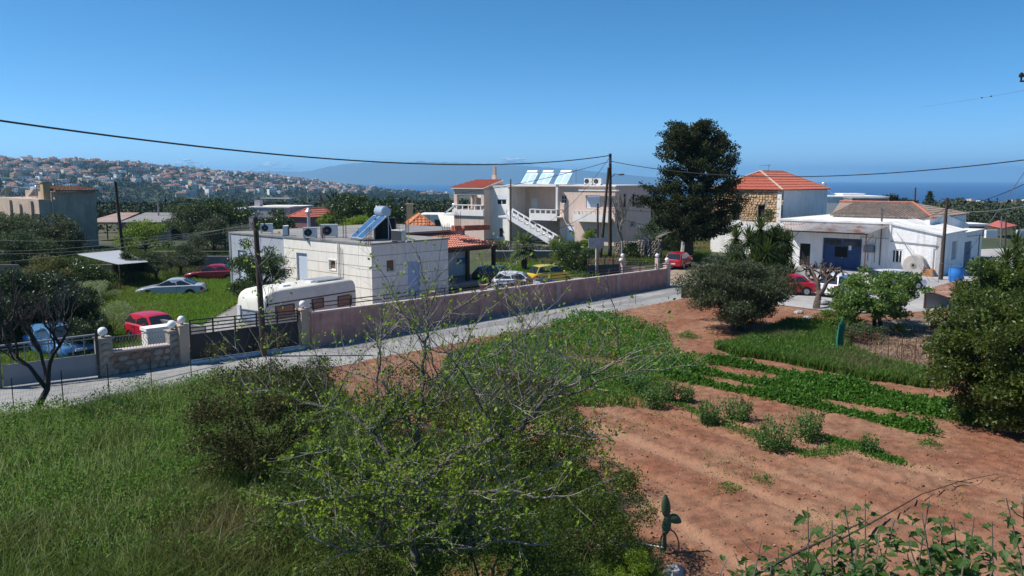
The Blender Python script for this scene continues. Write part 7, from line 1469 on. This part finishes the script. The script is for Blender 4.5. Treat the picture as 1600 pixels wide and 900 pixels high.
grass('bank_grass', 'dry and green grass on the bank below the apartment block', BK, 26000, .2, .6, .06, leafM('grass_bank', (.06,.08,.025), (.14,.16,.05), .3, c3=(.26,.2,.1)), lambda x, y: .8*noise2(x, y, .25, 1)+.25)
# weeds at the verge and on the field
SZ = lambda x, y: .10+0*x
mPot = leafM('leaf_potato', (.032,.085,.014), (.085,.17,.035), .35, .5)
def row(name, label, pts, n, wid, hgt, size, mat, cat='crop', gapk=1.1, dens=.0):
    W_ = [G(*p) for p in pts]; seg = [(W_[i+1]-W_[i]).length for i in range(len(W_)-1)]; tot = sum(seg); t = rng.random(n)*tot; C = np.zeros((n, 3)); ac = 0
    for i, s_ in enumerate(seg):
        k = (t >= ac) & (t <= ac+s_); f = (t[k]-ac)/s_; C[k] = np.array(W_[i])+(np.array(W_[i+1])-np.array(W_[i]))*f[:, None]; ac += s_
    hump = np.clip(.62+.55*np.sin(t*6.283/.55+np.sin(t*2.1)*1.5)*.5+.35*np.sin(t*1.3+len(label)), .08, 1.2); d = rng.normal(size=(n, 2))*.5; C[:, 0] += d[:, 0]*wid*(.5+.5*hump); C[:, 1] += d[:, 1]*wid*(.5+.5*hump); rr = np.exp(-(d**2).sum(1)*1.2)
    C[:, 2] = .05+hgt*hump*rr*rng.random(n)**.5; C[:, 2] += SZ(C[:, 0], C[:, 1])*.5; return leaves(name, C, size, mat, None, .55, up=.7, kind='stuff', label=label)
rows_ = [([(1105,570),(1160,577),(1230,590),(1340,611),(1450,636),(1500,650)], 'top row of dark green potato plants along the weedy strip'),
 ([(1000,560),(1035,575),(1150,597),(1275,623),(1390,642),(1480,657)], 'second row of potato plants from the weedy strip'),
 ([(985,580),(1060,597),(1150,615),(1240,634),(1340,655),(1450,682)], 'third row of potato plants, nearest the bare soil'),
 ([(1230,597),(1330,622),(1440,640),(1530,668)], 'short row of potato plants running toward the big citrus')]
for pts, lab in rows_: o = row('potato_row', lab, pts, 13000, .36, .42, .12, mPot); o['category'] = 'crop row'
PA = [G(862,512), G(900,496), G(950,494), G(1000,510), G(1045,527), G(1048,552), G(1110,574), G(1080,590), G(1020,588), G(960,570), G(880,560), G(835,545)]
o = weeds('crop_patch', 'dense green leafy patch near the road at the head of the rows', PA, 16000, .13, mPot, (.05,.5)); o['category'] = 'crop'
PB = [G(1115,548), G(1150,542), G(1195,525), G(1230,508), G(1312,512), G(1322,550), G(1375,573), G(1448,590), G(1446,612), G(1400,604), G(1360,600), G(1300,586), G(1255,578), G(1200,566), G(1150,560)]
grass('weed_strip', 'bright weedy green strip between the olive tree and the rows', PB, 42000, .2, .5, .05, leafM('grass_weed', (.04,.085,.016), (.10,.16,.04), .4, c3=(.20,.19,.09)), lambda x, y: .8*noise2(x, y, .8)+.15, zf=SZ, cat='weeds')
o = weeds('strip_weeds', 'broad leaves mixed in the weedy green strip', PB, 9000, .12, leafM('weed_mid', (.04,.09,.02), (.10,.17,.05), .35), (.1,.45)); o['category'] = 'weeds'
PC = [G(700,560), G(850,515), G(880,560), G(1000,590), G(1050,605), G(1010,640), G(900,640), G(760,660), G(660,650)]
o = weeds('verge_weeds', 'mixed weeds behind the leafing tree along the soil edge', PC, 16000, .12, leafM('weed_mid', (.04,.09,.02), (.10,.17,.05)), (.05,.5), thr=(.7,1,-.15)); o['category'] = 'weeds'
grass('verge_grass', 'patchy grass on the soil beyond the leafing tree', PC, 14000, .2, .5, .03, mgA, lambda x, y: .6*noise2(x, y, .9)+.1, cat='grass')
row('bean_weeds', 'low weeds along the line of broad bean plants', [(985,615),(1060,636),(1130,668),(1210,700),(1270,718),(1330,700),(1400,728)], 4500, .45, .12, .08, leafM('weed_mid', (.04,.09,.02), (.10,.17,.05)))['category'] = 'weeds'
row('bean_weeds', 'low weeds right of the two tallest bean plants', [(1285,690),(1330,700),(1370,716),(1408,728)], 2200, .3, .12, .08, mPot)['category'] = 'weeds'
mBean = leafM('leaf_bean', (.045,.085,.035), (.11,.17,.075), .3, .5)
for k, (px, py, h, w_, lab) in enumerate(((985,612,.8,.45,'bean plant at the left head of the bean line'),(1003,622,.95,.5,'second bean plant from the left head of the line'),(1024,640,.95,.55,'bushy bean plant left of the upright one'),(1046,632,.9,.4,'bean plant leaning right above the bushy one'),(1071,632,.75,.4,'small upright bean plant by the bare lane'),(1108,668,.95,.5,'slim bean plant left of the wide one'),(1150,660,.85,.75,'wide bean plant in the middle of the line'),(1208,705,1.0,.85,'largest bean plant, low and wide'),(1258,690,1.05,.75,'tall bean plant right of the largest one'),(1357,712,.6,.35,'small lone bean plant at the right end'))):
    p = G(px, py); r = root('bean_plant', lab, 'bean plant', p, 0, 'broad bean plants'); m = MB(); C = []
    for i in range(int(50*w_)+10):
        a = random.uniform(0,6.28); q = Vector((w_*.5*math.cos(a)*random.random()**.5, w_*.5*math.sin(a)*random.random()**.5, 0)); t_ = Vector((q.x*1.6+random.uniform(-.05,.05), q.y*1.6, h*random.uniform(.65,1.05))); m.tube([q, t_], [.008,.004], 3, False)
        for j in range(26): f = random.uniform(.1,1.0); c = q.lerp(t_, f); C.append((c.x+random.gauss(0,.05), c.y+random.gauss(0,.05), c.z+random.gauss(0,.03)))
    m.build('stems', mPot, r, kind='stuff'); leaves('foliage', np.array(C), .085, mBean, r, .5, up=.5)
for k, (px, py, n, lab) in enumerate(((1075,530,900,'weed tuft on the soil left of the olive tree'),(1316,702,300,'small weed tuft near the right end of the bean line'),(1452,700,350,'weed tuft on bare soil near the big citrus'),(1190,756,200,'tiny weed on the bare soil in the middle of the field'),(1140,770,240,'tiny spiky weed at the left of the field'),(1220,540,900,'flowering tuft under the olive tree'))):
    p = G(px, py); d = rng.normal(size=(n, 3))*np.array([.3,.3,0]); C = np.stack([d[:,0], d[:,1], rng.random(n)*.35*np.exp(-(d[:,0]**2+d[:,1]**2)*4)], 1)*(1 if n > 500 else .6); o = leaves('weed_tuft', C, .07, mPot if k < 5 else mlPale, None, .4, up=.8, label=lab, kind='stuff'); o.location = p+Vector((0,0,.08)); o['category'] = 'weed'
o = weeds('field_weeds', 'sparse low weeds dotted over the bare red soil', [G(905,650), G(1000,640), G(1400,735), G(1560,720), G(1560,790), G(1300,900), G(1060,900), G(990,780)], 2600, .06, mPot, (.07,.13), thr=(1.3,4,.45)); o['category'] = 'weeds'
o = weeds('dry_straw', 'bits of pale straw scattered on the red soil', [G(905,650), G(1000,620), G(1400,710), G(1600,700), G(1600,800), G(1300,900), G(1060,900), G(990,780)], 3500, .06, leafM('straw_bits', (.30,.22,.13), (.48,.38,.24), 0, .9, .1), (.06,.08), asp=.12); o['category'] = 'straw'
# pen interior: dry litter
o = weeds('dry_litter', 'brown dead leaves and straw littering the pen floor', [G(1315,565), G(1340,520), G(1480,515), G(1500,560), G(1440,590)], 5000, .12, leafM('litter', (.16,.10,.055), (.34,.24,.15), 0, .9, .1), (.14,.2), asp=.3); o['category'] = 'litter'
# fallen hose lines on the field
tag((lambda m: (m.tube([G(1560,740,.2), G(1500,752,.22), G(1440,772,.2), G(1400,795,.22), G(1370,812,.25), G(1300,850,.4)], [.008,.012,.015,.018,.02,.02], 6), m.build('fallen_branch', mBark))[1])(MB()), 'long dark bare branch lying across the field toward the fig shoots', 'branch')
for pts, lab in (([(1310,728),(1350,742),(1400,750),(1455,775)], 'black irrigation hose curving down to the fallen branch'), ([(1385,735),(1420,748),(1470,750),(1520,754)], 'second black hose running right to the fallen branch')): stick('irrigation_hose', 'hose', lab, [G(a, b, .07) for a, b in pts], .014, mMetalB)
# ---------------- fig shoots at the lower right ----------------
FG = root('fig_tree', 'young fig shoots with large green leaves rising at the bottom right', 'fig tree', (3.6,7.0,0)); f0 = Vector(FG.location)
def fig_leaf(seed):
    rs = random.Random(seed); out = [(0,0),(.18,.10),(.42,.20),(.36,.38),(.50,.62),(.27,.62),(.16,.82),(0,1.0),(-.16,.82),(-.27,.62),(-.50,.62),(-.36,.38),(-.42,.20),(-.18,.10)]
    out = [(x*rs.uniform(.75,1.1)*.85, y*rs.uniform(.95,1.05)) for x, y in out]; m = MB(); b = len(m.V); m.V.append((0,.45,.0))
    for x, y in out: m.V.append((x, y, .28*abs(x)+.10*math.sin(y*3)-.22*y*y*rs.uniform(.6,1.3)))
    n = len(out)
    for i in range(n): m.f(b, b+1+i, b+1+(i+1) % n)
    return m.mesh('leaf', mFigL)
mFigL = M('fig_leaf', (.05,.10,.02), .5, .25, 3, .3, 20)
_n = mFigL.node_tree; _t = _n.nodes.new('ShaderNodeBsdfTranslucent'); _t.inputs[0].default_value = (.13,.22,.03,1); _m = _n.nodes.new('ShaderNodeMixShader'); _m.inputs[0].default_value = .35
_n.links.new(_n.nodes['Principled BSDF'].outputs[0], _m.inputs[1]); _n.links.new(_t.outputs[0], _m.inputs[2]); _n.links.new(_m.outputs[0], _n.nodes['Material Output'].inputs[0])
FL = [fig_leaf(i) for i in range(8)]
shoots = [(1135,875,1140,910,7.0),(1165,865,1170,920,7.2),(1190,842,1200,920,6.8),(1215,852,1225,920,7.4),(1236,865,1245,920,6.6),(1262,792,1258,905,7.2),(1320,790,1312,920,7.0),(1352,780,1356,900,7.4),(1300,812,1290,900,6.6),(1375,830,1368,920,6.8),(1398,812,1392,920,7.2),(1418,845,1412,930,6.4),(1452,782,1448,930,7.0),(1440,800,1470,930,6.6),(1475,800,1478,930,7.2),(1490,810,1500,930,6.8),(1522,808,1530,930,7.2),(1550,815,1545,930,6.6),(1572,778,1590,930,7.0),(1598,772,1596,930,7.2),(1510,850,1515,930,6.3),(1340,850,1336,930,6.3),(1270,860,1276,930,6.3),(1205,880,1210,930,6.2)]
mFigB = M('fig_bark', (.13,.11,.095), .85, .2, 8); nleaf = 0; rsf = random.Random(4)
for (x1, y1, x0, y0, Y) in shoots:
    t_ = P(x1, y1, Y)-f0; b_ = P(x0, y0+30, Y-.1)-f0; rt = Vector((b_.x*.8, b_.y*.8, 2.0)); b_ = b_+Vector((rsf.uniform(-.16,.16), 0, 0)); mid = b_.lerp(t_, .5)+Vector((rsf.uniform(-.08,.08), rsf.uniform(-.08,.08), 0)); m = MB(); m.tube([rt*.5, rt, b_, mid, t_], [.05,.02,.011,.008,.005], 6); m.build('branch', mFigB, FG, smooth=60)
    Ls_ = (t_-b_).length; n = max(7, int(Ls_*17))
    for i in range(n):
        f = (i+.3)/n; c = (b_.lerp(mid, f*2) if f < .5 else mid.lerp(t_, f*2-1)); a = i*2.4+rsf.uniform(-.4,.4)
        if nleaf >= 299: break
        pet = Vector((math.cos(a), math.sin(a), rsf.uniform(.1,.7))).normalized()*rsf.uniform(.03,.09)*(1 if f < .95 else .4)
        o = obj('leaf', FL[rsf.randrange(8)], FG); o.location = c+pet; s_ = rsf.uniform(.08,.145)*(1 if f < .9 else .75); o.scale = (s_,s_,s_); o.rotation_euler = (rsf.uniform(-.9,.5), rsf.uniform(-.5,.5), a-math.pi/2); nleaf += 1
    for j in range(2):
        f = rsf.uniform(.2,.8); c = b_.lerp(t_, f); a = rsf.uniform(0,6.28); e_ = c+Vector((math.cos(a)*.16, math.sin(a)*.16, .12)); m = MB(); m.tube([c, c.lerp(e_,.5)+Vector((0,0,-.02)), e_], [.006,.005,.004], 4); m.build('twig', mFigB, FG)
V = []; F_ = []
for k in range(420):
    sh_ = shoots[rsf.randrange(len(shoots))]; f = rsf.random()**.8*.9; t_ = P(sh_[0]+rsf.uniform(-22,22), sh_[1], sh_[4])-f0; b_ = P(sh_[2]+rsf.uniform(-22,22), 930, sh_[4]-.1)-f0; c = t_.lerp(b_, .25+f*.75)+Vector((rsf.gauss(0,.06), rsf.gauss(0,.10), 0)); me = FL[k % 8]; s_ = rsf.uniform(.07,.13)
    from mathutils import Euler
    Rm = Euler((rsf.uniform(-.9,.5), rsf.uniform(-.5,.5), rsf.uniform(0,6.28))).to_matrix(); n0_ = len(V)
    for v in me.vertices: q = c+Rm@(v.co*s_); V.append(tuple(q))
    for pl_ in me.polygons: F_.append([n0_+i for i in pl_.vertices])
obj('leaves', npmesh('leaves', V, F_, mFigL), FG, kind='stuff')
b_ = [P(a, b, c)-f0 for a, b, c in ((1350,935,6.8),(1262,870,7.4),(1235,905,7.0),(1130,930,6.8))]
m = MB(); m.tube([P(1120,960,6.8)-f0, P(1180,898,7)-f0, P(1235,868,7.2)-f0, P(1300,838,7.6)-f0, P(1350,815,8)-f0], [.02,.018,.015,.011,.006], 6); m.build('limb', mBark, FG)
# ---------------- far vegetation and hillside town ----------------
def far_trees(name, label, n, d0, d1, px0, px1, size, mat, per=40, lf=.34, thr=None, dfun=None, kindc='trees', dpow=1.0):
    Vs = []; c_ = 0; tries = 0; Cs = []; Sz = []
    while c_ < n and tries < n*20:
        tries += 1; px = random.uniform(px0, px1); f = random.random()**dpow; d = d0+(d1-d0)*f if dfun is None else dfun(px, f); a = math.atan((px-800)/FPX*.99); x, y = d*math.sin(a), d*math.cos(a)
        if thr and math.sin(x*.021+1)*math.sin(y*.017+x*.006)+.3*math.sin(x*.07) < thr: continue
        s_ = size*random.uniform(.65,1.35); z = terrain(x, y); pts = rdirs(per, .3)*(rng.random((per,1))**.35)*np.array([s_*.55,s_*.55,s_*.45])+np.array([x, y, z+s_*.42]); Cs.append(pts); Sz.append(np.full(per, s_*lf)); c_ += 1
    V, F_ = leaf_arrays(np.concatenate(Cs), np.concatenate(Sz), .75, up=.3); o = obj(name, npmesh(name, V, F_, mat), label=label, kind='stuff'); o['category'] = kindc; return o
far_trees('olive_grove', 'dark olive groves filling the valley floor behind the village', 3000, 260, 1000, -60, 1050, 5.5, mlFar, per=80, lf=.2, dpow=1.2)
far_trees('near_grove', 'trees at the edge of the village before the valley', 330, 140, 270, -60, 1120, 4.2, mlFar, per=330, lf=.09)
far_trees('hill_trees', 'dark trees scattered among the houses of the hillside town', 4200, 0, 0, -60, 700, 6.5, mlFarB, per=26, lf=.36, dfun=lambda px, f: lerp_tab(DTOP, px)*(.5+.52*f))
far_trees('coast_wood', 'dark wood on the slope between the workshop and the coast', 1500, 300, 950, 1000, 1720, 6.5, mlFar, per=70, lf=.2, dpow=.9)
far_trees('coast_edge', 'dark trees close behind the pavilion at the right', 200, 160, 320, 1385, 1720, 4.6, mlFar, per=330, lf=.09)
for px, Y, top, rx, lab in ((1395,175,303.5,3.6,'round dark tree on the skyline left of the distant pole'),(1419,180,309,2.8,'dark tree right under the distant pole'),(1500,240,307,6,'dark trees on the skyline behind the workshop pole')):
    z = P(px,top,Y).z; zb_ = terrain(P(px,top,Y).x, Y); tree('skyline_tree', lab, (P(px,300,Y).x, Y, zb_), z-zb_, (rx,rx*.8,(z-zb_)*.46), 5000, .45, mlFarB, .3, nc=30, cr=.28)
# araucaria
Y = 230; p = P(1451.5,325,Y); zt_ = P(1451.5,297,Y).z; zb_ = terrain(p.x, Y); ar = root('norfolk_pine', 'small tiered pine silhouetted against the sea', 'pine tree', (p.x,Y,zb_)); Ht_ = zt_-zb_; m = MB(); m.tube([(0,0,0),(0,0,Ht_)], [.3,.05], 6); m.build('trunk', mBark, ar); C = []
for k in range(9):
    z = Ht_*(.35+.62*k/9); rr = 2.6*(1-k/9.5)
    for a in range(7):
        for t in range(26): f = random.random(); C.append((rr*f*math.cos(a*.898+k), rr*f*math.sin(a*.898+k), z+.3*f+random.uniform(-.12,.12)))
leaves('crown', np.array(C), .5, mlFarB, ar, .5)
# houses: prototypes shared by copies
wallc = [M('far_white', (.72,.71,.70), .8, .03), M('far_cream', (.62,.56,.47), .8, .03), M('far_pink', (.55,.40,.34), .8, .03), M('far_grey', (.40,.41,.44), .8, .03), M('far_ochre', (.52,.38,.25), .8, .03)]
mfr = M('far_roof_red', (.25,.13,.10), .9, .1, .5); mfw = M('far_window', (.05,.06,.08), .3, .02)
def house_mesh(i, w_, d_, nf, roof, wm, wide=1):
    m = MB(); H_ = 3*nf; m.m = 0; m.box(-w_/2,w_/2,-d_/2,d_/2,-3,H_)
    if roof == 'flat': m.box(-w_/2-.15,w_/2+.15,-d_/2-.15,d_/2+.15,H_,H_+.5); m.box(w_*.1,w_*.4,-d_*.1,d_*.3,H_+.5,H_+2.6)
    elif roof == 'hip': 
        m.m = 1; a = .5; c = [(-w_/2-a,-d_/2-a,H_),(w_/2+a,-d_/2-a,H_),(w_/2+a,d_/2+a,H_),(-w_/2-a,d_/2+a,H_)]; q = min(w_,d_)/2; r0, r1 = (-w_/2+q,0,H_+2.2), (w_/2-q+.01,0,H_+2.2); m.poly([c[0],c[1],r1,r0]); m.poly([c[1],c[2],r1]); m.poly([c[2],c[3],r0,r1]); m.poly([c[3],c[0],r0]); m.poly(c[::-1]); m.m = 0; m.box(w_*.2,w_*.2+.8,.5,1.3,H_+.5,H_+3.2)
    else: m.m = 0; m.box(-w_/2,0,-d_/2,d_/2,H_,H_+2.8); m.m = 1; m.poly([(0,-d_/2-.4,H_+.1),(w_/2+.4,-d_/2-.4,H_+.1),(w_/2+.4,0,H_+1.6),(0,0,H_+1.6)]); m.poly([(0,0,H_+1.6),(w_/2+.4,0,H_+1.6),(w_/2+.4,d_/2+.4,H_+.1),(0,d_/2+.4,H_+.1)])
    m.m = 2; nw = max(2, int(w_/3.2))
    for f in range(nf):
        for k in range(nw): x = -w_/2+w_*(k+.5)/nw; m.box(x-.65,x+.65,-d_/2-.06,-d_/2+.05,f*3+.7,f*3+2.2)
        for k in range(max(1,int(d_/4))): y = -d_/2+d_*(k+.5)/max(1,int(d_/4)); m.box(w_/2-.05,w_/2+.06,y-.55,y+.55,f*3+.9,f*3+2.2); m.box(-w_/2-.06,-w_/2+.05,y-.55,y+.55,f*3+.9,f*3+2.2)
    if nf > 1: m.m = 0; m.box(-w_*.35,w_*.25,-d_/2-1.3,-d_/2,2.85,3.05); m.box(-w_*.35,w_*.25,-d_/2-1.36,-d_/2-1.28,3.05,3.9)
    return m.mesh('house', [wm, mfr, mfw])
protos = []
for i in range(18):
    rf = ('flat','hip','flat','flat','mix','hip')[i % 6]; wm = wallc[(0,1,0,2,3,0,1,4,0,2,0,1,3,0,2,1,0,4)[i]]; w_ = (11,13,9,15,18,12)[(i*5) % 6]; nf = (2,2,1,3,2,2)[(i*7) % 6]; protos.append((house_mesh(i, w_, (9,10,8)[i % 3], nf, rf, wm), rf, (0,1,0,2,3,0,1,4,0,2,0,1,3,0,2,1,0,4)[i]))
cname = ['white','cream','pinkish','grey','ochre']; rname = {'flat':'flat roofed','hip':'red roofed','mix':'stepped'}
placed = []
def zone(px, d):
    if px > 1000: return 'by the sea at the far right'
    if px > 500: return ('on the coastal plain near the sea' if d > .85*lerp_tab(DTOP, px) else 'on the plain before the sea')+(', left part' if px < 600 else ', right part')
    f = d/lerp_tab(DTOP, px); a = 'on the crest' if f > .93 else ('halfway up' if f > .8 else 'at the foot'); b = ('far left end', 'left part', 'middle', 'right part', 'far right end')[min(4, int(max(0, px)/100))]
    return '%s of the town hillside, %s' % (a, b)
def place_house(px, d, region, sc=1.0):
    a = math.atan((px-800)/FPX*.99); x, y = d*math.sin(a), d*math.cos(a)
    if any((x-q[0])**2+(y-q[1])**2 < (11 if d < 1300 else 14)**2 for q in placed): return False
    placed.append((x, y)); me, rf, ci = random.choice(protos); o = obj('hillside_house' if region == 'hillside town' else 'coastal_house', me); o.location = (x, y, terrain(x, y)); o.rotation_euler.z = -a+random.choice((0, .5, -.6, .25, 1.57, -.3))+random.uniform(-.15,.15); o.scale = (sc, sc, sc*random.uniform(.9,1.2))
    zn = zone(px, d); lb_ = 'small %s %s house %s' % (cname[ci], rname[rf], zn); tag(o, lb_, 'house', lb_.replace('house', 'houses', 1)); return True
c_ = 0; t_ = 0
while c_ < 240 and t_ < 9000:
    t_ += 1; px = random.uniform(-30, 500); dt = lerp_tab(DTOP, px); f = random.choice((random.uniform(.84,1.0), random.uniform(.72,1.0), random.uniform(.9,1.0), random.uniform(.6,.8) if random.random() < .35 else .98))
    if place_house(px, dt*f, 'hillside town', 1.05): c_ += 1
c_ = 0; t_ = 0
while c_ < 42 and t_ < 3000:
    t_ += 1; px = random.uniform(480, 715); dt = lerp_tab(DTOP, px)
    if place_house(px, dt*random.uniform(.68,1.0), 'coastal plain', 1.0): c_ += 1
for px, f in ((1470,1.0),(1480,.97),(1492,1.0),(1500,1.02),(1510,1.0),(1518,.98),(1530,.9),(1538,.96),(1546,.92),(1556,.97),(1568,.9),(1580,.95),(1595,.93),(1597,1.0),(1612,.9),(1060,.8),(1090,.9),(1440,1.02),(1448,1.03)):
    place_house(px, lerp_tab(DTOP, px)*f, 'coast at the right', .8)
# long school-like building on the hill
d = 1500; a = math.atan((149-800)/FPX*.99); x, y = d*math.sin(a), d*math.cos(a); o = root('long_hill_building', 'long white building with a red roof, largest on the far hillside', 'building', (x, y, P(149,279,y).z), math.degrees(-a)); m = MB(); m.box(-31,31,-6,6,-6,9); m.build('wall', wallc[0], o); hip_roof(o, -31, 31, -6, 6, 9, 12.5, mfr, tw=2.5, row=3, over=1, along='x')
for f in range(2):
    for k in range(16): m = MB(); x = -29+58*k/15; m.box(x-.9,x+.9,-6.08,-5.9,1.5+f*4,3.6+f*4); m.build('window', mfw, o)
# rest of the far town beyond the countable ones
m = MB(); c_ = 0; t_ = 0; m2 = []
Vall = []; Fall = []; Mall = []; base = 0
while c_ < 760 and t_ < 20000:
    t_ += 1; px = random.uniform(-30, 560); dt = lerp_tab(DTOP, px); d = dt*(1.02-.40*random.random()**1.5); a = math.atan((px-800)/FPX*.99); x, y = d*math.sin(a), d*math.cos(a)
    if any((x-q[0])**2+(y-q[1])**2 < 10**2 for q in placed) or math.sin(x*.016)*math.sin(y*.012+1) < -.35: continue
    placed.append((x, y)); c_ += 1; z = terrain(x, y); w_, d_, h_ = random.uniform(8,13), random.uniform(7,10), random.choice((3.5,6,6.5,9)); n0_ = len(m.V); rz = random.uniform(-1,1); ca, sa = math.cos(rz), math.sin(rz); m.m = random.choice((0,0,0,1,1,2,4,3)); m.box(-w_/2,w_/2,-d_/2,d_/2,-3,h_)
    if random.random() < .33: m.m = 5; m.poly([(-w_/2,-d_/2,h_+.01),(w_/2,-d_/2,h_+.01),(w_/2-3,0,h_+2),(-w_/2+3,0,h_+2)]); m.poly([(w_/2,d_/2,h_+.01),(-w_/2,d_/2,h_+.01),(-w_/2+3,0,h_+2),(w_/2-3,0,h_+2)]); m.poly([(w_/2,-d_/2,h_+.01),(w_/2,d_/2,h_+.01),(w_/2-3,0,h_+2)]); m.poly([(-w_/2,d_/2,h_+.01),(-w_/2,-d_/2,h_+.01),(-w_/2+3,0,h_+2)])
    m.m = 6
    for k in range(3):
        for f in range(int(h_//3)): xx = -w_/2+w_*(k+.5)/3; m.box(xx-.6,xx+.6,-d_/2-.05,-d_/2+.05,f*3+.8,f*3+2.2)
    for i in range(n0_, len(m.V)): v = m.V[i]; m.V[i] = (x+v[0]*ca-v[1]*sa, y+v[0]*sa+v[1]*ca, z+v[2])
o = m.build('distant_town', wallc+[mfr, mfw], kind='stuff'); o['label'] = 'dense mass of tiny houses along the crest of the hillside town'; o['category'] = 'town'
